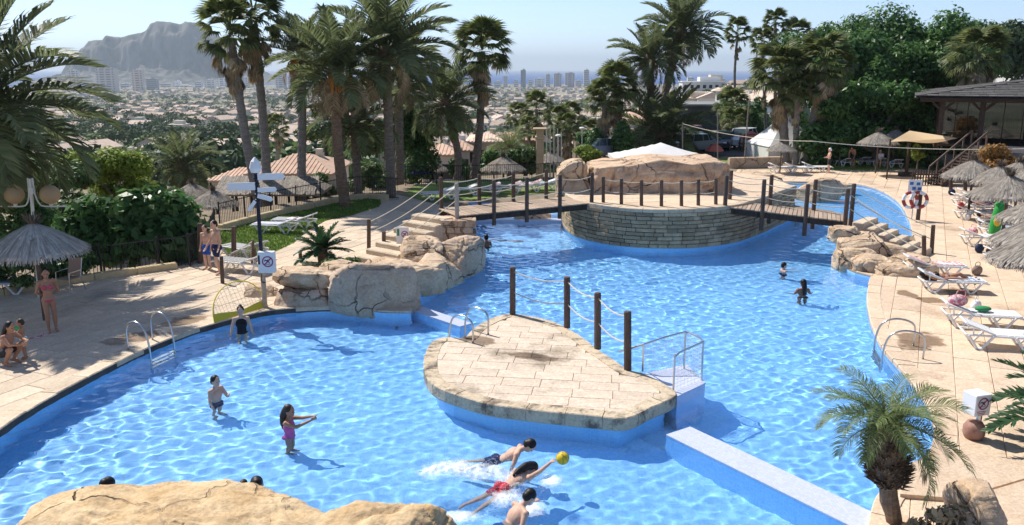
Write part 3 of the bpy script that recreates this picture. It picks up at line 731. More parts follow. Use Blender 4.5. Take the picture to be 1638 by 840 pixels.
rock('boulder', 'lower slab shaped boulder beside the big grey boulder', (-5.95, 23.72, .08), (1.0, .68, .40), 'rock_grey', 5, rz=R(8), pw=.45)
rock('boulder', 'flat capping boulder lying on the lower slab below the small cycad', (-5.98, 23.95, .66), (.95, .62, .30), 'rock', 8, rz=R(5), pw=.45)
rock('boulder', 'small tan boulder low on the deck beside the sign post', (-7.5, 24.5, .0), (.62, .45, .30), 'rock', 12)
rock('boulder', 'broad pale rock shelf sloping from the steps towards the big boulder', (-3.5, 25.7, .15), (1.25, 1.2, .62), 'rock', 14, rz=R(30))
rock('boulder', 'square sided tan boulder at the waterline below the pale rock shelf', (-2.55, 26.3, .05), (.75, 1.1, .68), 'rock', 17, rz=R(-25), cut=8)
rock('boulder', 'rounded brown boulder at the foot of the left bridge pillar', (-1.95, 28.3, .25), (.95, 1.15, .86), 'rock_grey', 21, rz=R(-20), cut=8)
rock('boulder', 'pale boulder between the steps and the brown rounded boulder', (-3.1, 28.0, .45), (.8, .9, .55), 'rock', 24, rz=R(10))
rock('boulder', 'low rock behind the cycad on the path', (-5.2, 26.2, .12), (1.0, .8, .40), 'rock', 26)
# near rocks at the bottom of the view
rock('boulder', 'huge smooth tan boulder in the bottom left foreground', (-4.62, 10.75, .05), (2.45, 1.15, .72), 'rock_front', 31, sub=6, rz=R(-2), pw=.8, cut=5, amp=.09, fine=.75)
rock('boulder', 'rough tan boulder with a mossy broken top right of the huge boulder', (-1.78, 10.45, .0), (1.15, .85, .62), 'rock_front', 35, sub=6, pw=.7, amp=.12)
rock('boulder', 'grey tree stump shaped rock at the bottom right edge', (6.75, 11.1, .25), (.42, .40, .50), 'rock_grey', 38, cut=8)
# ---- lower right stone ledge
t = thing('stone_ledge', 'pale stone ledge in the bottom right corner', 'ledge', (8.2, 11.5, 0))
for k, (poly, h_) in enumerate([([(1455, 742), (1500, 722), (1640, 735), (1700, 740), (1700, 770), (1640, 765), (1530, 797), (1440, 790)], .07), ([(1560, 792), (1640, 768), (1720, 772), (1720, 840), (1590, 860), (1575, 815)], .12)]):
    q = [G(u, v, h_) for u, v in poly]; b = MB(); b.prism([(p.x, p.y) for p in q], -.03, h_); o = b.build('ledge_stone', MT['slab_right'], t, world=True)
# ---- round stone island with the rope rail
RZ = 1.42
fr = crom([G(u, v, WZ) for u, v in ((898, 352), (903, 366), (918, 380), (950, 390), (1000, 398), (1060, 401), (1120, 399), (1175, 391), (1215, 377), (1245, 363), (1270, 352))], 5)
back = [W(13.0, 41), W(11.5, 43.0), W(7, 43.5), W(3.4, 42.6)]
RI = fr + back
rw = thing('round_retaining_wall', 'curved grey stone block wall under the rope railing of the round island', 'stone wall', (fr[20].x, fr[20].y, WZ))
b = MB(); b.prism([(p.x, p.y) for p in inset(RI, .10)], -1.4, RZ - .02); receiver(b.build('wall_core', MT['mortar'], rw, world=True))
b = MB(); L_ = fr; n = len(L_); b.add(*wall_strip(inset(RI, .05)[:n], -1.4, WZ + .10)); receiver(b.build('waterline_band', MT['mosaic_pool'], rw, world=True))
fine = resample(fr, .02); rowsn = 9; rh = (RZ - .10 - WZ - .08) / rowsn
rgb = random.Random(11)
for r_ in range(rowsn):
    i = rgb.randint(0, 10)
    z0 = WZ + .08 + r_ * rh
    while i < len(fine) - 12:
        ln = int(rgb.choice((18, 24, 30, 36)) * (1 if r_ < 7 else .9)); j = min(len(fine) - 1, i + ln)
        a, c = fine[i], fine[j]; d = (c - a); 
        if d.length < .12: i = j; continue
        d.normalize(); n_ = Vector((d.y, -d.x, 0)); pr = rgb.uniform(-.012, .022)
        b = MB(); cc = (a + c) / 2 + n_ * (pr - .05); b.box((cc.x, cc.y, z0 + rh / 2), ((c - a).length - .018, .18, rh - rgb.uniform(.012, .02)), rz=math.atan2(d.y, d.x), ch=.012)
        b.build('stone_block', MT['brick_grey'], rw, world=True); i = j
# floor of the round island and its rim
rf = thing('round_island_floor', 'pale paved floor of the round island behind the rope railing', 'paved floor', (6, 36, RZ))
b = MB(); b.prism([(p.x, p.y) for p in inset(RI, .28)], RZ - .015, RZ + .012); b.build('floor_bed', MT['mortar'], rf, world=True)
slabs(rf, [(p.x, p.y) for p in inset(RI, .30)], (6, 36), R(10), .9, 1.4, RZ + .035, MT['slab_right'], th=.02)
coping(rf, fr, .32, .9, RZ - .10, RZ + .04, MT['coping'], side=1, over=.03)
rp = [post_at(u, v0, v1, RZ + .03) for u, v0, v1 in ((965, 324, 283), (994, 327, 286), (1026, 329, 288), (1058, 330, 288), (1090, 330, 288), (1117, 329, 287), (1145, 327, 285))]
rail('rope_railing', 'curved row of dark posts and rope round the front of the round island', rp, rad=.07, sg=.05)
# artificial rock on the island
def rockwall(name, label, line_px, y, depth, zb, mt, seed, tilt=0):
    """silhouette top line in picture points -> a rock body with thickness"""
    tops_ = [D(u, v, y) for u, v in line_px]; nx = 90; nz = 26; V = []; F = []
    xs = [p.x for p in tops_]; zs = [p.z for p in tops_]; sd = Vector((seed, seed * 2.1, 0))
    x0, x1 = xs[0], xs[-1]; cx = (x0 + x1) / 2; rx = (x1 - x0) / 2
    ring = 120
    for k in range(nz + 1):
        t = k / nz
        for i in range(ring):
            a = 2 * math.pi * i / ring; ca, sa = math.cos(a), math.sin(a)
            px = math.copysign(abs(ca) ** .3, ca); py = math.copysign(abs(sa) ** .3, sa)
            sh = 1 - .06 * t ** 2
            x = cx + px * rx * sh; zt = float(np.interp(x, xs, zs)); z = zb + (zt - zb) * min(1, t * 1.15)
            r_in = 1 if t < .87 else max(0.0, 1 - ((t - .87) / .13) ** 2.2)
            q = Vector((x, y + py * depth * (1 - .12 * t), z))
            nrm = Vector((px * .4, py, 0)).normalized()
            vd = mnoise.voronoi(Vector((q.x * .75, q.y * .75, q.z * .35)) + sd)[0]; crk = max(0, .12 - (vd[1] - vd[0])) / .12
            q += nrm * (mnoise.fractal(q * .7 + sd, .9, 2.1, 5) * .26 - crk ** 2 * .30 + mnoise.fractal(q * 5 + sd, 1, 2, 3) * .025)
            if t > .87:
                q.x = cx + (q.x - cx) * (1 - (1 - r_in) * .98); q.y = y + (q.y - y) * r_in
                q.z = zb + (float(np.interp(q.x, xs, zs)) - zb) + mnoise.fractal(q * 1.5 + sd, .9, 2, 4) * .08
            V.append(q)
    F = [(k * ring + i, k * ring + (i + 1) % ring, (k + 1) * ring + (i + 1) % ring, (k + 1) * ring + i) for k in range(nz) for i in range(ring)]
    o = npmesh(name, [tuple(p) for p in V], F, MT[mt], smooth=True); tag(o, label, 'artificial rock'); return o
rockwall('rock_wall', 'long reddish artificial rock wall on the round island below the white canopy', [(938, 262), (960, 261), (985, 260), (1010, 256), (1030, 251), (1045, 250), (1075, 255), (1100, 256), (1120, 253), (1140, 252), (1152, 256), (1162, 266)], 37.2, 1.9, RZ - .1, 'rock_red', 4)
rockwall('rock_wall', 'rounded grey artificial rock at the left end of the round island', [(888, 278), (895, 268), (905, 261), (920, 256), (932, 257), (942, 268)], 36.6, 1.0, RZ - .3, 'rock', 9)
rockwall('rock_wall', 'low tan artificial rock between the right bridge and the back pool', [(1165, 300), (1172, 282), (1190, 277), (1215, 276), (1240, 280), (1250, 296)], 43.0, 1.3, -.3, 'rock', 13)
rock('boulder', 'pale boulder standing in the small back pool', (16.2, 44.2, .05), (1.05, .9, .95), 'rock', 41, rz=R(20))
rock('boulder', 'low tan boulder against the right bank of the back pool', (18.3, 46.5, -.1), (.7, .6, .5), 'rock', 43)
# low wall behind the rocks with planting in front of the tent
b = MB(); a = G(1165, 268, 0); c = G(1250, 266, 0); b.bar(Vector((a.x, a.y, .3)), Vector((c.x, c.y, .3)), .4, .75, ch=.04); tag(b.build('stone_wall', MT['rock']), 'low yellowish stone wall in front of the white tent', 'wall')
# ---- bridges
def bridge(name, label, A, B_, width, near_posts, far_posts, pd=.15, beam=.22, below=.5):
    t = thing(name, label, 'footbridge', tuple(A)); d = B_ - A; Lh = d.length; x = d.normalized(); nrm = Vector((-x.y, x.x, 0)).normalized()
    n = int(Lh / pd); sh = None
    for i in range(n):
        c = A + d * ((i + .5) / n) + nrm * width / 2
        if sh is None:
            b = MB(); b.box((0, 0, 0), (Lh / n - .018, width + .16, .05), ch=.008); sh = b.build('plank', MT['plank'], t); o = sh
        else: o = dup(sh, t)
        o.location = c - A + Vector((0, 0, random.uniform(-.004, .004) - .025)); o.rotation_euler = (0, -math.asin(x.z), math.atan2(x.y, x.x) + random.uniform(-.006, .006))
    for off in (.04, width - .04, width / 2):
        b = MB(); b.bar(A + nrm * off + Vector((0, 0, -.05 - beam / 2)), B_ + nrm * off + Vector((0, 0, -.05 - beam / 2)), .11, beam); b.build('beam', MT['wood_dark'], t, world=True)
    for lst, off in ((near_posts, -.06), (far_posts, width + .06)):
        ps = []
        for s in lst:
            f_ = A + d * s + nrm * off; mt_ = 'wood_grey' if (s == 0 and below == .5) else 'wood_post'
            ps.append(f_)
            b = MB(); b.tube([f_ - Vector((0, 0, below)), f_ + Vector((0, 0, .6)), f_ + Vector((0, 0, 1.17)), f_ + Vector((0, 0, 1.2))], [.082, .08, .078, .06], 10); b.build('post', MT[mt_], t, world=True)
        for h_ in (1.05, .55):
            for p, q in zip(ps[:-1], ps[1:]): b = MB(); b.tube(sag(p + Vector((0, 0, h_)), q + Vector((0, 0, h_)), .10), .016, 5); b.build('rope', MT['rope'], t, world=True)
    return t
LA = G(730, 343, 1.40); LB = G(945, 324, 1.45); LA.z = 1.36
bridge('footbridge', 'wooden footbridge with rope rails left of the round island', LA, LB, 1.75, [.0, .26, .50, .75, 1.0], [.02, .30, .56, .82], pd=.15)
RA = G(1160, 330, RZ); RB = G(1352, 353, 1.12)
bridge('footbridge', 'wooden footbridge with rope rails right of the round island', RA, RB, 1.6, [.0, .32, .68, 1.0], [.0, .36, .74, 1.06], pd=.155, below=.75)
# ---- steps of the left bridge
def steps(name, label, top, dn, wdv, n, rise, run, mt, group=None, cat='steps'):
    t = thing(name, label, cat, tuple(top)); dn = dn.normalized(); wv = Vector(wdv)
    for i in range(n):
        c = top + dn * (run * (i + .5)) + wv / 2; zt = top.z - rise * i; b = MB()
        b.box((c.x, c.y, zt / 2 - .1), (run + .05 - .004 * i, wv.length - .01 * i, zt + .2), rz=math.atan2(dn.y, dn.x), ch=.04)
        b.build('step', MT[mt], t, world=True)
    return t
sdn = Vector((-.62, -.78, 0)).normalized(); spn = Vector((sdn.y, -sdn.x, 0))
stl = Vector((LA.x, LA.y, 1.30))
steps('stone_steps', 'pale stone steps climbing to the left wooden footbridge', stl + Vector((-.1, -.1, 0)), sdn, Vector((-.78, .62, 0)) * 1.75, 7, .185, .46, 'coping')
b = MB(); pc = LA + Vector((.05, -.25, 0)); 
pil = thing('stone_pillar', 'tan block pillar under the left end of the footbridge', 'pillar', (pc.x, pc.y, -.2)); 
for k in range(6):
    for s_ in range(2):
        b = MB(); b.box((pc.x + (-.42 if (s_ == 0) else .22) + (.12 if k % 2 else 0), pc.y + .25, -.2 + .245 * k + .12), (.62 if s_ == 0 else .66, 1.1, .235), rz=R(3), ch=.02); b.build('stone_block', MT['rock_red'], pil, world=True)
rail('stair_railing', 'two short dark posts with rope at the foot of the left stone steps', [post_at(590, 402, 351, 0), post_at(614, 410, 370, 0)], rad=.075, ropes=False)
q0 = post_at(614, 410, 370, 0); q1 = post_at(590, 402, 351, 0)
hrope = thing('stair_rope', 'sagging ropes up both sides of the left stone steps', 'rope', tuple(q0[0]))
for a, c in ((q0[1] - Vector((0, 0, .1)), LA + Vector((0, 0, 1.05))), (q0[1] - Vector((0, 0, .5)), LA + Vector((0, 0, .55))), (q1[1] - Vector((0, 0, .1)), LA + Vector((-1.0, 1.4, 1.05))), (q1[1] - Vector((0, 0, .5)), LA + Vector((-1.0, 1.4, .55)))):
    b = MB(); b.tube(sag(a, c, .12, 8), .017, 5); b.build('rope', MT['rope'], hrope, world=True)
# ---- rocks and steps on the right
rr_ = thing('rock_bank', 'tan rock bank with stepped blocks below the right footbridge', 'rock bank', (13, 29.2, 0))
for k, (u_, v_, z_, sx, sy, sz, mt_) in enumerate([(1372, 402, .22, .80, .8, .58, 'rock'), (1366, 422, .0, .62, .5, .50, 'rock_red'), (1410, 412, .05, .78, .62, .46, 'rock'), (1400, 430, .0, .70, .5, .38, 'rock_red'), (1445, 424, .0, .72, .5, .34, 'rock'), (1440, 438, .0, .75, .45, .28, 'rock'), (1470, 437, .0, .42, .5, .40, 'rock_red')]):
    p = G(u_, v_, z_); rock('rock_piece', None, tuple(p), (sx * 1.12, sy * 1.15, sz * 1.12), 'rock', 50 + k, sub=5, parent=rr_, pw=.42, cut=4, amp=.10, zmin=-1.3)
rock('rock_piece', None, tuple(G(1358, 380, .75) + Vector((.05, .5, 0))), (.55, .6, .30), 'rock', 60, sub=5, parent=rr_, pw=.40)
sr = RB + Vector((.25, -.1, 0)); sr.z = 1.10
steps('stone_steps', 'tan stone steps descending from the right wooden footbridge', sr, Vector((.75, -.66, 0)), Vector((.66, .75, 0)) * 1.5, 6, .175, .40, 'coping')
rail('stair_railing', 'two dark leaning posts at the foot of the right stone steps', [post_at(1478, 424, 377, 0), post_at(1490, 405, 360, 0, 3)], rad=.075, ropes=False)
q0 = post_at(1478, 424, 377, 0); q1 = post_at(1490, 405, 360, 0)
hrope = thing('stair_rope', 'ropes sloping down beside the right stone steps to the leaning posts', 'rope', tuple(q0[0]))
nb_ = RB + Vector((.05, .0, 0)); fb_ = RB + Vector((.9, 1.3, 0))
for a, c in ((nb_ + Vector((0, 0, 1.0)), q0[1] - Vector((0, 0, .1))), (fb_ + Vector((0, 0, 1.0)), q1[1] - Vector((0, 0, .1))), (fb_ + Vector((0, 0, .5)), q1[1] - Vector((0, 0, .5))), (nb_ + Vector((0, 0, .5)), q0[1] - Vector((0, 0, .5)))):
    b = MB(); b.tube(sag(a, c, .08, 8), .017, 5); b.build('rope', MT['rope'], hrope, world=True)
# weir behind the left bridge
b = MB(); a = G(785, 354, WZ); c = G(900, 354, WZ); b.bar(Vector((a.x - 1.2, a.y, -.55)), Vector((c.x + .4, c.y, -.55)), .5, 1.05, ch=.03); tag(receiver(b.build('low_weir_wall', MT['mosaic_pale'])), 'low pale weir wall in the water behind the left footbridge', 'weir')
rock('boulder', 'small flat boulder in the water under the left footbridge', tuple(G(852, 350, -.1)), (.85, .5, .3), 'rock', 45)
# ================================================================ PLANTS
rgp = random.Random(21)
# ---- frond meshes: unit length along +x, drooping in the x-z plane
def frond_mesh(name, material, droop, pairs=58, lw=.0105, ll=.23, vee=.5, seed=0, thick=.012, raggy=.0, stiff=.25):
    rg = random.Random(seed); n = 14; P_ = []; ang = 0.0; p = Vector((0, 0, 0))
    for i in range(n + 1):
        P_.append(p.copy()); ang -= droop / n * (.4 + 1.2 * i / n); p = p + Vector((math.cos(ang), 0, math.sin(ang))) / n
    def at(t):
        i = min(n - 1, int(t * n)); f = t * n - i; d = (P_[i + 1] - P_[i]).normalized(); return P_[i] + (P_[i + 1] - P_[i]) * f, d
    V = []; F = []
    for i in range(n):                                     # rachis: a thin tapered blade
        t0 = i / n; w0 = thick * (1.6 - 1.5 * i / n); w1 = thick * (1.6 - 1.5 * (i + 1) / n); k = len(V)
        V += [P_[i] + Vector((0, -w0, 0)), P_[i] + Vector((0, w0, 0)), P_[i + 1] + Vector((0, w1, 0)), P_[i + 1] + Vector((0, -w1, 0)), P_[i] + Vector((0, 0, -w0)), P_[i + 1] + Vector((0, 0, -w1))]
        F += [(k, k + 1, k + 2, k + 3), (k, k + 3, k + 5, k + 4), (k + 1, k + 4, k + 5, k + 2)]
    for i in range(pairs):
        t = .13 + .86 * (i + .5) / pairs
        for sd in (-1, 1):
            if rg.random() < raggy: continue
            o, d = at(t); up = Vector((-d.z, 0, d.x)); side = Vector((0, sd, 0))
            prof = (min(1, (t - .08) / .22) ** .6) * (1 - max(0, (t - .55) / .52) ** 1.8) ; L = ll * (.25 + .85 * prof) * rg.uniform(.88, 1.1)
            fw = .45 + .9 * t ** 2 + rg.uniform(-.12, .12); dr_ = (d * fw + side + up * (vee + rg.uniform(-.28, .28))).normalized()
            wv = (d * 1.0 - dr_ * d.dot(dr_)).normalized() * lw * rg.uniform(.8, 1.2)
            m_ = o + dr_ * L * .55; tip = o + dr_ * L - Vector((0, 0, stiff * L)); k = len(V)
            V += [o - wv * .5, o + wv * .5, m_ + wv, m_ - wv, tip]; F += [(k, k + 1, k + 2, k + 3), (k + 3, k + 2, k + 4, k + 4)]
    me = bpy.data.meshes.new(name); me.from_pydata([tuple(p) for p in V], [], [f if f[-1] != f[-2] else f[:3] for f in F]); me.materials.append(MT[material]); return me
FR = {'g': [frond_mesh('frond', 'leaf_palm', d, seed=i) for i, d in enumerate((.5, .95, 1.4, 1.9))],
      'l': [frond_mesh('frond', 'leaf_palm_light', d, pairs=64, lw=.0050, ll=.26, seed=10 + i, stiff=.30, vee=.40) for i, d in enumerate((.9, 1.5, 2.1))],
      'd': [frond_mesh('frond', 'leaf_dry', d, pairs=46, lw=.010, ll=.20, seed=20 + i, raggy=.2, stiff=.6) for i, d in enumerate((1.6, 2.4))],
      'c': [frond_mesh('frond', 'leaf_cycad', d, pairs=44, lw=.017, ll=.17, seed=30 + i, vee=.35, stiff=.05, thick=.010) for i, d in enumerate((.5, .9))]}
def fan_mesh(name, material, seed, folded=False):
    rg = random.Random(seed); V = []; F = []; pl = .55
    def strip(a, b, w0, w1):
        k = len(V); s_ = Vector((0, 1, 0)); V.extend([a - s_ * w0, a + s_ * w0, b + s_ * w1, b - s_ * w1]); F.append((k, k + 1, k + 2, k + 3))
    hub = Vector((pl, 0, -.06)); strip(Vector((0, 0, 0)), Vector((pl * .5, 0, .01)), .018, .015); strip(Vector((pl * .5, 0, .01)), hub, .015, .014)
    n = 26
    for i in range(n):
        a = (i / (n - 1) - .5) * (2.5 if not folded else .9); L = .5 * (1 - .10 * abs(a)) * rg.uniform(.85, 1.1)
        d = Vector((math.cos(a), math.sin(a), -.10 - (.10 if not folded else .4) * abs(a) + .05 * (i % 2))).normalized(); sd = Vector((-d.y, d.x, 0)).normalized(); w = .034 if not folded else .02
        m_ = hub + d * L * .62; tip = hub + d * L + Vector((0, 0, -L * rg.uniform(.22, .5))); k = len(V)
        V.extend([hub, m_ - sd * w, m_ + sd * w, tip]); F.extend([(k, k + 1, k + 2), (k + 1, k + 3, k + 2)])
    me = bpy.data.meshes.new(name); me.from_pydata([tuple(p) for p in V], [], F); me.materials.append(MT[material]); return me
FAN = {'g': [fan_mesh('fan_frond', 'leaf_fan', i) for i in range(3)], 'd': [fan_mesh('fan_frond', 'leaf_dry', 9, True), fan_mesh('fan_frond', 'leaf_dry', 11)]}
def put(mesh, parent, loc, az, el, L, roll=0, name=None):
    o = bpy.data.objects.new(name or mesh.name.split('.')[0], mesh); COL.objects.link(o); o.parent = parent
    o.location = loc; o.rotation_euler = Matrix.Rotation(az, 3, 'Z').to_4x4().to_3x3().__matmul__(Matrix.Rotation(-el, 3, 'Y')).__matmul__(Matrix.Rotation(roll, 3, 'X')).to_euler()
    o.scale = (L, L, L); return o
def trunk_mb(pts, r0, r1, n=10, seg=16, rough=.06, flare=1.25, seed=0):
    rg = random.Random(seed); c = resample(crom(pts, 8), .35); b = MB(); N = len(c); rs = []
    for i in range(N):
        t = i / max(1, N - 1); rs.append((r0 + (r1 - r0) * t) * (1 + (flare - 1) * max(0, 1 - t * 7)) * (1 + rough * (1 if i % 2 else -1) + rg.uniform(-.03, .03)))
    b.tube(c, rs, n, twist=.3); return b
def palm(label, base, top, L, kind='date', nf=46, dry=.12, r=(.24, .20), low=-.55, bark='bark', bend=0, seed=0, group=None, fruit=False, name=None, dark='g', skirt=0):
    rg = random.Random(seed); base = Vector(base); top = Vector(top)
    t = thing(name or ('date_palm' if kind == 'date' else 'fan_palm'), label, 'palm tree', tuple(base), group=group)
    mid = (base + top) / 2 + Vector((bend, 0, 0)); trunk_mb([base - Vector((0, 0, 1.5)), base, mid, top], r[0], r[1], seed=seed).build('trunk', MT[bark], t, world=True, smooth=False)
    hub = top - base
    if kind == 'date':
        b = MB(); b.lathe([(.01, -.75), (r[1] * 1.15, -.65), (r[1] * 1.7, -.2), (r[1] * 1.5, .2), (.05, .55)], 10); o = b.build('crown_boss', MT['bark_brown'], t); o.location = hub
        for i in range(nf):
            q = i / nf; el = 1.42 - (1.42 - low) * q ** .85 + rg.uniform(-.12, .12); az = i * 2.39996 + rg.uniform(-.2, .2)
            dead = q > 1 - dry
            if dead: me = rg.choice(FR['d']); el = rg.uniform(-.9, -.25); Lx = L * rg.uniform(.6, .8)
            else: k = min(3, max(0, int(q * 3.2 + rg.uniform(-.3, .7)))) if dark == 'g' else min(2, int(q * 2.6 + rg.uniform(0, .6))); me = FR[dark][k]; Lx = L * (.78 + .25 * math.sin(math.pi * min(1, q + .15))) * rg.uniform(.9, 1.08)
            put(me, t, hub + Vector((math.cos(az) * r[1] * .7, math.sin(az) * r[1] * .7, .25 - .5 * q)), az, el, Lx, rg.uniform(-.3, .3))
        if fruit:
            for i in range(8):
                az = rg.uniform(0, 6.28); b = MB(); pts = [Vector((0, 0, 0)), Vector((.4, 0, .12)), Vector((.65, 0, -.15)), Vector((.72, 0, -.5))]; 
                for k in range(9): o_ = Vector((rg.uniform(-.12, .12), rg.uniform(-.12, .12), rg.uniform(-.25, .1))); b.tube([pts[1], pts[2] + o_, pts[3] + o_ * 1.5], .025, 4)
                b.tube(pts[:3], .03, 5); o = b.build('fruit_bunch', MT['fruit'], t); o.location = hub + Vector((0, 0, -.1)); o.rotation_euler = (0, 0, az)
    else:
        for i in range(nf):
            q = i / nf; el = 1.35 - 1.75 * q + rg.uniform(-.15, .15); az = i * 2.39996 + rg.uniform(-.2, .2)
            put(rg.choice(FAN['g']), t, hub + Vector((0, 0, .2 - .45 * q)), az, el, L * rg.uniform(.85, 1.1), rg.uniform(-.5, .5))
        for i in range(skirt):
            q = i / max(1, skirt); az = i * 2.39996 + rg.uniform(-.3, .3)
            put(FAN['d'][0 if q > .25 else rg.randint(0, 1)], t, hub + Vector((math.cos(az) * r[1] * .8, math.sin(az) * r[1] * .8, -.3 - q * L * .85)), az, -.75 - .6 * min(1, q * 2) + rg.uniform(-.15, .15), L * rg.uniform(.7, .95), rg.uniform(-.4, .4))
    return t
def pt(u, v, y): return D(u, v, y)
def bz(u, y, z): return Vector((X(u, y, z), y, z))
palm('big date palm whose dark fronds hang in from the left edge', bz(-75, 25.5, -1), pt(-52, 175, 25.5), 4.0, nf=54, r=(.34, .30), low=-.8, seed=1, dry=.03)
palm('tall fan palm with a thick brown skirt, left one of the leaning pair', bz(418, 44, -1.2), pt(368, 50, 44), 1.8, 'fan', nf=30, skirt=38, r=(.27, .2), bark='bark_grey', bend=-.1, seed=2)
palm('tall fan palm with a thick brown skirt, right one of the leaning pair', bz(430, 45.5, -1.2), pt(405, 28, 45.5), 1.8, 'fan', nf=30, skirt=42, r=(.28, .2), bark='bark_grey', bend=.1, seed=3)
palm('date palm with many dry straw coloured fronds just right of the leaning pair', bz(482, 46, -1.2), pt(484, 92, 46), 2.5, nf=38, dry=.45, r=(.26, .22), bark='bark_grey', seed=4, fruit=True)
palm('date palm standing on the lawn with orange fruit bunches', bz(552, 41, 0), pt(537, 116, 41), 3.1, nf=44, dry=.28, r=(.29, .23), bark='bark_brown', seed=5, fruit=True, bend=-.15)
palm('short date palm with arching fronds behind the lawn palm', bz(575, 46, -1), pt(566, 196, 46), 2.8, nf=34, dry=.05, r=(.24, .22), seed=6)
palm('tallest date palm in the middle of the left palm group', bz(626, 44, 0), pt(617, 84, 44), 3.7, nf=44, dry=.18, r=(.27, .22), bark='bark', seed=7, low=-.35)
palm('date palm with yellowing lower fronds behind the tallest one', bz(640, 51, -1), pt(637, 118, 51), 3.0, nf=38, dry=.14, r=(.30, .26), seed=8, fruit=True)
palm('leaning date palm with dark drooping fronds in front of the pale villa', bz(727, 54, -2), pt(713, 165, 54), 3.2, nf=36, dry=.08, r=(.27, .22), seed=9, bend=.5, low=-.7)
palm('tall fan palm with brown dead leaves right of the left palm group', bz(752, 55, -2), pt(771, 78, 55), 2.0, 'fan', nf=50, skirt=20, r=(.30, .22), bark='bark', bend=.25, seed=10)
palm('small date palm below the terrace beyond the thatched parasols', bz(296, 50, -5), pt(291, 266, 50), 2.3, nf=38, dry=.0, r=(.24, .22), seed=11)
palm('slim date palm with orange fruit, left one of the tall right pair', bz(1030, 70, 0), pt(1039, 96, 70), 3.2, nf=44, dry=.16, r=(.36, .30), bark='bark_brown', bend=.3, seed=12, fruit=True)
palm('tallest date palm, right one of the tall right pair', bz(1052, 73, 0), pt(1090, 52, 73), 3.8, nf=48, dry=.14, r=(.38, .32), bark='bark', bend=-.3, seed=13, fruit=True)
palm('squat date palm with grey green fronds close to the ground by the car park', bz(1056, 68, 0), pt(1058, 214, 68), 4.2, nf=44, dry=.02, r=(.7, .6), bark='bark_brown', seed=14, low=-.25)
palm('fan palm with a brown skirt and pale trunk left of the white canopy', bz(964, 66, -.3), pt(968, 158, 66), 1.8, 'fan', nf=36, skirt=34, r=(.24, .2), bark='bark_grey', seed=15)
palm('fan palm with a brown skirt just left of the dark cypress', bz(982, 67, -.3), pt(985, 137, 67), 1.9, 'fan', nf=40, skirt=34, r=(.24, .2), bark='bark_grey', seed=16)
palm('very thin tall fan palm standing alone left of the ficus trees', bz(1186, 88, 0), pt(1180, 52, 88), 1.5, 'fan', nf=34, skirt=8, r=(.15, .12), bark='bark_grey', seed=17, bend=-.5)
palm('tall fan palm, left one of the three above the ficus trees', bz(1225, 92, 0), pt(1219, 66, 92), 1.5, 'fan', nf=36, skirt=14, r=(.18, .15), bark='bark_grey', seed=18)
palm('tall fan palm, highest of the three above the ficus trees', bz(1240, 95, 0), pt(1240, 36, 95), 1.6, 'fan', nf=36, skirt=16, r=(.2, .16), bark='bark_grey', seed=19)
palm('fan palm with a dry skirt, right one of the three above the ficus trees', bz(1274, 93, 0), pt(1276, 56, 93), 1.8, 'fan', nf=36, skirt=26, r=(.24, .2), bark='bark_grey', seed=20)
palm('stout fan palm in front of the ficus trees beside the white tent', bz(1256, 61, 0), pt(1249, 118, 61), 2.3, 'fan', nf=48, skirt=26, r=(.36, .28), bark='bark_grey', seed=22)
palm('slim grey fan palm between the two stout ones beside the white tent', bz(1272, 60, 0), pt(1276, 140, 60), 1.6, 'fan', nf=34, skirt=12, r=(.24, .2), bark='bark_grey', seed=23)
palm('stout leaning fan palm with a brown skirt right of the white tent', bz(1286, 60.5, 0), pt(1318, 100, 60.5), 2.2, 'fan', nf=46, skirt=34, r=(.36, .28), bark='bark_grey', seed=24, bend=.1)
palm('fan palm with pale hanging leaves behind the wooden pavilion roof', bz(1562, 62, 0), pt(1563, 88, 62), 2.3, 'fan', nf=44, skirt=30, r=(.34, .28), bark='bark_grey', seed=25)
for k, (u, v, y, z0, Lf) in enumerate([(832, 186, 82, -4, 1.5), (858, 174, 88, -4, 1.9), (893, 192, 84, -4, 1.7), (912, 186, 95, -4, 1.7), (846, 206, 76, -3, 1.2), (940, 212, 78, -2, 1.4), (1172, 172, 84, 0, 2.0), (1178, 196, 80, 0, 1.6), (444, 202, 76, -9, 1.2), (905, 205, 74, -3, 1.5)]):
    palm(['small fan palm behind the stone column', 'bushy fan palm above the stone column', 'loose fan palm behind the flagpoles', 'fan palm with a brown skirt beyond the flagpoles', 'little fan palm low beside the column', 'dark fan palm left of the white canopy among shrubs', 'fan palm with dry skirt by the thin tall palm', 'low fan palm behind the parked cars', 'round headed small fan palm beyond the terracotta roof', 'low fan palm between the flagpoles'][k], bz(u, y, z0), pt(u, v, y), Lf, 'fan', nf=30, skirt=16, r=(.2, .17), bark='bark_grey', seed=40 + k)
palm('small arching palm among bushes behind the left bridge', bz(815, 62, -2), pt(815, 240, 62), 2.0, nf=34, dry=.0, r=(.2, .18), seed=60, dark='l')
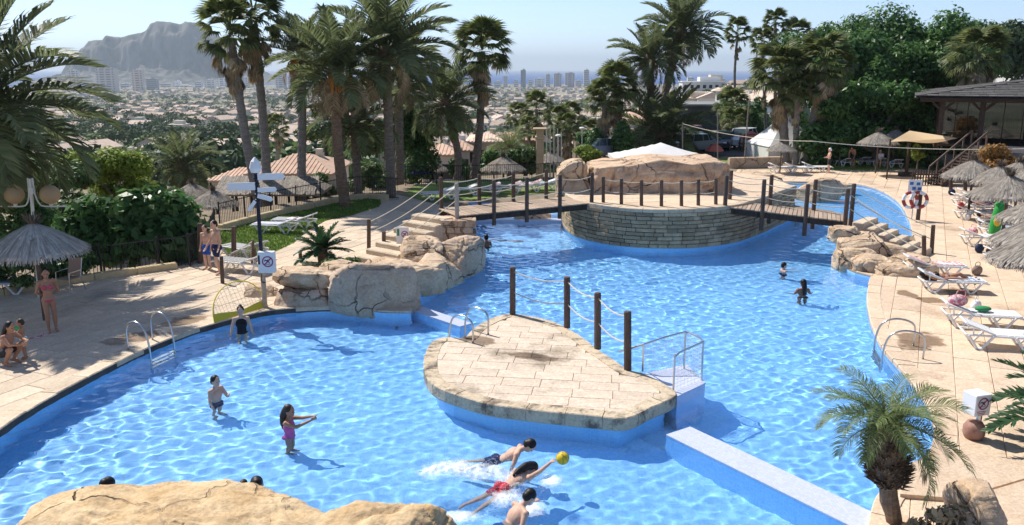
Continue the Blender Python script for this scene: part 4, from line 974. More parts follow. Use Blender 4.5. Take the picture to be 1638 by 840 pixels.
# the pygmy date palm in front
base = Vector((5.75, 11.45, .0)); top = D(1416, 672, 11.1)
fp = thing('pygmy_date_palm', 'small feathery palm with a shaggy dark trunk in the near right corner', 'palm tree', tuple(base))
mid = D(1420, 770, 11.25); trunk_mb([base - Vector((0, 0, .5)), base, D(1424, 815, 11.3), mid, D(1416, 700, 11.1), top], .115, .13, seed=5, n=12).build('trunk', MT['bark_brown'], fp, world=True)
V = []; F = []; rg = random.Random(4); p0 = D(1421, 775, 11.25); p1 = D(1416, 680, 11.1)
for i in range(900):
    t = rg.random(); c = p0 + (p1 - p0) * t; a = rg.uniform(0, 6.28); rad = .19 + .12 * math.sin(math.pi * min(1, t * .8 + .22)) ; o = Vector((math.cos(a), math.sin(a), 0)); s_ = Vector((-o.y, o.x, 0)) * .014
    q = c + o * (rad - .07); e = c + o * (rad + rg.uniform(.02, .08)) + Vector((0, 0, rg.uniform(.03, .12))); k = len(V)
    V += [tuple(x - base) for x in (q - s_, q + s_, q + Vector((0, 0, .03)), e + s_ * .5, e - s_ * .5)]; F += [(k, k + 1, k + 3, k + 4), (k + 1, k + 2, k + 3, k + 3), (k + 2, k, k + 4, k + 4)]
me = bpy.data.meshes.new('leaf_stubs'); me.from_pydata(V, [], [f if f[2] != f[3] else f[:3] for f in F]); me.materials.append(MT['bark_brown']); o = bpy.data.objects.new('leaf_stubs', me); COL.objects.link(o); o.parent = fp; o['kind'] = 'stuff'
b = MB(); ax = p1 - p0; b.tube([p0 - base, p0 + ax * .25 - base, p0 + ax * .6 - base, p1 - base, p1 + ax * .1 - base], [.17, .245, .265, .21, .10], 12); b.build('leaf_base_core', MT['bark_brown'], fp)
for i in range(26):
    q = i / 26; az = i * 2.39996; el = .85 - .68 * q + rg.uniform(-.15, .15)
    put(FR['l'][min(2, int(q * 1.5 + rg.uniform(0, .6)))], fp, top - base + Vector((0, 0, .06 - .12 * q)), az, el, rg.uniform(.88, 1.05), rg.uniform(-.3, .3))
put(FR['l'][1], fp, top - base, -.5, -.45, 1.35); put(FR['l'][0], fp, top - base, -.15, -.15, 1.4)
for az, el in ((.1, -.25),):
    put(FR['d'][0], fp, top - base - Vector((0, 0, .1)), az, el, 1.15)
# cycads
def cycad(label, base, L, n, hgt, seed, el0=1.3, el1=-.1):
    rg = random.Random(seed); t = thing('cycad', label, 'cycad', tuple(base))
    b = MB(); b.lathe([(.16 * L, -.3), (.17 * L, 0), (.19 * L, hgt * .5), (.16 * L, hgt), (.03, hgt + .1)], 12); b.build('trunk', MT['bark_brown'], t)
    for i in range(n):
        q = i / n; put(rg.choice(FR['c']), t, Vector((0, 0, hgt)), i * 2.39996 + rg.uniform(-.15, .15), el0 - (el0 - el1) * q + rg.uniform(-.08, .08), L * rg.uniform(.85, 1.1), rg.uniform(-.3, .3))
    return t
cycad('small cycad with stiff fronds planted on the path by the lawn', G(517, 420, .0), 1.05, 34, .45, 3)
cycad('dark cycad pushing in from the right edge beside the white sign box', G(1735, 722, .0), 1.70, 46, .75, 7, 1.4, -.25)
# ---- leafy trees and shrubs: many small leaves spread through clumps
def leafcloud(lobes, n, size, seed=0, flat=.55, shell=.55):
    rg = np.random.default_rng(seed); lb = np.array([list(c) + list(r) for c, r in lobes], float); w_ = lb[:, 3] * lb[:, 4] + lb[:, 4] * lb[:, 5]; w_ /= w_.sum()
    k = rg.choice(len(lb), n, p=w_); d = rg.normal(size=(n, 3)); d /= np.linalg.norm(d, axis=1)[:, None]
    rad = 1 - shell * rg.random(n) ** 1.7 + .10 * rg.normal(size=n)
    C = lb[k, :3] + d * lb[k, 3:] * rad[:, None]
    nr = d + rg.normal(size=(n, 3)) * flat + np.array([0, 0, .35]); nr /= np.linalg.norm(nr, axis=1)[:, None]
    a = np.cross(nr, rg.normal(size=(n, 3))); a /= np.linalg.norm(a, axis=1)[:, None]; b = np.cross(nr, a)
    s = size * rg.uniform(.6, 1.3, n)[:, None]
    V = np.stack([C - a * s, C + b * s * .5 + nr * s * .12, C + a * s, C - b * s * .5 + nr * s * .12], 1).reshape(-1, 3)
    F = np.arange(n * 4).reshape(-1, 4); return V, F
def lobes_in(c, r, n, seed, lr=(.28, .45), bottom=-.6):
    rg = random.Random(seed); out = []
    while len(out) < n:
        p = Vector((rg.uniform(-1, 1), rg.uniform(-1, 1), rg.uniform(bottom, 1)))
        if p.length > 1: continue
        if p.length < .45 and rg.random() < .6: continue
        k = rg.uniform(*lr); out.append(((c[0] + p.x * r[0] * .8, c[1] + p.y * r[1] * .8, c[2] + p.z * r[2] * .8), (r[0] * k, r[1] * k, r[2] * k * .9)))
    return out
def tree(name, label, base, crown_c, r, n, size, leaf, seed, nl=14, tr=.2, cat='tree', group=None, bottom=-.6, lr=(.28, .45), limbs=5, bark='bark', parts=True):
    t = thing(name, label, cat, tuple(base), group=group); base = Vector(base); c = Vector(crown_c)
    lb = lobes_in(c - base, r, nl, seed, lr, bottom); V, F = leafcloud(lb, n, size, seed)
    rg = random.Random(seed); b = MB(); c0 = c - base; fork = c0 * .55 if c0.length > 1 else c0 * .4
    b.tube(crom([Vector((0, 0, -.6)), Vector((0, 0, 0)), fork * .6 + Vector((rg.uniform(-.1, .1), 0, 0)), fork], 3), [tr * 1.3] + [tr * (1 - .05 * i) for i in range(9)], 8)
    for i in range(limbs):
        e = Vector(lb[i % len(lb)][0]); b.tube(crom([fork * .9, (fork + e) / 2 + Vector((0, 0, .05 * e.length)), e], 3), [tr * .55, tr * .5, tr * .42, tr * .36, tr * .28, tr * .2, tr * .12], 6)
    b.build('trunk', MT[bark], t); npmesh('crown', V, F, MT[leaf], t)
    return t
def shrub(label, c, r, n, size, leaf, seed, name='shrub', nl=9, group=None):
    base = Vector((c[0], c[1], c[2] - r[2])); return tree(name, label, base, Vector(c), r, n, size, leaf, seed, nl=nl, tr=.05, cat='shrub', group=group, bottom=-.9, limbs=4)
# ficus grove on the right
for k, (u, v, y, rx, ry, rz, n, lab) in enumerate([(1345, 170, 66, 4.6, 4, 6.6, 9000, 'dark ficus tree at the left end of the grove beside the stout palms'), (1420, 130, 70, 7.2, 5, 7.4, 17000, 'largest dark green ficus tree in the middle of the grove'), (1500, 140, 70, 6.4, 5, 6.8, 13000, 'broad ficus tree behind the left corner of the pavilion'), (1405, 215, 60, 6.0, 3, 4.2, 9000, 'low dense ficus in shade behind the back sun loungers'), (1330, 90, 82, 5.6, 4, 4.0, 8000, 'far ficus tree at the back left of the grove'), (1530, 90, 84, 6, 4, 3.8, 6000, 'far ficus tree at the back right of the grove')]):
    c = D(u, v, y); tree('ficus_tree', lab, (c.x, y, -.3), c, (rx, ry, rz), int(n * 2.1), .20, 'leaf_ficus', 70 + k, nl=34, tr=.4, lr=(.18, .33), bottom=-.9, cat='tree')
c = D(1590, 95, 95); tree('pine_tree', 'rounded dark tree behind the fan palm and the pavilion roof', (c.x, 95, -.3), c, (6, 4, 4.2), 6000, .3, 'leaf_pine', 85, nl=18, tr=.3, cat='tree')
c = D(1636, 80, 100); tree('pine_tree', 'dark pine top at the right edge above the white villa', (c.x, 100, -.3), c, (4, 4, 3.2), 4000, .3, 'leaf_pine', 86, nl=14, tr=.3, cat='tree')
c = D(1205, 205, 92); tree('ficus_tree', 'dark bushy tree behind the red parasols', (c.x, 92, -.3), c, (3.0, 2, 3.6), 4000, .24, 'leaf_ficus', 87, nl=14, tr=.2, bottom=-.9)
# left vegetation
for k, (u, v, y, r, n, sz, lf, lab, nm) in enumerate([
    (182, 288, 36, (2.3, 1.6, 1.5), 8500, .11, 'leaf_bright', 'bright yellow green tree in the sun behind the hedge', 'tree'),
    (60, 300, 34, (2.3, 1.5, 1.5), 5200, .12, 'leaf_mid', 'mid green bush behind the twin globe lamp', 'tree'),
    (25, 428, 24.6, (1.1, .6, .6), 1500, .10, 'leaf_mid', 'green bush behind the black fence at the left edge', 'shrub'),
    (95, 420, 26.6, (1.2, .6, .7), 1800, .10, 'leaf_ficus', 'dark bush behind the black fence and the garden chair', 'shrub'),
    (20, 345, 30, (1.6, 1.0, 1.3), 3600, .11, 'leaf_ficus', 'dark bush left of the lamp post behind the thatched parasol', 'shrub'),
    (115, 340, 32, (1.5, 1.1, 1.2), 3600, .11, 'leaf_mid', 'loose green bush between the lamp post and the hedge', 'shrub'),
    (250, 308, 42, (1.3, 1.0, .9), 2600, .12, 'leaf_mid', 'soft green bush left of the small date palm', 'shrub'),
    (505, 305, 50, (1.4, 1.2, 1.1), 2600, .13, 'leaf_mid', 'green bush behind the thatched shelter', 'shrub'),
    (592, 300, 48.5, (1.5, 1.2, 2.0), 4200, .13, 'leaf_mid', 'tall green bush between the lawn palm and the tallest palm', 'tree'),
    (655, 235, 56, (2.3, 1.6, 2.9), 6500, .15, 'leaf_ficus', 'dark leafy tree behind the tallest date palm', 'tree'),
    (612, 212, 60, (2.0, 1.6, 2.4), 4500, .15, 'leaf_mid', 'green tree between the palm trunks', 'tree'),
    (515, 200, 70, (2.4, 1.8, 1.8), 4000, .17, 'leaf_mid', 'round green tree beyond the terracotta roof', 'tree'),
    (838, 254, 60, (2.0, 1.4, 1.3), 4500, .13, 'leaf_mid', 'leafy bush beside the stone column behind the left bridge', 'shrub'),
    (790, 262, 58, (1.3, 1, .8), 2400, .13, 'leaf_ficus', 'dark low bush below the pale villa', 'shrub'),
    (742, 268, 56, (1.2, 1, .7), 2200, .13, 'leaf_ficus', 'dark bush at the foot of the leaning date palm', 'shrub'),
    (935, 252, 63, (1.7, 1.0, .8), 3000, .12, 'leaf_bright', 'bright green shrub left of the white canopy', 'shrub'),
    (950, 222, 70, (1.3, 1, 1.2), 2400, .14, 'leaf_ficus', 'dark shrub behind the bright green shrub', 'shrub'),
    (1592, 266, 40, (1.7, 1.0, .95), 3800, .10, 'leaf_red', 'orange red flowering shrub below the pavilion', 'shrub'),
    (1345, 232, 58.5, (.8, .6, .9), 1600, .11, 'leaf_ficus', 'clipped dark shrub at the foot of the leaning fan palm', 'shrub'),
    (1470, 240, 53, (.6, .5, .6), 900, .09, 'leaf_bright', 'light green plant beside the pavilion stairs', 'shrub')]):
    c = D(u, v, y); shrub(lab, c, r, n, sz, lf, 100 + k, name=nm)
# hedge with large leaves along the fence
c0 = G(205, 428, 0); hb = thing('hedge', 'dark green hedge with large round leaves along the black fence', 'hedge', (c0.x, c0.y + .8, -.5))
lb = [((X(u, y, z) - c0.x, y - c0.y - .8, z + .5), (1.0, .6, .75)) for u, y, z in ((120, 29.0, .9), (150, 29.3, 1.5), (185, 29.3, 1.35), (215, 29.4, 1.7), (245, 29.6, 1.8), (275, 29.8, 1.6), (292, 29.7, 1.0), (160, 28.9, .6), (205, 29.0, .7), (250, 29.2, .8), (285, 29.3, .5))]
V, F = leafcloud(lb, 2600, .22, 5, flat=.7, shell=.35); npmesh('crown', V, F, MT['leaf_big'], hb)
V, F = leafcloud([(a, (r_[0] * .8, r_[1] * .8, r_[2] * .8)) for a, r_ in lb], 3000, .16, 6); npmesh('inner_foliage', V, F, MT['leaf_ficus'], hb)
bt = MB()
for a, r_ in lb: bt.tube([Vector((a[0] * .95, a[1], -.3)), Vector(a)], [.04, .02], 5)
bt.build('stems', MT['bark'], hb)
# small plants round the cycad
shrub('low dark green plants to the right of the small cycad', G(548, 424, .25), (.75, .5, .35), 1500, .085, 'leaf_mid', 150, name='ground_plant')
shrub('dry leafy tuft to the left of the small cycad', G(492, 425, .12), (.42, .3, .16), 500, .06, 'leaf_olive', 151, name='ground_plant')
shrub('thin grassy dry plant beside the grey rock in the bottom right corner', G(1505, 838, .25), (.5, .3, .30), 900, .075, 'leaf_dry', 152, name='ground_plant')
# cypresses
def cypress(label, base, h_, r_, n, seed):
    t = thing('cypress', label, 'cypress tree', tuple(base)); V, F = leafcloud([((0, 0, h_ * (i + .6) / 9), (r_ * math.sin(math.pi * (.12 + .85 * (i + .6) / 9)) ** .7,) * 2 + (h_ / 12,)) for i in range(9)], n, .14, seed)
    npmesh('crown', V, F, MT['leaf_ficus'], t); b = MB(); b.tube([(0, 0, -.3), (0, 0, h_ * .8)], [.1, .03], 6); b.build('trunk', MT['bark'], t)
cypress('narrow dark cypress in front of the pale wall by the car park', bz(995, 64, 0), 2.9, .85, 2600, 1)
cypress('small column shaped cypress left of the slim grey palm trunks', bz(952, 65, 0), 2.2, .8, 1600, 2)
cypress('tall green column shaped conifer beside the parked dark cars', bz(1161, 94, 0), 4.6, .9, 2600, 3)
# ================================================================ THINGS ROUND THE POOL
# ---- thatched parasols
def strands(n, r0, r1, z0, z1, w, jit, seed, curve=.1):
    rg = random.Random(seed); V = []; F = []
    for i in range(n):
        a = rg.uniform(0, 6.28318); s = rg.uniform(0, .75); e = min(1.12, s + rg.uniform(.25, .45)); k = len(V)
        def pt_(t, da=0): 
            rr_ = r0 + (r1 - r0) * t; return Vector((rr_ * math.cos(a + da), rr_ * math.sin(a + da), z0 + (z1 - z0) * (t - curve * math.sin(math.pi * min(1, t))) + rg.uniform(0, jit)))
        p, q = pt_(s), pt_(e, rg.uniform(-.06, .06)); sd = Vector((-math.sin(a), math.cos(a), 0)) * w
        V += [p - sd * .5, p + sd * .5, q + sd * 1.4, q - sd * 1.4]; F.append((k, k + 1, k + 2, k + 3))
    return V, F
def make_parasol(label, loc, group=None, mt='thatch', r=1.25):
    t = thing('thatched_parasol', label, 'parasol', tuple(loc), group=group)
    b = MB(); b.tube([(0, 0, -.1), (0, 0, 2.5)], .055, 10); b.build('pole', MT['wood_post'], t)
    b = MB(); b.lathe([(.06, 2.62), (r * .33, 2.44), (r * .66, 2.2), (r * .97, 1.97), (r * .99, 1.90), (r * .92, 1.92), (r * .5, 2.2), (.05, 2.45)], 28)
    V, F = strands(1500, .05, r * 1.0, 2.64, 1.93, .012, .035, 3, .06); b.add(V, F)
    rg = random.Random(8)
    for i in range(320):
        a = 6.28318 * i / 320 + rg.uniform(-.01, .01); o = Vector((math.cos(a), math.sin(a), 0)); sd = Vector((-o.y, o.x, 0)) * .014; k = o * (r * .96) + Vector((0, 0, 1.97)); e = o * (r * rg.uniform(.98, 1.07)) + Vector((0, 0, 1.86 - rg.uniform(0, .10)))
        b.add([k - sd, k + sd, e + sd * .6, e - sd * .6], [(0, 1, 2, 3)])
    b.build('thatch', MT[mt], t)
    b = MB(); V = []; F = []
    for i in range(150):
        a = rg.uniform(0, 6.28); ro = rg.uniform(.1, .32); k = len(V); o = Vector((math.cos(a), math.sin(a), 0)); sd = Vector((-o.y, o.x, 0)) * .012
        p = Vector((0, 0, 2.6)) + o * .03; q = Vector((0, 0, 2.66 + rg.uniform(0, .28))) + o * ro; V += [p - sd, p + sd, q + sd, q - sd]; F.append((k, k + 1, k + 2, k + 3))
    b.add(V, F); b.tube([(0, 0, 2.5), (0, 0, 2.72)], [.09, .05], 8); b.build('thatch_tuft', MT['thatch_dark'], t)
    b = MB()
    for i in range(8):
        a = math.pi / 4 * i; b.tube([(0, 0, 2.42), (r * .93 * math.cos(a), r * .93 * math.sin(a), 1.95)], .018, 5)
    b.build('ribs', MT['wood_dark'], t); return t
par = make_parasol('thatched parasol beside the twin globe lamp on the left deck', G(72, 512, 0), mt='thatch_light')
par_left = par; par = make_parasol('nearest thatched parasol on the right edge above the sunbather', G(1668, 414, 1.95) - Vector((0, 0, 1.95)))
def par_at(label, u, v, zb=0, rz=0, sc=1, y=None):
    """u, v: middle of the rim in the picture"""
    p = G(u, v, zb + 1.95 * sc) if y is None else D(u, v, y); p.z = zb if y is None else p.z - 1.95 * sc
    return copy_tree(par, p, rz, label, scale=sc)
for u, v, zb, rz, sc, lab in [(1664, 386, 0, 2, 1, 'second nearest thatched parasol on the right edge'), (1664, 350, 0, 3, 1, 'thatched parasol on the right edge above the green inflatable toy'), (1612, 312, 0, 4, 1.05, 'thatched parasol whose whole round roof shows left of the green inflatable row'), (1642, 300, 0, 5, 1, 'thatched parasol below the orange red shrub'), (1556, 281, 0, 6, 1, 'farthest thatched parasol of the right row near the pavilion stairs'), (1598, 290, 0, 2.5, .95, 'thatched parasol squeezed between its two neighbours in the right row'),
    (342, 326, -2.1, 1, 1, 'thatched parasol with a full round roof just beyond the boy in dark shorts'), (308, 312, -2.1, 2, .95, 'thatched parasol half hidden behind the one beyond the boy'), (178, 346, -2.1, 3, 1, 'thatched parasol of which only the tuft shows above the hedge'),
    (688, 271, -2.1, 1, 1, 'brown thatched parasol below the pale villa behind the left bridge'), (805, 270, -2.1, 2, 1.15, 'thatched parasol beyond the left bridge near the small arching palm'), (880, 258, -2.1, 4, 1.0, 'grey thatched parasol left of the rounded artificial rock'), (851, 253, -2.1, 5, .8, 'small thatched parasol at the foot of the stone column'),
    (1250, 240, .1, 1, .72, 'low grey parasol in front of the white tent'), (1405, 228, .2, 2, .95, 'thatched parasol over the back sun loungers under the ficus'), (1432, 222, .2, 3, .9, 'thatched parasol partly hidden by the tan shade sail')]:
    par_at(lab, u, v, zb, rz, sc)
# dark blue parasol
t = thing('parasol', 'small dark blue parasol beyond the left bridge', 'parasol', tuple(D(675, 312, 56))); b = MB(); b.tube([(0, 0, -.5), (0, 0, 2.0)], .03, 6); b.build('pole', MT['black_iron'], t)
b = MB(); b.lathe([(.03, 2.1), (.5, 1.75), (1.0, 1.5), (.98, 1.47), (.03, 1.95)], 8); defm('navy', (.02, .03, .07), .8); b.build('canopy', MT['navy'], t)
# ---- sun loungers
def make_lounger(label, loc, rz, fabric='white_plastic', towel=None, back=.24):
    t = thing('sun_lounger', label, 'sun lounger', tuple(loc), rz)
    b = MB()
    for s in (-1, 1): b.tube([(-.72, s * .31, .34), (1.0, s * .31, .34), (1.12, s * .30, .31)], .028, 8)
    b.tube([(1.12, -.30, .31), (1.12, .30, .31)], .028, 8); b.tube([(-.72, -.31, .34), (-.72, .31, .34)], .022, 6); b.build('frame', MT['white_plastic'], t)
    for x in (-.42, .62):
        for s in (-1, 1): b = MB(); b.tube([(x - .26, s * .33, .34), (x - .05, s * .34, .02), (x + .05, s * .34, .02), (x + .30, s * .33, .34)], .034, 7); b.build('leg', MT['white_plastic'], t)
    b = MB(); n = 9
    for i in range(n): b.box((-.06 + 1.14 * (i + .5) / n, 0, .365), (1.14 / n - .012, .60, .035))
    b.build('seat_panel', MT[fabric], t, kind='stuff')
    hd = Vector((-.72, 0, .36 + back)) ; ft = Vector((-.08, 0, .37)); d = hd - ft; b = MB()
    for i in range(6): a = ft + d * (i / 6 + .01); c = ft + d * ((i + 1) / 6 - .01); b.bar(a, c, .60, .035)
    b.build('back_panel', MT[fabric], t, kind='stuff')
    b = MB()
    for s in (-1, 1): b.tube([ft + Vector((0, s * .30, 0)), hd + Vector((0, s * .30, 0)), hd + Vector((-.03, s * .27, .03))], .025, 7)
    b.tube([hd + Vector((-.02, -.28, .02)), hd + Vector((-.02, .28, .02))], .025, 7); b.tube([hd * .75 + ft * .25 + Vector((.0, .25, 0)), (-.55, .25, .34)], .018, 5); b.tube([hd * .75 + ft * .25 + Vector((.0, -.25, 0)), (-.55, -.25, .34)], .018, 5); b.build('back_frame', MT['white_plastic'], t)
    return t
lg = make_lounger('white sun lounger in the near right row, closest to the viewer', (11.75, 19.6, 0), R(-14))
lgm = make_lounger('grey mesh sun lounger with white frame nearest the cycad on the lawn', G(402, 414, 0) + Vector((-.2, .3, 0)), R(150), 'grey_mesh', back=.24)
def lay(src, label, p, rz): return copy_tree(src, p, R(rz), label)
def towel(label, lounger, col, col2=None, full=True, name='towel', back=.24):
    key = 'towel' + str(len(MT)); defm(key, col, .95, col2, 9, contrast=(.48, .52)) if col2 else defm(key, col, .95)
    b = MB(); n = 9; pts = [(-.74, .36 + back + .045), (-.08, .405), (.45, .40), (1.0 if full else .3, .40)]; vs = []
    for i, (x, z) in enumerate(pts): vs += [(x, -.26 - .02 * (i % 2), z), (x, .27, z + .004), (x, .27, z - .012), (x, -.26 - .02 * (i % 2), z - .012)]
    vs += []
    fs = [(i * 4 + e, i * 4 + (e + 1) % 4, i * 4 + 4 + (e + 1) % 4, i * 4 + 4 + e) for i in range(3) for e in range(4)] + [(0, 1, 2, 3), (15, 14, 13, 12)]
    b.add(vs, fs); o = b.build(name, MT[key]); o.location = lounger.location; o.rotation_euler = lounger.rotation_euler; tag(o, label, 'towel'); return o
lay(lg, 'white sun lounger behind the nearest right one with a pink bag on it', (12.15, 21.35, 0), -12)
l3 = lay(lg, 'white sun lounger under the sunbather with long hair at the right edge', (13.2, 24.9, 0), -8)
towel('patterned white and grey towel on the lounger of the sunbather at the right edge', l3, (.75, .76, .78), (.25, .30, .40))
l4 = lay(lg, 'white sun lounger with a red and white towel under the nearest right parasol', (13.7, 27.0, 0), -8); towel('red and white towel hanging over a lounger under the nearest right parasol', l4, (.62, .20, .20), (.75, .72, .70))
cols = [((.50, .06, .12), (.6, .5, .5)), ((.62, .60, .58), (.4, .1, .1)), ((.12, .20, .34), (.5, .5, .55)), ((.70, .68, .64), (.35, .25, .2)), ((.55, .10, .10), (.7, .6, .55)), ((.20, .12, .10), (.6, .5, .45)), ((.75, .72, .70), (.2, .3, .5)), ((.45, .08, .16), (.7, .7, .7))]
names = ['crimson', 'pale grey', 'navy', 'cream', 'red', 'brown', 'white and blue', 'dark pink']
for k, (u, v) in enumerate([(1590, 425), (1588, 402), (1575, 378), (1568, 362), (1560, 350), (1552, 340), (1546, 330), (1535, 322)]):
    p = G(u + 22, v, 0); o = lay(lg, 'sun lounger with a ' + names[k] + ' towel in the far part of the right row', p, -5); towel(names[k] + ' towel on a lounger in the far part of the right row', o, *cols[k])
# lawn loungers (left)
a = lay(lg, 'white sun lounger in the middle of the lawn with a lilac towel', G(447, 372, 0), 172); towel('lilac towel over the white lounger in the middle of the lawn', a, (.50, .48, .66), (.62, .60, .72))
a = lay(lgm, 'grey mesh sun lounger at the back of the lawn with a pink towel', G(478, 364, 0), 168); towel('pink and white towel on the grey lounger at the back of the lawn', a, (.62, .32, .36), (.78, .74, .74), False, back=.24)
lay(lgm, 'grey mesh sun lounger at the near left end of the lawn beside the rope net', G(392, 434, 0), 160)
lay(lgm, 'white framed lounger half in view in the shade at the left edge', G(-8, 470, 0), 20)
a = lay(lg, 'sun lounger with a blue towel on the lower terrace beyond the boy', D(312, 366, 34) - Vector((0, 0, .35)), 170); towel('blue and white towel on the lower terrace lounger beyond the boy', a, (.05, .22, .45), (.5, .55, .6))
# terrace behind the left bridge
for k, (u, v, dy, rz, lab, tw) in enumerate([(707, 318, 0, 200, 'sun lounger on grass just behind the left bridge posts', None), (745, 312, 0, 195, 'white sun lounger behind the second post of the left bridge', None), (778, 311, 0, 190, 'sun lounger with a pink towel behind the left bridge', ((.60, .35, .38), (.7, .6, .6))), (812, 309, 0, 190, 'sun lounger with a brown striped towel behind the left bridge', ((.28, .16, .18), (.5, .42, .42))), (845, 306, 0, 188, 'sun lounger with a maroon towel behind the left bridge', ((.30, .10, .13), (.6, .5, .5))), (872, 303, 0, 185, 'sun lounger with a pale blue towel left of the rounded rock', ((.55, .66, .78), (.8, .82, .85)))]):
    o = lay(lg, lab, G(u, v, 0), rz)
    if tw: towel('towel on the ' + lab, o, *tw)
for k, (u, v, rz, src, lab) in enumerate([(1248, 276, 10, lg, 'white sun lounger at the head of the back pool, left one'), (1275, 276, 5, lg, 'white sun lounger at the head of the back pool, middle one'), (1302, 275, 0, lg, 'white sun lounger at the head of the back pool beside the standing man'), (1350, 266, 100, lgm, 'grey sun lounger on the back lawn near the standing man'), (1378, 264, 95, lgm, 'grey sun lounger on the back lawn behind the bending man'), (1402, 266, 95, lgm, 'grey sun lounger in the middle of the back lawn'), (1428, 268, 95, lgm, 'grey sun lounger on the back lawn beside the seated person'), (1455, 262, 90, lgm, 'grey sun lounger under the tan shade sail')]): lay(src, lab, G(u, v, 0), rz)
# ---- patio chair in the shade
cp = G(112, 466, 0); t = thing('garden_chair', 'steel garden chair with a brown fabric back by the hedge', 'chair', tuple(cp), R(-20))
defm('brown_fabric', (.30, .21, .16), .9)
b = MB(); b.box((0, 0, .42), (.46, .44, .03), ch=.01); b.build('seat', MT['brown_fabric'], t)
b = MB(); b.bar((0, .22, .45), (0, .32, .98), .46, .03, up=(1, 0, 0)); b.v = [(p[0], p[1], p[2]) for p in b.v]; b.build('backrest', MT['brown_fabric'], t)
for s in (-1, 1):
    b = MB(); b.tube([(s * .26, -.24, 0), (s * .26, -.20, .62), (s * .26, .26, .64)], .014, 6); b.build('armrest', MT['steel'], t)
    b = MB(); b.tube([(s * .25, .36, 0), (s * .25, .22, .44), (s * .25, .34, 1.0)], .014, 6); b.build('leg', MT['steel'], t)
# ---- twin globe lamp
lp = bz(64, 24.2, -.1); t = thing('street_lamp', 'white twin armed lamp post with two large amber globes', 'lamp post', tuple(lp))
tp = D(48, 286, 24.2) - lp; b = MB(); b.tube([(0, 0, 0), tp * .6, tp], [.06, .05, .045], 10)
b.box(tp - Vector((0, 0, .35)), (.14, .10, .18)); b.build('pole', MT['cream_paint'], t)
for s, gx in ((-1, -.52), (1, .52)):
    b = MB(); b.tube(crom([tp + Vector((s * .07, 0, .02)), tp + Vector((s * .09, 0, -.45)), tp + Vector((s * .18, 0, -.72)), tp + Vector((s * .35, 0, -.80)), tp + Vector((s * .95, 0, -.80))], 4), .022, 7); b.build('arm', MT['cream_paint'], t)
    g = tp + Vector((gx, 0, -.46)); b = MB(); b.ball(g, .275, 24, 16); b.build('globe', MT['globe'], t, smooth=True)
    b = MB(); b.lathe([(.05, -.78), (.06, -.70), (.11, -.68), (.11, -.72 + .04)], 12, tp + Vector((gx, 0, 0))); b.build('globe_holder', MT['cream_paint'], t)
# ---- curb stones and black fence on the left
def curb(name, label, line, h_, wd, ln=1.3):
    t = thing(name, label, 'curb', tuple(line[0])); pts = resample(line, ln)
    for a, c in zip(pts[:-1], pts[1:]):
        d = (c - a).normalized() * .008; b = MB(); b.bar(Vector((a.x, a.y, h_ / 2 - .03)) + d, Vector((c.x, c.y, h_ / 2 - .03)) - d, wd, h_ + .06, ch=.025); b.build('curb_stone', MT['curb'], t, world=True)
FL = crom(P2([(-160, 500), (0, 472), (110, 453), (200, 440), (304, 426)]), 4)
curb('curb', 'yellowish stone curb along the hedge on the left deck', FL, .20, .26)
FL2 = crom(P2([(352, 370), (420, 351), (500, 333), (575, 318), (640, 322)]), 4); curb('curb', 'yellowish stone curb along the back of the lawn', FL2, .28, .28)
def fence(label, line, h_, z=0, off=.25, step=.115):
    t = thing('metal_fence', label, 'fence', tuple(line[0])); L_ = [p + Vector((-.3 * off, off, 0)) for p in line]; b = MB()
    for p in resample(L_, step): b.box((p.x, p.y, z + h_ / 2), (.016, .016, h_))
    b.build('bars', MT['black_iron'], t, world=True, kind='stuff')
    pp = resample(L_, 1.8)
    for zz in (.12, h_ - .05):
        b = MB(); b.tube([Vector((p.x, p.y, z + zz)) for p in L_], .018, 4); b.build('rail', MT['black_iron'], t, world=True)
    for p in pp: b = MB(); b.box((p.x, p.y, z + h_ / 2), (.05, .05, h_ + .1)); b.build('post', MT['black_iron'], t, world=True)
fence('black metal fence behind the curb by the hedge', FL, 1.05); fence('black metal fence behind the curb of the lawn', FL2, 1.15, off=.35)
fence('black metal fence on the terrace edge behind the left bridge', [W(-6.2, 49), W(-2, 49.8), W(1.5, 50.4), W(4, 52)], 1.1, off=0)
fence('short run of black metal fence between the hedge and the dark post', [G(304, 426, 0), G(318, 418, 0), G(338, 398, 0), G(346, 376, 0)], 1.1, off=0)
# ---- posts with net and rope near the boy
t = rail('rope_railing', 'two dark posts with rope beside the boy in dark shorts', [post_at(320, 421, 357, 0), post_at(374, 416, 362, 0)], rad=.09, sg=.05)
n1 = post_at(356, 453, 410, 0, -2); n2 = post_at(404, 424, 384, 0)
t = rail('net_barrier', 'short leaning post and net barrier in front of the lawn', [n1, n2], rad=.06, hang=(.95,), sg=.04); t['category'] = 'net barrier'
net(n1[0] + Vector((0, 0, .15)), n2[0] + Vector((0, 0, .15)), n2[1] - Vector((0, 0, .05)), n1[1] - Vector((0, 0, .05)), 22, 9, .005, 'net', t, 'rope')
b = MB(); p = G(481, 420, 0); b.tube([p, p + Vector((0, 0, .42))], .06, 10); b.tube([p + Vector((0, 0, .42)), p + Vector((0, 0, .45))], [.06, .04], 10); tag(b.build('wooden_post', MT['wood_post']), 'single short wooden post left of the small cycad', 'post')
b = MB(); p = G(408, 423, 0); b.tube([p, p + Vector((0, 0, .55))], .07, 10); b.tube([p + Vector((0, 0, .55)), p + Vector((0, 0, .58))], [.07, .05], 10); tag(b.build('wooden_post', MT['wood_post']), 'short brown wooden post behind the white sign box', 'post')
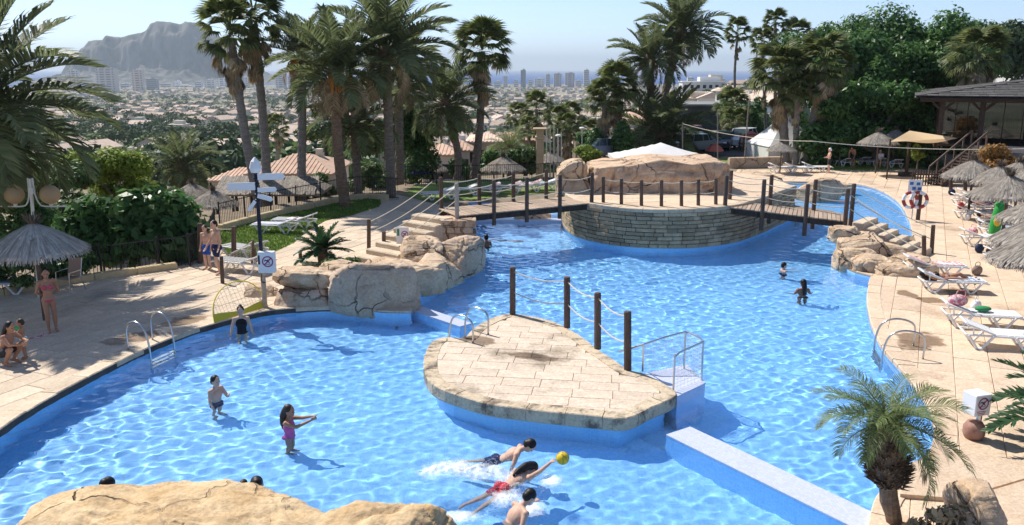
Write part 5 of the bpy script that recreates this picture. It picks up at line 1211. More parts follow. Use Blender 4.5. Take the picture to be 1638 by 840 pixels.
# ---- yellow pop-up goal
ga = G(343, 517, 0); gb = G(425, 492, 0); gd = (gb - ga); t = thing('pop_up_goal', 'yellow framed pop up water polo goal with a pale net by the pool edge', 'goal', tuple((ga + gb) / 2)); up = Vector((-.25, .42, .78)).normalized()
arc = [ga + gd * (.5 - .5 * math.cos(math.pi * i / 20)) + up * math.sin(math.pi * i / 20) ** .75 * .98 for i in range(21)]
b = MB(); b.tube(arc, .016, 6); b.build('frame', MT['yellow'], t, world=True)
b = MB()
base_ = [ga + gd * (i / 16) for i in range(17)]
for i in range(17): b.tube([base_[i], arc[max(0, min(20, int(round(10 - 10 * math.cos(0) + 0)))) if False else min(range(21), key=lambda k: abs((arc[k] - ga).dot(gd) / gd.dot(gd) - i / 16))]], .004, 3, cap=False)
for j in range(1, 9): 
    pts = [base_[i] + (arc[min(range(21), key=lambda k: abs((arc[k] - ga).dot(gd) / gd.dot(gd) - i / 16))] - base_[i]) * (j / 9) for i in range(17)]; b.tube(pts, .004, 3, cap=False)
b.build('net', MT['rope'], t, world=True, kind='stuff')
b = MB(); n_ = 12; vs = []
for i in range(n_ + 1):
    q = ga + gd * (i / n_); hh = .19 + .05 * math.cos(2 * math.pi * i / n_); vs += [q + Vector((0, 0, .015)), q + up * hh, q + up * hh + Vector((.02, .03, 0)), q + Vector((.05, .10, .015))]
b.add(vs, [(i * 4 + e, i * 4 + (e + 1) % 4, i * 4 + 4 + (e + 1) % 4, i * 4 + 4 + e) for i in range(n_) for e in range(4)]); b.build('base_skirt', MT['yellow'], t, world=True)
# ---- direction post and notice boxes
def no_diving(parent, c, r, ax, ay, nrm):
    """prohibition sign: ring, slash and a small diving figure on a flat face"""
    c = Vector(c); b = MB(); n = 28
    ring = [c + ax * r * math.cos(2 * math.pi * k / n) + ay * r * math.sin(2 * math.pi * k / n) for k in range(n)]; vs = []
    for k in range(n):
        d = (ring[k] - c); vs += [ring[k] + nrm * .004, c + d * .80 + nrm * .004]
    b.add(vs, [(k * 2, k * 2 + 1, (k * 2 + 3) % (2 * n), (k * 2 + 2) % (2 * n)) for k in range(n)])
    s = (ax + ay).normalized() * r * .85; w_ = (ax - ay).normalized() * r * .10; b.add([c - s - w_ + nrm * .005, c - s + w_ + nrm * .005, c + s + w_ + nrm * .005, c + s - w_ + nrm * .005], [(0, 1, 2, 3)])
    b.build('prohibition_ring', MT['sign_red'], parent, world=True)
    b = MB(); f = lambda x, y: c + ax * r * x + ay * r * y + nrm * .003
    def stroke(p, q, w):
        p = Vector(p); q = Vector(q); d = (q - p).normalized(); o = Vector((-d.y, d.x)) * w; b.add([f(*(p + o)), f(*(p - o)), f(*(q - o)), f(*(q + o))], [(0, 1, 2, 3)])
    stroke((-.45, .30), (.05, .05), .10); stroke((.05, .05), (.40, -.35), .06); stroke((-.45, .30), (-.62, .02), .06); stroke((-.1, .1), (.1, .38), .06)
    hd = [f(.18 + .1 * math.cos(k), -.02 + .1 * math.sin(k)) for k in np.linspace(0, 6.28, 9)[:-1]]; b.add(hd, [tuple(range(8))])
    stroke((-.6, -.45), (.5, -.52), .03)
    b.build('diving_figure', MT['sign_black'], parent, world=True)
sp = G(424, 492, 0); t = thing('direction_post', 'tall direction post with white arrow boards and a white notice box', 'signpost', tuple(sp))
stp = D(409, 276, sp.y); b = MB(); ax_ = stp - sp
b.tube([sp, sp + ax_ * .28], .07, 10); b.build('lower_pole', MT['rock_red'], t, world=True)
defm('pole_blue', (.014, .018, .035), .5)
b = MB(); b.tube([sp + ax_ * .28, sp + ax_ * .97, stp], [.055, .05, .045], 10)
b.build('pole', MT['pole_blue'], t, world=True)
for k in range(5): b = MB(); q = sp + ax_ * (.80 + .04 * k); b.ball(q, (.085, .085, .05), 10, 6); b.build('ball_ring', MT['pole_blue'], t, world=True)
def arrow(u0, v0, u1, v1, h_, tipf, yo):
    a = D(u0, v0, sp.y + yo); c = D(u1, v1, sp.y + yo); d = (c - a).normalized(); w_ = Vector((0, 0, h_ / 2)); w_ = w_ - d * w_.dot(d); n_ = d.cross(w_).normalized() * .012
    pr = [a - w_, c - w_, c + d * tipf, c + w_, a + w_]; b = MB(); vs = [p - n_ for p in pr] + [p + n_ for p in pr]
    b.add(vs, [(0, 1, 2, 3, 4), (9, 8, 7, 6, 5)] + [(i, 5 + i, 5 + (i + 1) % 5, (i + 1) % 5) for i in range(5)]); b.build('arrow_board', MT['sign_white'], t, world=True)
arrow(408, 298, 366, 299, .21, .05, -.07); arrow(412, 283, 452, 282, .18, .06, -.07); arrow(412, 304, 440, 303, .13, .05, -.06); arrow(412, 313, 434, 319, .13, .05, -.08); arrow(408, 322, 399, 335, .16, .05, -.08)
b = MB(); b.lathe([(.13, 0), (.17, .12), (.12, .30), (.02, .42)], 8, stp); b.build('top_cap', MT['sign_white'], t, world=True)
bc = D(427, 419, sp.y - .12); b = MB(); b.box(bc, (.46, .20, .60), ch=.015); b.build('notice_box', MT['sign_white'], t, world=True)
no_diving(t, bc + Vector((.05, -.105, .03)), .155, Vector((1, 0, 0)), Vector((0, 0, 1)), Vector((0, -1, 0)))
b = MB(); b.box(bc + Vector((-.19, -.10, .08)), (.05, .012, .26)); b.build('dark_label', MT['sign_black'], t, world=True)
sp2 = G(645, 402, .35); t = thing('notice_sign', 'small white no diving sign on a thin pole above the pale rocks', 'sign', tuple(sp2)); b = MB(); b.tube([sp2 - Vector((0, 0, .3)), sp2 + Vector((0, 0, .35))], .015, 6); b.build('pole', MT['steel'], t, world=True)
bc = D(644, 377, sp2.y - .02); b = MB(); b.box(bc, (.44, .03, .60), ch=.008); b.build('board', MT['sign_white'], t, world=True); no_diving(t, bc + Vector((.08, -.02, .05)), .12, Vector((1, 0, 0)), Vector((0, 0, 1)), Vector((0, -1, 0)))
b = MB(); b.box(bc + Vector((-.15, -.014, .12)), (.08, .012, .24)); defm('sign_green', (.05, .25, .12), .5); b.build('green_label', MT['sign_green'], t, world=True)
p3 = G(1562, 700, 0); t = thing('notice_box', 'white notice box with a no diving symbol near the dark cycad', 'sign', tuple(p3)); b = MB(); b.tube([p3, p3 + Vector((0, 0, .5))], .05, 8); b.build('post', MT['steel'], t, world=True)
bc = D(1562, 644, p3.y) ; rzb = R(16); Mz = Matrix.Rotation(rzb, 4, 'Z'); b = MB(); b.box(bc, (.34, .32, .40), rz=rzb, ch=.012); b.build('box', MT['sign_white'], t, world=True)
no_diving(t, bc + Mz @ Vector((-.01, -.163, .04)), .115, (Mz @ Vector((1, 0, 0))), Vector((0, 0, 1)), Mz @ Vector((0, -1, 0)))
for k in range(3): b = MB(); b.box(bc + Mz @ Vector((-.03, -.1615, -.11 - .03 * k)), (.2 - .03 * k, .004, .010), rz=rzb); b.build('print_line', MT['sign_red'], t, world=True)
defm('terracotta', (.24, .10, .065), .7, (.40, .24, .18), 4)
p4 = G(1562, 705, 0); b = MB(); b.lathe([(.02, .0), (.15, .01), (.19, .10), (.19, .22), (.13, .32), (.0, .34)], 18, p4 + Vector((.0, .12, .0))); tag(b.build('terracotta_pot', MT['terracotta'], smooth=True), 'reddish terracotta pot standing at the foot of the white notice box', 'pot')
# ---- life buoys
q = G(1468, 352, 0); t = thing('lifebuoy_stand', 'dark post with a white and blue notice board beside the back pool', 'post', tuple(q)); b = MB(); b.tube([q, q + Vector((0, 0, 1.15))], .09, 10); b.build('post', MT['wood_post'], t, world=True)
b = MB(); c = D(1464, 297, q.y + .1); b.tube([Vector((c.x, c.y, 0)), c], .02, 6); b.build('pole', MT['steel'], t, world=True); b = MB(); b.box(c, (.62, .03, .52), ch=.01); b.build('board', MT['sign_white'], t, world=True)
defm('blue_print', (.04, .18, .5), .6); b = MB()
for k, (dx, dz) in enumerate([(-.17, .1), (.13, .08), (-.05, -.12), (.2, -.14)]): b.box(c + Vector((dx, -.019, dz)), (.16, .004, .13))
b.build('blue_print', MT['blue_print'], t, world=True)
defm('buoy_red', (.42, .06, .05), .5)
for k, (du, lab) in enumerate([(1456, 'red and white lifebuoy hanging on the left of the dark post'), (1470, 'red and white lifebuoy hanging on the right of the dark post')]):
    c = D(du, 320, q.y - .14); b = MB(); nn = 24; mm_ = 10; Rr, r_ = .33, .075; vs = []
    for i in range(nn):
        a = 2 * math.pi * i / nn
        for j in range(mm_): e = 2 * math.pi * j / mm_; vs.append(((Rr + r_ * math.cos(e)) * math.cos(a), r_ * math.sin(e), (Rr + r_ * math.cos(e)) * math.sin(a)))
    b.add(vs, [(i * mm_ + j, ((i + 1) % nn) * mm_ + j, ((i + 1) % nn) * mm_ + (j + 1) % mm_, i * mm_ + (j + 1) % mm_) for i in range(nn) for j in range(mm_)])
    b.m = [1 if (i // 3) % 2 else 0 for i in range(nn) for j in range(mm_)]; o = b.build('lifebuoy', [MT['buoy_red'], MT['sign_white']], smooth=True); o.location = c; o.rotation_euler = (R(-6), 0, R(10 - 25 * k)); tag(o, lab, 'lifebuoy')
# ---- green inflatable toy
q = G(1588, 384, 0); t = thing('inflatable_toy', 'bright green inflatable pool toy with a yellow belly standing by the parasols', 'inflatable toy', tuple(q))
defm('inflatable_green', (.03, .32, .06), .35); defm('inflatable_yellow', (.75, .45, .03), .35)
b = MB(); b.tube(crom([Vector((0, 0, .12)), Vector((.02, 0, .5)), Vector((.08, 0, .9)), Vector((.12, 0, 1.3)), Vector((.30, 0, 1.52))], 4), [.16 + .08 * math.sin(math.pi * i / 16) - .06 * i / 16 for i in range(17)], 12); b.build('body', MT['inflatable_green'], t, smooth=True)
b = MB(); b.tube(crom([Vector((-.05, 0, 1.38)), Vector((.15, 0, 1.52)), Vector((.50, 0, 1.68))], 4), [.10, .10, .09, .09, .08, .08, .07, .06, .03], 10); b.build('snout', MT['inflatable_green'], t, smooth=True)
b = MB(); b.ball((-.02, -.20, .78), (.15, .07, .2), 12, 8); b.build('belly', MT['inflatable_yellow'], t, smooth=True); b = MB(); b.ball((-.02, -.265, .80), (.06, .02, .06), 10, 6); b.build('spot', MT['sign_black'], t, smooth=True)
for s in (-1, 1): b = MB(); b.tube([(s * .05, -.05, .2), (s * .25, -.2, .10), (s * .34, -.3, .10)], [.09, .085, .05], 8); b.build('leg', MT['inflatable_green'], t, smooth=True)
# bag on the lounger, sandals
defm('pink_cloth', (.55, .16, .22), .9, (.75, .55, .55), 12, contrast=(.45, .55))
c = Vector((11.75, 21.45, .48)); b = MB(); b.ball((0, 0, .02), (.26, .17, .16), 14, 10); o = b.build('beach_bag', MT['pink_cloth'], smooth=True); o.location = c + Vector((.0, 0, .15)); tag(o, 'pink and white beach bag on the second nearest right lounger', 'bag')
b = MB(); b.tube(crom([Vector((-.12, -.1, .08)), Vector((-.1, -.12, .30)), Vector((.1, -.12, .30)), Vector((.12, -.1, .08))], 4), .014, 6); b.build('handle', MT['pink_cloth'], o)
defm('green_cloth', (.04, .25, .10), .9); b = MB(); b.ball((0, 0, 0), (.22, .14, .07), 12, 8); o = b.build('green_towel', MT['green_cloth'], smooth=True); o.location = (12.35, 21.3, .47); tag(o, 'crumpled green towel beside the pink beach bag', 'towel')
for k, (u, v, rz, lab) in enumerate([(56, 541, .3, 'pink sandal on the deck, the one nearer the crouching adult'), (69, 537, .9, 'pink sandal on the deck, the one nearer the standing woman')]):
    b = MB(); b.prism([(.12 * math.cos(x) * (1 if math.cos(x) > 0 else 1.1), .045 * math.sin(x)) for x in np.linspace(0, 6.28, 15)[:-1]], 0, .02); b.tube([(.02, -.045, .015), (.05, 0, .06), (.02, .045, .015)], .010, 5); o = b.build('sandal', MT['pink_cloth']); o.location = G(u, v, .003); o.rotation_euler = (0, 0, rz); tag(o, lab, 'sandal')
# ---- thatched shelter on the lower terrace
sc_ = D(440, 305, 46); t = thing('thatched_shelter', 'long low thatched shelter on dark posts behind the lawn', 'shelter', (sc_.x, 46, -2.1))
zr = D(440, 300, 46).z + 2.1; x0 = X(350, 46) - sc_.x; x1 = X(522, 46) - sc_.x
b = MB(); b.add([(x0, -1.6, zr - .1), (x1, -1.6, zr - .1), (x1, 1.6, zr - .1), (x0, 1.6, zr - .1), (x0 + .9, 0, zr + .62), (x1 - .9, 0, zr + .62), (x0, -1.6, zr - .25), (x1, -1.6, zr - .25), (x1, 1.6, zr - .25), (x0, 1.6, zr - .25)], [(0, 1, 5, 4), (1, 2, 5), (2, 3, 4, 5), (3, 0, 4), (6, 7, 1, 0), (7, 8, 2, 1), (8, 9, 3, 2), (9, 6, 0, 3), (9, 8, 7, 6)])
rg = random.Random(5)
for i in range(1400):
    x = rg.uniform(x0 + .3, x1 - .3); s0 = rg.uniform(0, .8); e = s0 + .3; f = lambda q: Vector((x, -1.7 * q, zr + .66 - .76 * q)); p, q_ = f(s0), f(min(1.08, e)); b.add([p + Vector((-.02, 0, .02)), p + Vector((.02, 0, .02)), q_ + Vector((.03 + rg.uniform(-.05, .05), 0, .03)), q_ + Vector((-.03, 0, .03))], [(0, 1, 2, 3)])
b.build('thatch', MT['thatch'], t)
for k in range(6):
    x = x0 + .3 + (x1 - x0 - .6) * k / 5
    for y_ in (-1.3, 1.3): b = MB(); b.tube([(x, y_, -.2), (x, y_, zr - .2)], .08, 8); b.build('post', MT['wood_dark'], t)
# ---- white canopy
cc = D(1056, 244, 46); wx = 2.55; zt = D(1056, 228, 46).z; ze = D(1056, 252, 46).z; t = thing('white_canopy', 'white stretched canopy with four low slopes behind the reddish rock wall', 'canopy', (cc.x, 46, 0))
nn = 12; V = []; 
for i in range(nn + 1):
    for j in range(nn + 1):
        a, c = -1 + 2 * i / nn, -1 + 2 * j / nn; m_ = max(abs(a), abs(c)); V.append((a * wx, c * wx, ze + (zt - ze) * (1 - m_) ** 1.15 + .0))
F = [(i * (nn + 1) + j, (i + 1) * (nn + 1) + j, (i + 1) * (nn + 1) + j + 1, i * (nn + 1) + j + 1) for i in range(nn) for j in range(nn)]
o = npmesh('canopy_cloth', V, F, MT['white_fabric'], t); 
b = MB()
for s in range(4):
    a = [(-wx, -wx), (wx, -wx), (wx, wx), (-wx, wx)]; p, q_ = a[s], a[(s + 1) % 4]; b.add([(p[0], p[1], ze), (q_[0], q_[1], ze), (q_[0], q_[1], ze - .18), (p[0], p[1], ze - .18)], [(0, 1, 2, 3)])
b.build('valance', MT['white_fabric'], t)
for sx in (-1, 1):
    for sy in (-1, 1): b = MB(); b.tube([(sx * wx * .96, sy * wx * .96, 0), (sx * wx * .96, sy * wx * .96, ze)], .04, 8); b.build('post', MT['steel'], t)
# ---- white tents
def tent(label, u, y, w_, ze_, zp):
    t = thing('white_tent', label, 'tent', (X(u, y), y, 0), R(8)); b = MB(); n = 8; prof = [(w_ * (1 - k / n) ** 1.5, ze_ + (zp - ze_) * (k / n)) for k in range(n)] + [(.02, zp)]
    vs = [(sx * r_, sy * r_, z) for r_, z in prof for sx, sy in ((-1, -1), (1, -1), (1, 1), (-1, 1))]
    b.add(vs, [(k * 4 + e, k * 4 + (e + 1) % 4, k * 4 + 4 + (e + 1) % 4, k * 4 + 4 + e) for k in range(n) for e in range(4)]); b.build('roof', MT['white_fabric'], t)
    b = MB(); b.box((0, 0, ze_ / 2), (w_ * 1.94, w_ * 1.94, ze_ - .01)); b.build('wall', MT['wall_white'], t)
    for sx in (-1, 1):
        for sy in (-1, 1): b = MB(); b.tube([(sx * w_, sy * w_, 0), (sx * w_, sy * w_, ze_ + .05)], .04, 6); b.build('post', MT['steel'], t)
tent('white pointed tent behind the stout fan palms, left one', 1252, 64, 2.1, 1.05, 3.9); tent('white pointed tent behind the stout fan palms, right one', 1284, 66, 1.7, .95, 4.2)
# ---- stone column, flag poles, walls, sheds
q = bz(863, 59, -2.1); t = thing('stone_column', 'square sandstone column with a wide capital beyond the left bridge', 'column', tuple(q)); zt = D(863, 205, 59).z + 2.1
defm('sandstone', (.52, .38, .22), .9, (.62, .48, .30), 1.5, bump=.4)
b = MB(); b.box((0, 0, zt * .42), (.52, .52, zt * .84), ch=.03); b.build('shaft', MT['sandstone'], t); b = MB(); b.box((0, 0, zt * .84 + .10), (.66, .66, .2), ch=.03); b.build('collar', MT['sandstone'], t)
b = MB(); b.box((0, 0, zt * .84 + .42), (.50, .50, .44)); b.box((0, 0, zt * .84 + .70), (.92, .92, .12), ch=.02); b.build('capital', MT['sandstone'], t)
for k, (u, v1) in enumerate([(874, 205), (880, 200), (886, 203), (892, 206), (898, 212)]):
    q = bz(u, 60, -2.1); b = MB(); b.tube([q, D(u, v1, 60)], .035, 6); tag(b.build('flagpole', MT['cream_paint']), ('leftmost thin white flagpole right beside the stone column', 'second thin white flagpole right of the stone column', 'middle one of the five thin white flagpoles', 'fourth thin white flagpole, left of the last one', 'rightmost thin white flagpole of the row by the column')[k], 'flagpole', 'row of thin flagpoles by the column')
for u, y, v1, lab in ((931, 64, 205, 'white lamp pole with a flat head left of the fan palms'), (893, 58, 217, 'short white lamp on a pole behind the grey thatched parasol')):
    q = bz(u, y, -1); t = thing('street_lamp', lab, 'lamp post', tuple(q)); e = D(u, v1, y) - q; b = MB(); b.tube([(0, 0, 0), e], .04, 6); b.build('pole', MT['cream_paint'], t); b = MB(); b.ball(e, (.22, .22, .09), 10, 6); b.build('lamp_head', MT['sign_white'], t)
def wallbox(name, label, cat, u0, u1, y, v0, v1, mt, depth=.4, y2=None):
    a = D(u0, v0, y); c = D(u1, v1, y2 or y); b = MB(); b.bar(Vector((a.x, y, (a.z + c.z) / 2)), Vector((c.x, y2 or y, (a.z + c.z) / 2)), depth, a.z - c.z); return tag(b.build(name, MT[mt]), label, cat)
defm('grey_wall', (.20, .21, .20), .9, (.26, .27, .26), 1, world=True); defm('slate_wall', (.085, .095, .095), .9, (.12, .13, .13), 1, world=True)
wallbox('garden_wall', 'pale beige garden wall behind the dark cypress', 'wall', 972, 1062, 76, 206, 242, 'wall_cream')
wallbox('screen', 'long grey screen standing above the pale beige wall', 'screen', 968, 1060, 77.2, 203, 223, 'grey_wall')
t = thing('dark_shed', 'large dark slate coloured building with a pale flat roof right of the squat palm', 'building', (X(1125, 96), 96, 0)); a = D(1082, 170, 96); c = D(1172, 205, 96); b = MB(); b.box((0, 4, (a.z + -2) / 2), (c.x - a.x, 8, a.z + 2)); b.build('wall', MT['slate_wall'], t); b = MB(); b.box((-.2, 4, a.z + .12), (c.x - a.x + .8, 8.8, .22)); b.build('roof', MT['grey_wall'], t)
# ---- villas just below the garden
def villa(label, u0, u1, y, v_e, v_r, dep=7, zb=-6, wallm='wall_cream', roofm='roof_tile', rz=0, wins=3):
    a = D(u0, v_e, y); c = D(u1, v_e, y); zr = D(u0, v_r, y + dep / 2).z; w_ = c.x - a.x; t = thing('villa', label, 'house', ((a.x + c.x) / 2, y, zb), rz)
    hz_ = a.z - zb; b = MB(); b.box((0, dep / 2, hz_ / 2), (w_, dep, hz_)); b.build('wall', MT[wallm], t)
    e = .45; x0, x1, y0, y1 = -w_ / 2 - e, w_ / 2 + e, -e, dep + e; rh_ = zr - a.z; ins = min(dep / 2 + e, w_ / 2) * .95
    b = MB(); b.add([(x0, y0, hz_), (x1, y0, hz_), (x1, y1, hz_), (x0, y1, hz_), (x0 + ins, dep / 2, hz_ + rh_), (x1 - ins, dep / 2, hz_ + rh_), (x0, y0, hz_ - .14), (x1, y0, hz_ - .14), (x1, y1, hz_ - .14), (x0, y1, hz_ - .14)], [(0, 1, 5, 4), (1, 2, 5), (2, 3, 4, 5), (3, 0, 4), (6, 7, 1, 0), (7, 8, 2, 1), (8, 9, 3, 2), (9, 6, 0, 3), (9, 8, 7, 6)])
    n_ = int((x1 - x0) / .30)                      # tile ribs down the front slope
    for i in range(n_ + 1):
        x = x0 + (x1 - x0) * i / n_; k = min(1, (x - x0) / ins, (x1 - x) / ins); 
        if k > .06: b.bar((x, y0, hz_ + .02), (x, y0 + (dep / 2 - y0) * k, hz_ + rh_ * k + .02), .14, .05)
    rf_ = b.build('roof', MT[roofm], t); b = MB(); b.box((w_ * .22, dep * .6, hz_ + rh_ * .8), (.55, .55, 1.0)); b.build('chimney', MT[wallm], rf_)
    for i in range(wins): x = -w_ / 2 + w_ * (i + .5) / wins; b = MB(); b.box((x, -.03, hz_ - 1.35), (.9, .08, 1.15)); o = b.build('window', MT['window_dark'], t); b = MB(); b.box((x, -.05, hz_ - 1.97), (1.1, .16, .08)); b.build('sill', MT['wall_white'], o)
    return t
villa('low villa with a broad terracotta roof behind the leaning palm pair', 402, 523, 60, 277, 246, 8)
villa('villa annex with a sloping terracotta roof left of the broad roof', 338, 412, 66, 288, 268, 6)
villa('white villa with a pink terracotta roof behind the leaning date palm', 676, 722, 66, 247, 231, 6, wallm='wall_white'); villa('small white villa wing with a terracotta roof beside the leaning date palm', 705, 748, 72, 240, 224, 6, wallm='wall_white')
villa('pale villa with a flat cream gable between the two leaning palms', 752, 800, 76, 226, 214, 7, roofm='roof_tile_pale'); villa('villa with a terracotta roof left of the stone column', 800, 850, 84, 224, 211, 7, zb=-8)
villa('villa with a pink roof behind the yellow green tree', 128, 176, 74, 262, 250, 6, zb=-9); villa('orange roofed house right of the cypress beyond the garden wall', 1010, 1040, 92, 190, 176, 6)
t = thing('white_villa', 'white two storey villa at the right edge above the pavilion roof', 'house', (X(1650, 115), 115, 0)); zt = D(1630, 94, 115).z; b = MB(); b.box((0, 3, zt / 2), (7.2, 7, zt)); b.build('wall', MT['wall_white'], t); b = MB(); b.box((-.2, 3, zt + .1), (7.8, 7.6, .25)); b.build('roof', MT['wall_cream'], t)
b = MB(); b.box((-1.5, -1.2, zt * .62), (7.6, 2.2, .2)); b.build('balcony', MT['wall_white'], t)
for x in (-2.6, -1.2): b = MB(); b.box((x, -.53, zt - 1.2), (.9, .1, 1.3)); b.build('window', MT['window_dark'], t)
# ---- parked cars
def car(label, p, rz, col, suv=False):
    key = 'paint' + str(len(MT)); defm(key, col, .3, spec=.6, coat=.5); t = thing('parked_car', label, 'car', tuple(p), rz); h_ = .18 if suv else 0
    def loft(secs): 
        b = MB(); n = len(secs[0]); vs = [q for s in secs for q in s]; b.add(vs, [(i * n + k, i * n + (k + 1) % n, (i + 1) * n + (k + 1) % n, (i + 1) * n + k) for i in range(len(secs) - 1) for k in range(n)] + [tuple(range(n))[::-1], tuple((len(secs) - 1) * n + k for k in range(n))]); return b
    sec = lambda x, w_, z0, z1: [(x, -w_, z0), (x, w_, z0), (x, w_ * 1.02, (z0 + z1) / 2), (x, w_ * .93, z1), (x, -w_ * .93, z1), (x, -w_ * 1.02, (z0 + z1) / 2)]
    loft([sec(-2.15, .70, .35, .75 + h_), sec(-2.0, .84, .26, .92 + h_), sec(-1.2, .88, .24, .95 + h_), sec(.6, .88, .24, .93 + h_), sec(1.7, .84, .26, .80 + h_), sec(2.12, .66, .36, .62 + h_)]).build('body', MT[key], t)
    loft([[(x, -w_, z0), (x, w_, z0), (x2, w2, z1), (x2, -w2, z1)] for x, w_, z0, x2, w2, z1 in ((-1.95 if suv else -1.6, .80, .90 + h_, -1.65 if suv else -1.1, .66, 1.40 + h_), (.95, .80, .90 + h_, .25, .66, 1.42 + h_))]).build('cabin_glass', MT['glass_dark'], t)
    b = MB(); b.box((-.45 if not suv else -.7, 0, 1.43 + h_), (1.35 if not suv else 1.9, 1.30, .05), ch=.02); 
    for s in (-1, 1):
        for x in (-.5, -1.5 if suv else -1.2, .6): b.bar((x, s * .80, .9 + h_), (x * .8 - .1, s * .66, 1.43 + h_), .07, .04)
    b.build('roof', MT[key], t)
    for x in (-1.35, 1.35):
        for s in (-1, 1):
            b = MB(); b.tube([(x, s * .70, .32), (x, s * .90, .32)], .32, 16); w_ = b.build('wheel', MT['black_iron'], t); b = MB(); b.tube([(x, s * .885, .32), (x, s * .91, .32)], .19, 12); b.build('rim', MT['steel'], w_)
    for s in (-1, 1): b = MB(); b.ball((2.02, s * .58, .66 + h_ * .8), (.10, .17, .08), 10, 6); b.build('headlight', MT['sign_white'], t)
for u, v, rz, col, suv, lab in [(1186, 236, -2.2, (.75, .75, .76), True, 'white parked off-road car left of the upper red parasol'), (1155, 238, -2.0, (.02, .03, .06), False, 'dark blue parked car beside the green conifer'), (1127, 240, -2.3, (.015, .018, .022), False, 'black parked car right of the white canopy'), (1106, 243, -2.6, (.30, .32, .34), False, 'dark silver parked car just above the white canopy'), (1084, 236, -2.4, (.35, .28, .24), False, 'beige parked car behind the white canopy'), (1103, 226, -2.2, (.42, .16, .14), False, 'dull red parked car at the back of the car park'), (972, 251, .4, (.16, .18, .22), False, 'dark grey parked car at the left corner of the white canopy')]:
    car(lab, G(u, v, 0.0), rz, col, suv)
# red parasols and the wooden lookout
for u, v, y, r_, lab in ((1143, 238, 66, .75, 'small red parasol in front of the dark parked cars'), (1201, 218, 70, .95, 'red parasol on top of the brown wooden lookout')):
    p = D(u, v, y); t = thing('red_parasol', lab, 'parasol', (p.x, y, 0)); b = MB(); b.tube([(0, 0, 0), (0, 0, p.z + .3)], .03, 6); b.build('pole', MT['steel'], t); b = MB(); b.lathe([(.03, p.z + .42), (r_ * .55, p.z + .22), (r_, p.z - .15), (r_ * .98, p.z - .18), (.03, p.z + .3)], 8); b.build('canopy', MT['red_fabric'], t)
y = 69.5; t = thing('wooden_lookout', 'brown wooden lookout stand below the red parasol', 'lookout stand', (X(1203, y), y, 0)); zp = D(1203, 230, y).z
for sx in (-.85, .85):
    for sy in (-.6, .6): b = MB(); b.bar((sx * 1.1, sy, 0), (sx, sy, zp + .8), .1, .1); b.build('leg', MT['wood_post'], t)
b = MB(); b.box((0, 0, zp), (2.0, 1.4, .08)); b.build('platform', MT['wood_post'], t)
for zz in (zp + .4, zp + .78, zp * .5): b = MB(); b.bar((-.95, -.62, zz), (.95, -.62, zz), .08, .06); b.build('rail', MT['wood_post'], t)
# thin poles and the long cable
for u, y, v0, v1, lab in ((1092, 62, 262, 196, 'thin white pole carrying the cable left of the parked cars'), (1148, 60, 262, 178, 'thin leaning mast left of the green conifer'), (1190, 58, 268, 160, 'thin slanting mast in front of the fan palms'), (1221, 66, 262, 215, 'dark post right of the wooden lookout')):
    p = bz(u, y, 0); b = MB(); b.tube([p, D(u + (8 if 'slant' in lab else 0), v1, y)], .045, 6); tag(b.build('mast', MT['wood_post'] if 'dark' in lab else MT['bark_grey']), lab, 'pole')
a = D(1092, 198, 62); m1 = D(1300, 226, 50); c = D(1640, 238, 44); b = MB(); b.tube(sag(a, m1, .3, 10) + sag(m1, c, .2, 10)[1:], .02, 5); tag(b.build('cable', MT['rope']), 'long pale cable strung from the thin white pole to the pavilion', 'cable')
# ---- the wooden pavilion on the right
PX0, PY0, PY1, PZF, PZE = 26.3, 52.6, 62.6, 2.15, 5.0
pv = thing('wooden_pavilion', 'two storey dark wooden pavilion with a broad grey shingle roof', 'pavilion', (PX0, PY0, 0))
PX1 = 46.0; ov = 1.5
b = MB(); x0, x1, y0, y1 = PX0 - ov, PX1, PY0 - ov, PY1 + ov; zr = PZE + 1.15; PYM = (PY0 + PY1) / 2; b.add([(x0, y0, PZE - .1), (x1, y0, PZE - .1), (x1, y1, PZE - .1), (x0, y1, PZE - .1), (x0 + 8.2, PYM, zr - .08), (x1, PYM, zr - .08)], [(0, 1, 5, 4), (1, 2, 5), (2, 3, 4, 5), (3, 0, 4), (3, 2, 1, 0)]); rfo = b.build('roof', MT['shingle'], pv, world=True)
rg = random.Random(3); rows_ = 13; sh_s = MB(); cnt = 0
for fce in range(2):                                  # shingle courses on the front and on the left slope
    for r_ in range(rows_):
        t0, t1 = r_ / rows_, (r_ + 1.25) / rows_
        if fce == 0: A = Vector((x0 + 8.2 * t0, y0 + (PYM - y0) * t0, PZE + (zr - PZE) * t0)); B_ = Vector((x1, A.y, A.z)); up = Vector((0, PYM - y0, zr - PZE)).normalized()
        else: A = Vector((x0 + 8.2 * t0, y1 + (PYM - y1) * t0, PZE + (zr - PZE) * t0)); B_ = Vector((A.x, y0 + (PYM - y0) * t0, A.z)); up = Vector((8.2, 0, zr - PZE)).normalized()
        Lr = (B_ - A).length; d = (B_ - A).normalized(); s_ = 0; nrm = d.cross(up).normalized()
        if nrm.z < 0: nrm = -nrm
        while s_ < Lr - .05:
            wd_ = min(rg.uniform(.45, .95), Lr - s_); ln_ = 6.9 / rows_ * 1.25; p = A + d * s_; k = [p + nrm * .05, p + d * (wd_ - .02) + nrm * .05, p + d * (wd_ - .02) + up * ln_ + nrm * .012, p + up * ln_ + nrm * .012, p + nrm * .005, p + d * (wd_ - .02) + nrm * .005]
            bb = MB() if (cnt < 300 and fce == 0 and p.x < 37) else sh_s
            bb.add(k, [(0, 1, 2, 3), (4, 5, 1, 0), (0, 3, 4), (1, 5, 2)])
            if bb is not sh_s: bb.build('shingle', MT['shingle'], rfo, world=True); cnt += 1
            s_ += wd_
sh_s.build('shingle', MT['shingle'], rfo, world=True, kind='stuff')
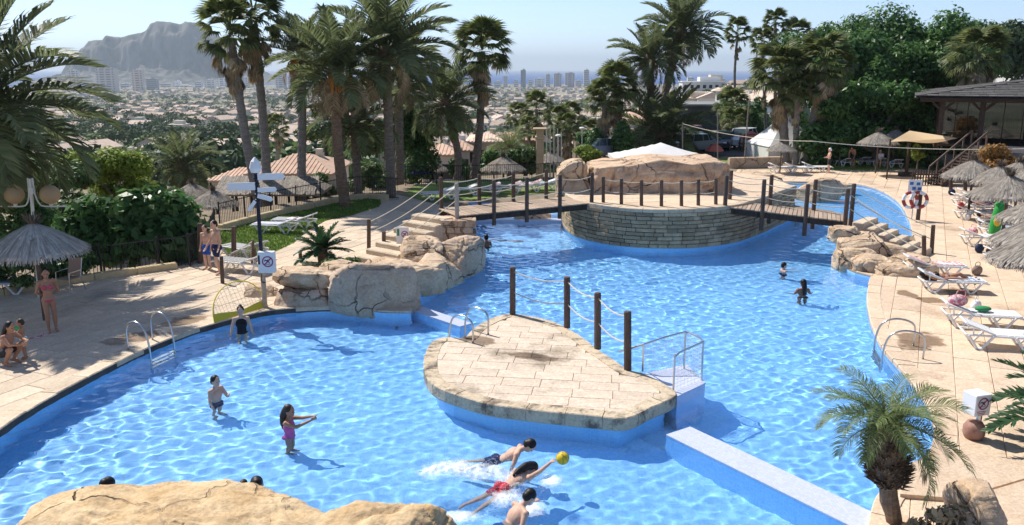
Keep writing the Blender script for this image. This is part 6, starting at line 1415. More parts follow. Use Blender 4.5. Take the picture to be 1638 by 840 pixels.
def wpart(nm, f, mt, par_=pv):
    b = MB(); f(b); return b.build(nm, MT[mt], par_, world=True)
wpart('eave_beam', lambda b: b.bar((x0 + .3, y0 + .5, PZE - .22), (x1, y0 + .5, PZE - .22), .22, .26), 'wood_dark'); wpart('eave_beam', lambda b: b.bar((x0 + .5, y0 + .4, PZE - .23), (x0 + .5, y1 - .5, PZE - .23), .22, .26), 'wood_dark')
wpart('floor_beam', lambda b: b.bar((PX0 + 2.0, PY0 - 1.2, PZF - .18), (PX1, PY0 - 1.2, PZF - .18), .28, .36), 'wood_grey'); wpart('floor_beam', lambda b: b.bar((PX0, PY0, PZF - .19), (PX0, PY1, PZF - .19), .28, .36), 'wood_dark'); wpart('floor', lambda b: b.box(((PX0 + PX1) / 2, (PY0 + PY1) / 2 - .6, PZF - .05), (PX1 - PX0, PY1 - PY0 + 1.2, .10)), 'wood_dark')
for x in (PX0 + .1, PX0 + 2.3, PX0 + 5.6, PX0 + 8.7, PX0 + 11.8, PX0 + 15):
    wpart('column', lambda b: b.bar((x, PY0, PZF), (x, PY0, PZE - .2), .26, .26), 'wood_dark')
    for s in (-1, 1): wpart('brace', lambda b: b.bar((x, PY0 - .02, PZE - .95), (x + s * .75, PY0 - .02, PZE - .22), .12, .14), 'wood_dark')
for y in (PY0 + 3.3, PY0 + 6.6, PY1): wpart('column', lambda b: b.bar((PX0 + .1, y, PZF), (PX0 + .1, y, PZE - .2), .26, .26), 'wood_dark')
for x in (PX0 + 3, PX0 + 7.6, PX0 + 12):
    wpart('lower_column', lambda b: b.bar((x, PY0 - 1.1, 0), (x, PY0 - 1.1, PZF - .36), .30, .30), 'wood_dark')
    for s in (-1, 1): wpart('brace', lambda b: b.bar((x, PY0 - 1.12, PZF - 1.0), (x + s * .7, PY0 - 1.12, PZF - .4), .14, .14), 'wood_dark')
for k, (xa, xb) in enumerate(((PX0 + .25, PX0 + 2.15), (PX0 + 2.45, PX0 + 5.45), (PX0 + 5.75, PX0 + 8.55), (PX0 + 8.85, PX0 + 11.65))):
    if k < 2: g = wpart('window_pane', lambda b: b.box(((xa + xb) / 2, PY0 + .12, (PZF + PZE) / 2 + .1), (xb - xa, .03, PZE - PZF - .5)), 'glass_clear')
    else:
        g = wpart('window_frame', lambda b: (b.bar((xa, PY0 + .3, PZF + .95), (xb, PY0 + .3, PZF + .95), .06, .08), b.bar((xa, PY0 + .3, PZF + 2.1), (xb, PY0 + .3, PZF + 2.1), .06, .06)), 'wood_grey')
    for j in (1, 2): x = xa + (xb - xa) * j / 3; wpart('mullion', lambda b: b.bar((x, PY0 + .09, PZF + .1), (x, PY0 + .09, PZE - .3), .05, .05), 'wood_dark', g)
wpart('back_wall_screen', lambda b: b.box(((PX0 + PX1) / 2, PY1 - .2, PZF + .5), (PX1 - PX0, .2, 1.0)), 'wood_dark')
wpart('back_wall_screen', lambda b: (b.box((PX0 + 5.0, PY1 - .35, (PZF + PZE) / 2), (10.0, .12, PZE - PZF)), b.box((PX0 + 16.6, PY1 - .35, (PZF + PZE) / 2), (9.5, .12, PZE - PZF))), 'wood_dark')  # full-height dark panels added to darken the room against the bright background
wpart('counter', lambda b: b.box((PX0 + 10, PY0 + 4, PZF + .6), (5, .6, 1.1)), 'wood_grey')
defm('lattice_blue', (.03, .045, .10), .6); 
bl = wpart('balustrade_panel', lambda b: b.box((PX0 + 6.0, PY0 - 1.15, PZF + .55), (2.6, .05, .95)), 'lattice_blue')
for j in range(9): x = PX0 + 4.8 + .3 * j; wpart('balustrade_slat', lambda b: b.box((x, PY0 - 1.19, PZF + .55), (.05, .03, .95)), 'pole_blue', bl)
for zz in (.35, .65, .95): wpart('hand_rail', lambda b: b.bar((PX0 + 7.4, PY0 - 1.15, PZF + zz), (PX1, PY0 - 1.15, PZF + zz), .06, .10), 'wood_grey')
wpart('banner', lambda b: b.box((PX0 + 11.3, PY0 - 1.25, PZF + .75), (.75, .04, 1.3)), 'sign_white'); wpart('notice', lambda b: b.box((PX0 + 11.6, PY0 - 1.42, PZF - .75), (.7, .04, 2.2)), 'sign_white')
pv.rotation_euler = (0, 0, R(-25))
# stairs of the pavilion
stt = thing('wooden_stairs', 'brown wooden stairs climbing from the terrace to the pavilion', 'stairs', tuple(G(1478, 290, 0))); s0 = G(1484, 294, 0); s1 = Vector((X(1552, 50.2, 2), 50.2, PZF - .1)); d = s1 - s0; w_ = Vector((.15, -1.0, 0)).normalized() * 1.3
for off in (0, 1): b = MB(); b.bar(s0 + w_ * off, s1 + w_ * off, .08, .30); b.build('stringer', MT['wood_dark'], stt, world=True)
for k in range(14): p = s0 + d * ((k + .6) / 14) + w_ / 2; b = MB(); b.box(p + Vector((0, 0, .06)), (.34, 1.24, .05), rz=math.atan2(d.y, d.x)); b.build('tread', MT['wood_post'], stt, world=True)
for off in (0, 1):
    b = MB(); b.bar(s0 + w_ * off + Vector((0, 0, 1.0)), s1 + w_ * off + Vector((0, 0, 1.0)), .07, .09); b.build('hand_rail', MT['wood_post'], stt, world=True)
    for k in range(6): p = s0 + d * (k / 5) + w_ * off; b = MB(); b.bar(p, p + Vector((0, 0, 1.0)), .08, .08); b.build('baluster', MT['wood_post'], stt, world=True)
# picket fence beside the stairs and white-brown stacked logs under the floor
t = thing('picket_fence', 'short dark picket fence left of the pavilion stairs', 'fence', tuple(G(1462, 294, 0)))
for k in range(12): p = G(1458, 296, 0) + Vector((.16 * k, .0, 0)); b = MB(); b.bar(p, p + Vector((0, 0, .85)), .07, .04); b.build('picket', MT['wood_dark'], t, world=True)
p = G(1458, 296, 0); b = MB(); b.bar(p + Vector((-.1, .04, .6)), p + Vector((1.9, .04, .6)), .04, .08); b.build('rail', MT['wood_dark'], t, world=True)
# tan shade sail
sA, sB, sC_, sD = D(1455, 209, 55), D(1424, 227, 51.5), D(1532, 221, 50.5), D(1470, 205, 56); t = thing('shade_sail', 'tan triangular shade sail stretched in front of the pavilion', 'shade sail', (sA.x, sA.y, 0)); nn = 10; V = []; 
for i in range(nn + 1):
    for j in range(nn + 1):
        a, c = i / nn, j / nn; p = (sB * (1 - a) + sC_ * a) * (1 - c) + (sA * (1 - a) + sC_ * a) * c; p = p - Vector((0, 0, .35 * math.sin(math.pi * a) * math.sin(math.pi * c))); V.append(tuple(p - Vector((sA.x, sA.y, 0))))
npmesh('sail_cloth', V, [(i * (nn + 1) + j, (i + 1) * (nn + 1) + j, (i + 1) * (nn + 1) + j + 1, i * (nn + 1) + j + 1) for i in range(nn) for j in range(nn)], MT['sail'], t, smooth=True)
for p in (sA, sB): b = MB(); b.tube([(p.x, p.y, 0), tuple(p + Vector((0, 0, .15)))], .05, 8); b.build('mast', MT['wood_dark'], t, world=True)
q = G(1450, 282, 0); b = MB(); b.bar(q, D(1455, 228, q.y), .13, .13); b.box(q + Vector((0, 0, .12)), (.9, .5, .24), ch=.02); tag(b.build('wooden_post', MT['wood_dark']), 'dark square post on a low plinth by the back lawn', 'post')
# lone posts on the terrace
for u, v0, v1, lab in ((1521, 306, 272, 'dark wooden post on the terrace below the far parasol'), (1544, 306, 288, 'short dark post right of the taller terrace post')):
    a, c = post_at(u, v0, v1, 0); b = MB(); b.tube([a, c], .10, 10); b.tube([c, c + Vector((0, 0, .03))], [.10, .08], 10); tag(b.build('wooden_post', MT['wood_dark']), lab, 'post')
# ---- clutter under the right parasols: bags, shoes, folded towels
rg = random.Random(31)
for k, (u, v, col, lab) in enumerate([(1522, 312, 'navy', 'dark beach bag on the paving below the far parasol'), (1536, 334, 'buoy_red', 'red beach bag beside the lounger row'), (1548, 352, 'sign_white', 'white bag on the paving edge of the lounger row'), (1556, 376, 'pink_cloth', 'pink and white bag next to the green inflatable toy'), (1566, 404, 'navy', 'navy bag by the lounger below the second nearest parasol'), (1562, 440, 'brown_fabric', 'brown bag on the paving near the sunbather'), (1560, 498, 'sign_white', 'small white bag on the paving between the near loungers')]):
    b = MB(); b.ball((0, 0, .16), (.20, .13, .17), 14, 10); o = b.build('beach_bag', MT[col], smooth=True); o.location = G(u, v, 0); o.rotation_euler = (0, 0, rg.uniform(0, 3)); tag(o, lab, 'bag')
    b = MB(); b.tube(crom([Vector((-.1, 0, .28)), Vector((-.08, 0, .42)), Vector((.08, 0, .42)), Vector((.1, 0, .28))], 4), .012, 5); b.build('handle', MT[col], o)
for k, (u, v, lab) in enumerate([(1530, 350, 'white sun lounger standing out from the row by the white bag'), (1524, 330, 'white sun lounger at the pool side of the far lounger row'), (1545, 392, 'white sun lounger beside the green inflatable toy')]): lay(lg, lab, G(u + 24, v, 0), -6)
for u, v, lab, rz in ((1650, 268, 'thatched parasol at the right edge behind the orange red shrub', 2), (1630, 284, 'thatched parasol just below the orange red shrub on its right', 3)): par_at(lab, u, v, 0, rz, 1)
# ---- wet patches on the paving where bathers climb out
wt = bpy.data.materials.new('wet_film'); wt.use_nodes = True; T_ = wt.node_tree; T_.nodes.remove(T_.nodes['Principled BSDF'])
q1, q2, q3, q4 = T_.nodes.new('ShaderNodeBsdfTransparent'), T_.nodes.new('ShaderNodeBsdfGlossy'), T_.nodes.new('ShaderNodeMixShader'), T_.nodes.new('ShaderNodeMixShader')
q5 = T_.nodes.new('ShaderNodeBsdfTransparent'); q1.inputs[0].default_value = (.66, .62, .58, 1); q2.inputs['Roughness'].default_value = .12; q3.inputs[0].default_value = .05; T_.links.new(q1.outputs[0], q3.inputs[1]); T_.links.new(q2.outputs[0], q3.inputs[2])
at_ = T_.nodes.new('ShaderNodeAttribute'); at_.attribute_name = 'wet'; nz = T_.nodes.new('ShaderNodeTexNoise'); nz.inputs['Scale'].default_value = 2.6; nz.inputs['Detail'].default_value = 6; T_.links.new(T_.nodes.new('ShaderNodeNewGeometry').outputs['Position'], nz.inputs['Vector'])
ad = T_.nodes.new('ShaderNodeMath'); ad.operation = 'ADD'; T_.links.new(at_.outputs['Fac'], ad.inputs[0]); T_.links.new(nz.outputs['Fac'], ad.inputs[1]); mr = T_.nodes.new('ShaderNodeMapRange'); mr.inputs[1].default_value = .92; mr.inputs[2].default_value = 1.05; T_.links.new(ad.outputs[0], mr.inputs[0])
T_.links.new(mr.outputs[0], q4.inputs[0]); T_.links.new(q5.outputs[0], q4.inputs[1]); T_.links.new(q3.outputs[0], q4.inputs[2]); T_.links.new(q4.outputs[0], T_.nodes['Material Output'].inputs[0])
def wet(u, v, z, rx, ry, rz):
    c = G(u, v, z); V = [(0, 0, 0)]; F = []; wv = [1.0]
    for j in range(1, 7):
        for i in range(24): a = 2 * math.pi * i / 24; V.append((rx * j / 6 * math.cos(a), ry * j / 6 * math.sin(a), 0)); wv.append(1 - j / 6)
    F = [(0, 1 + i, 1 + (i + 1) % 24, 1 + (i + 1) % 24) for i in range(24)]; b = MB(); b.add(V, [f[:3] for f in F] + [(1 + j * 24 + i, 1 + (j + 1) * 24 + i, 1 + (j + 1) * 24 + (i + 1) % 24, 1 + j * 24 + (i + 1) % 24) for j in range(5) for i in range(24)])
    o = b.build('puddle', wt); o.location = c; o.rotation_euler = (0, 0, rz); o['kind'] = 'structure'; a_ = o.data.attributes.new('wet', 'FLOAT', 'POINT'); a_.data.foreach_set('value', np.array(wv, np.float32))
for a in ((1470, 545, .012, 1.5, .9, .9), (1535, 470, .010, .7, 1.6, -.5), (1490, 480, .010, .8, .6, .2), (300, 512, .012, 1.2, .7, .5), (215, 540, .012, 1.4, .8, .9), (770, 545, IZ + .012, .9, .55, -.5), (850, 570, IZ + .012, 1.3, .4, -.35), (1450, 470, .012, .5, .9, 0)): wet(*a)
# ================================================================ PEOPLE
defm('skin_tan', (.40, .20, .12), .55, (.44, .235, .15), 6); defm('skin_light', (.60, .36, .25), .55, (.64, .40, .29), 6); defm('skin_brown', (.27, .13, .075), .5, (.31, .155, .09), 6)
defm('hair_black', (.012, .010, .009), .5); defm('hair_brown', (.05, .03, .018), .5)
for k_, c_ in dict(navy_trunks=(.015, .025, .09), blue_trunks=(.02, .09, .42), pink_suit=(.62, .12, .32), bikini_pink=(.55, .10, .14), black_suit=(.015, .015, .02), red_trunks=(.50, .04, .06), pale_shorts=(.55, .68, .60), dark_shorts=(.03, .03, .035), white_shirt=(.7, .7, .68)).items(): defm(k_, c_, .8)
STAND = dict(pelvis=(0, 0, .52), belly=(0, -.005, .61), chest=(0, 0, .71), neck=(0, .005, .815), head=(0, -.012, .925),
    sL=(.102, 0, .795), eL=(.130, .01, .635), wL=(.140, -.03, .49), sR=(-.102, 0, .795), eR=(-.130, .01, .635), wR=(-.140, -.03, .49),
    hL=(.050, 0, .50), kL=(.056, -.01, .275), aL=(.056, .015, .045), tL=(.066, -.085, .014), hR=(-.050, 0, .50), kR=(-.056, -.01, .275), aR=(-.056, .015, .045), tR=(-.066, -.085, .014))
def remesh(mb, name, m, vox, parent, it=3):
    me = bpy.data.meshes.new(name); me.from_pydata(mb.v, [], mb.f); o = bpy.data.objects.new(name, me); COL.objects.link(o)
    r = o.modifiers.new('r', 'REMESH'); r.mode = 'VOXEL'; r.voxel_size = vox
    s = o.modifiers.new('s', 'SMOOTH'); s.factor = .5; s.iterations = it
    dg = bpy.context.evaluated_depsgraph_get(); nm = bpy.data.meshes.new_from_object(o.evaluated_get(dg)); o.modifiers.clear(); o.data = nm; bpy.data.meshes.remove(me)
    nm.name = name; nm.materials.clear(); nm.materials.append(MT[m]); nm.polygons.foreach_set('use_smooth', [True] * len(nm.polygons)); o.parent = parent; return receiver(o)
def person(label, at, rz, h, pose=None, lean=0, wear=(), hair='short', skin='skin_tan', hairc='hair_black', ref='feet', vox=.0115, lift=0, female=False, hs=1.12):
    near = at[1] < 30; J = {k: Vector(v) * h for k, v in STAND.items()}
    for k, v in (pose or {}).items(): J[k] = Vector(v) * h
    M = Matrix.Rotation(lean, 3, 'X')
    for k in J: J[k] = M @ J[k]
    Rz = Matrix.Rotation(rz, 3, 'Z'); at = Vector(at)
    origin = at if ref == 'feet' else at - Rz @ J['head']
    t = thing('person', label, 'person', tuple(origin + Vector((0, 0, lift))), rz)
    def cap(b, p, q, r0, r1, g=0):
        b.tube([p, p + (q - p) * .33, p + (q - p) * .66, q], [(r0) * h + g, (r0 * .7 + r1 * .3) * h + g, (r0 * .35 + r1 * .65) * h + g, r1 * h + g], 12); b.ball(p, r0 * h + g, 12, 8); b.ball(q, r1 * h + g, 12, 8)
    def ell(b, c, r, up, rgt, g=0):
        z = up.normalized(); x = (rgt - z * rgt.dot(z)).normalized(); y = z.cross(x); b.ball(c, tuple(a * h + g for a in r), 16, 12, Matrix((x, y, z)).transposed())
    rgt = J['sL'] - J['sR']; hr_ = J['hL'] - J['hR']; spine = J['neck'] - J['chest']; low = J['belly'] - J['pelvis']
    def torso(b, g=0, top=True):
        if top: ell(b, J['chest'] + spine * .05, (.098 if not female else .088, .064, .10), spine, rgt, g)
        ell(b, J['belly'], (.078 if not female else .070, .056, .10), J['chest'] - J['pelvis'], rgt, g)
        ell(b, J['pelvis'], (.083 if not female else .092, .068, .075), low, hr_, g)
    b = MB(); torso(b)
    fr_ = rgt.cross(spine).normalized()            # points to the front of the chest
    if female:
        for s in (-1, 1): b.ball(J['chest'] + rgt.normalized() * s * .042 * h + fr_ * .045 * h + spine * .02, .036 * h, 12, 8)
    for s in (-1, 1): b.ball(J['pelvis'] + hr_.normalized() * s * .042 * h - fr_ * .035 * h - low * .15, .052 * h, 12, 8)
    cap(b, J['neck'] - spine * .3, J['neck'] + (J['head'] - J['neck']) * .55, .036, .030)
    up = (J['head'] - J['neck']).normalized(); face = (fr_ - up * fr_.dot(up)).normalized(); sx = up.cross(face)
    hh = h * hs
    ell(b, J['head'] + up * .008 * hh, tuple(q * hs for q in (.046, .055, .062)), up, -sx); b.ball(J['head'] + face * .022 * hh - up * .036 * hh, (.033 * hh, .033 * hh, .03 * hh), 12, 8)
    b.ball(J['head'] + face * .056 * hh - up * .008 * hh, .010 * hh, 8, 6); b.ball(J['head'] + face * .053 * hh - up * .034 * hh, .010 * hh, 8, 6)
    for s in (-1, 1): b.ball(J['head'] + sx * s * .046 * hh - up * .004 * hh, (.009 * hh, .011 * hh, .016 * hh), 8, 6)
    for s in 'LR':
        cap(b, J['s' + s], J['e' + s], .031, .024); cap(b, J['e' + s], J['w' + s], .0245, .0165); b.ball(J['s' + s], .035 * h, 10, 8)
        cap(b, J['s' + s] * .85 + J['neck'] * .15, J['neck'], .03, .03)
        d = (J['w' + s] - J['e' + s]).normalized(); sd = d.cross(fr_ if abs(d.dot(fr_)) < .9 else Vector((0, 0, 1))).normalized(); nn = sd.cross(d).normalized(); pc = J['w' + s] + d * .03 * h
        ell(b, pc, (.022, .011, .034), d, sd)
        for f in range(4): o = pc + sd * (f - 1.5) * .0125 * h + d * .018 * h; L = (.036, .043, .040, .032)[f] * h; e1 = o + d * L * .6 + sd * (f - 1.5) * .003 * h; b.tube([o, e1, e1 + (d + nn * .5).normalized() * L * .55], [.0062 * h, .0058 * h, .0045 * h], 6)
        tb = pc + sd * (-.018 * h) - d * .010 * h; b.tube([tb, tb - sd * .014 * h + d * .014 * h, tb - sd * .018 * h + d * .034 * h], [.0075 * h, .007 * h, .005 * h], 6)
        cap(b, J['h' + s], J['k' + s], .050, .034); k, a, t_ = J['k' + s], J['a' + s], J['t' + s]
        dl = (a - k); cap(b, k, k + dl * .35, .034, .036); cap(b, k + dl * .35, a, .034, .0205); cap(b, a + dl.normalized() * .012 * h, t_, .024, .017)
        b.ball(a + dl.normalized() * .018 * h - (t_ - a) * .22, .022 * h, 8, 6)
    remesh(b, 'body', skin, vox * (1.0 if near else 1.45), t)
    for wv in wear:
        kind, m = wv; b = MB(); g = .010
        if kind == 'trunks':
            ell(b, J['pelvis'] + low * .12, (.085, .070, .062), low, hr_, g)
            for s in 'LR': cap(b, J['h' + s], J['h' + s] + (J['k' + s] - J['h' + s]) * .55, .053, .047, g)
            for s in (-1, 1): b.ball(J['pelvis'] + hr_.normalized() * s * .042 * h - fr_ * .035 * h - low * .15, .053 * h + g, 12, 8)
        elif kind == 'swimsuit':
            torso(b, g * .8, True)
            for s in (-1, 1): b.ball(J['pelvis'] + hr_.normalized() * s * .042 * h - fr_ * .035 * h - low * .15, .052 * h + g * .8, 12, 8)
            if female:
                for s in (-1, 1): b.ball(J['chest'] + rgt.normalized() * s * .042 * h + fr_ * .045 * h + spine * .02, .036 * h + g * .8, 12, 8)
        elif kind == 'bikini_top':
            for s in (-1, 1): b.ball(J['chest'] + rgt.normalized() * s * .042 * h + fr_ * .046 * h + spine * .02, .036 * h + g, 12, 8)
            ell(b, J['chest'] + spine * .0, (.090, .066, .016), spine, rgt, g)
        elif kind == 'bikini_bottom':
            ell(b, J['pelvis'] - low * .12, (.086, .066, .040), low, hr_, g)
            for s in (-1, 1): b.ball(J['pelvis'] + hr_.normalized() * s * .042 * h - fr_ * .035 * h - low * .15, .050 * h + g, 12, 8)
        elif kind == 'shirt':
            torso(b, g)
            for s in 'LR': cap(b, J['s' + s], J['s' + s] + (J['e' + s] - J['s' + s]) * .6, .036, .034, g)
        remesh(b, {'trunks': 'swim_trunks', 'swimsuit': 'swimsuit', 'bikini_top': 'bikini_top', 'bikini_bottom': 'bikini_bottom', 'shirt': 'shirt'}[kind], m, .014, t, 2)
    b = MB(); hc = J['head']
    ell(b, hc + up * .020 * hh - face * .012 * hh, tuple(q * hs for q in (.052, .056, .056)), up, -sx); b.ball(hc - face * .026 * hh - up * .008 * hh, (.045 * hh,) * 3, 12, 8)
    if hair == 'long':
        p0 = hc - face * .035 * hh; b.tube([p0, p0 - face * .02 * hh - up * .07 * hh, J['neck'] - fr_ * .06 * hh - spine.normalized() * .05 * hh, J['neck'] - fr_ * .062 * hh - spine.normalized() * .12 * hh], [.045 * hh, .042 * hh, .036 * hh, .012 * hh], 10)
    if hair == 'bun': b.ball(hc + up * .066 * hh - face * .03 * hh, .026 * hh, 10, 8)
    remesh(b, 'hair', hairc, .0125, t, 2)
    b = MB()
    for s in (-1, 1): b.ball(hc + face * .0475 * hh + sx * s * .019 * hh + up * .006 * hh, .0062 * hh, 8, 6)
    b.build('eyes', MT['hair_black'], t)
    return t
Pd = lambda u, v, z=0: G(u, v, z)
# on the left deck
person('woman in a pink bikini standing in the shade beside the thatched parasol', Pd(84, 530), R(35), 1.66, dict(wL=(.03, .085, .56), eL=(.155, .06, .63), eR=(-.150, .04, .635), wR=(-.07, .09, .57), kR=(-.045, -.03, .275), aR=(-.045, .0, .045), tR=(-.05, -.10, .014)), wear=(('bikini_top', 'bikini_pink'), ('bikini_bottom', 'bikini_pink')), hair='bun', skin='skin_tan', female=True)
person('adult crouching at the left edge holding a small child', Pd(12, 582), R(78), 1.68, dict(pelvis=(0, .04, .16), belly=(0, .01, .24), chest=(0, -.05, .33), neck=(0, -.09, .42), head=(0, -.12, .53), sL=(.10, -.08, .41), sR=(-.10, -.08, .41), eL=(.13, -.19, .33), eR=(-.13, -.18, .32), wL=(.06, -.29, .34), wR=(-.05, -.29, .31), hL=(.06, .02, .16), hR=(-.06, .02, .16), kL=(.11, -.17, .27), kR=(-.10, -.18, .25), aL=(.08, -.03, .045), aR=(-.08, -.04, .045), tL=(.09, -.13, .014), tR=(-.09, -.14, .014)), wear=(('trunks', 'dark_shorts'),), hair='long', skin='skin_tan')
person('small child in pale shorts facing the crouching adult', Pd(41, 574), R(-70), .95, hs=1.4, pose=dict(eL=(.12, -.10, .66), wL=(.05, -.17, .70), eR=(-.12, -.10, .66), wR=(-.04, -.17, .68)), wear=(('trunks', 'pale_shorts'),), hair='short', skin='skin_tan', hairc='hair_brown')
b = MB(); nn = 20; vs = [];
for i in range(nn):
    a = 2 * math.pi * i / nn
    for j in range(8): e = 2 * math.pi * j / 8; vs.append(((.105 + .05 * math.cos(e)) * math.cos(a), .05 * math.sin(e), (.105 + .05 * math.cos(e)) * math.sin(a)))
b.add(vs, [(i * 8 + j, ((i + 1) % nn) * 8 + j, ((i + 1) % nn) * 8 + (j + 1) % 8, i * 8 + (j + 1) % 8) for i in range(nn) for j in range(8)]); defm('float_green', (.10, .50, .16), .4)
o = b.build('swim_ring', MT['float_green'], smooth=True); o.location = D(23, 530, 19.05); o.rotation_euler = (R(20), 0, R(20)); tag(o, 'small green swim ring held between the adult and the child', 'swim ring')
person('boy in navy trunks walking beside the dark rope posts', Pd(349, 439), R(-38), 1.80, dict(kL=(.05, -.06, .275), aL=(.05, .02, .05), tL=(.055, -.075, .014), kR=(-.05, .02, .28), aR=(-.05, .10, .06), tR=(-.055, .02, .012), wR=(-.16, -.10, .50), eR=(-.145, .0, .635), wL=(.17, -.06, .52)), wear=(('trunks', 'navy_trunks'),), skin='skin_light')
person('child in blue trunks half hidden behind the walking boy', Pd(333, 431), R(-20), 1.52, None, wear=(('trunks', 'blue_trunks'),), skin='skin_light', hairc='hair_brown')
# in the shallow pool
p = Pd(387, 530, WZ); person('girl in a black swimsuit standing in the water by the pool edge', (p.x, p.y, ZF_S), R(15), 1.63, dict(eL=(.15, -.02, .64), wL=(.17, -.07, .53), eR=(-.15, -.02, .64), wR=(-.17, -.07, .53)), wear=(('swimsuit', 'black_suit'),), skin='skin_light', female=True, hair='bun', hs=1.15)
p = Pd(346, 638, WZ); person('small boy with wet dark hair standing in the shallow water', (p.x, p.y, ZF_S), R(60), 1.45, dict(eL=(.14, -.08, .66), wL=(.09, -.16, .72), eR=(-.14, -.03, .65), wR=(-.17, -.1, .58)), wear=(('trunks', 'navy_trunks'),), skin='skin_light', hs=1.22)
p = Pd(463, 692, WZ); person('girl in a pink swimsuit stretching both arms to the right', (p.x, p.y, ZF_S), R(82), 1.50, dict(eL=(.10, -.14, .80), wL=(.05, -.29, .85), eR=(-.10, -.14, .76), wR=(-.02, -.29, .82)), wear=(('swimsuit', 'pink_suit'),), skin='skin_tan', hair='long', hairc='hair_brown', hs=1.2)
swimpose = dict(eL=(.16, -.10, .80), wL=(.16, -.20, .90), eR=(-.16, -.06, .72), wR=(-.17, -.16, .62), kL=(.06, .0, .28), aL=(.07, .06, .06), tL=(.07, .05, -.02), aR=(-.06, -.02, .05), tR=(-.06, -.01, -.03))
person('black haired boy in navy trunks swimming towards the island', Pd(847, 713, .14), R(80), 1.62, dict(swimpose, head=(0, -.01, .935), eL=(.14, -.05, .68), wL=(.13, -.15, .60)), R(56), wear=(('trunks', 'navy_trunks'),), skin='skin_light', ref='head')
person('swimmer with long wet hair in red trunks reaching for the yellow ball', Pd(850, 750, -.01), R(132), 1.60, dict(swimpose, eR=(-.10, -.03, .95), wR=(-.08, -.05, 1.12), eL=(.16, -.1, .74), wL=(.1, -.2, .70), head=(0, -.02, .925)), R(72), wear=(('trunks', 'red_trunks'),), skin='skin_light', ref='head', hair='long')
person('black haired boy in blue trunks nearest to the viewer in the water', Pd(847, 795, .18), R(120), 1.62, dict(swimpose, head=(0, -.01, .935), eR=(-.15, -.02, .65), wR=(-.16, -.06, .52)), R(42), wear=(('trunks', 'blue_trunks'),), skin='skin_light', ref='head')
bp_ = Pd(900, 733, .05); b = MB(); b.ball((0, 0, 0), .115, 24, 16); defm('ball_yellow', (.75, .52, .03), .45); t = b.build('ball', MT['ball_yellow'], smooth=True); t.location = bp_; tag(t, 'yellow water polo ball at the fingertips of the reaching swimmer', 'ball')
b = MB()
for k in range(3):
    ax = [(1, 0, 0), (0, 1, 0), (.6, .6, .5)][k]; z = Vector(ax).normalized(); x = z.orthogonal().normalized(); y = z.cross(x); b.tube([(x * math.cos(a) + y * math.sin(a)) * .1155 for a in np.linspace(0, 6.283, 25)], .003, 4, cap=False)
b.build('seam', MT['sign_black'], t)
# heads behind the front boulder
p = Pd(170, 777, -.06); person('person whose black hair shows behind the left end of the huge boulder', p, R(150), 1.68, swimpose, R(75), ref='head', hs=1.2, wear=(('trunks', 'dark_shorts'),), skin='skin_light')
p = Pd(411, 776, -.07); person('person whose dark head shows behind the right end of the huge boulder', p, R(200), 1.68, swimpose, R(70), ref='head', hs=1.2, wear=(('trunks', 'dark_shorts'),), skin='skin_light')
p = Pd(389, 775, -.10); person('small child barely visible left of the dark head behind the boulder', p, R(170), 1.0, swimpose, R(70), ref='head', hs=1.2, wear=(('trunks', 'red_trunks'),), skin='skin_light', hairc='hair_brown')
# in the deep pool
p = Pd(778, 392, WZ); person('bather with black hair standing in the water near the left bridge pillar', (p.x, p.y, ZF_D), R(200), 1.58, None, wear=(('trunks', 'dark_shorts'),), skin='skin_brown')
p = Pd(832, 396, -.45); person('swimmer gliding under water in front of the left bridge', (p.x, p.y, -.42), R(75), 1.6, dict(swimpose, eL=(.1, -.02, .95), wL=(.05, -.02, 1.10), eR=(-.1, -.02, .95), wR=(-.05, -.02, 1.10)), R(88), wear=(('trunks', 'dark_shorts'),), skin='skin_tan', ref='head')
p = Pd(1253, 433, WZ); person('dark haired child on a swim board facing the rock bank', (p.x, p.y, ZF_D), R(100), 1.46, dict(eL=(.13, -.14, .76), wL=(.10, -.28, .77), eR=(-.13, -.14, .76), wR=(-.10, -.28, .77)), wear=(('trunks', 'navy_trunks'),), skin='skin_light')
p = Pd(1284, 470, WZ); person('woman with long black hair seen from behind in the deep water', (p.x, p.y, ZF_D), R(185), 1.62, dict(eL=(.17, -.03, .68), wL=(.22, -.1, .66), eR=(-.17, -.03, .68), wR=(-.22, -.1, .66)), wear=(('bikini_top', 'black_suit'), ('bikini_bottom', 'black_suit')), skin='skin_brown', hair='long', female=True)
# on the right and at the back
lie = dict(wL=(.17, -.04, .52), wR=(-.17, -.04, .52), kL=(.06, -.09, .29), kR=(-.06, -.02, .28), tL=(.07, -.07, .0), tR=(-.07, -.07, .0), head=(0, -.03, .92))
def lying(label, lounger, h_, **kw):
    q = Matrix.Rotation(lounger.rotation_euler.z, 3, 'Z') @ Vector((-.64, 0, .47)); return person(label, Vector(lounger.location) + q + Vector((0, 0, .05)), lounger.rotation_euler.z + R(90), h_, lie, R(-84), ref='head', **kw)
lying('sunbather with long dark hair lying on a patterned towel at the right edge', l3, 1.66, wear=(('bikini_top', 'black_suit'), ('bikini_bottom', 'navy_trunks')), hair='long', skin='skin_tan', female=True)
person('older white haired man in dark shorts standing by the back loungers', Pd(1325, 277), R(-95), 1.62, dict(eL=(.14, -.05, .64), wL=(.10, -.16, .62), eR=(-.14, -.05, .64), wR=(-.10, -.16, .62)), wear=(('trunks', 'dark_shorts'),), hairc='sign_white', skin='skin_light', vox=.016)
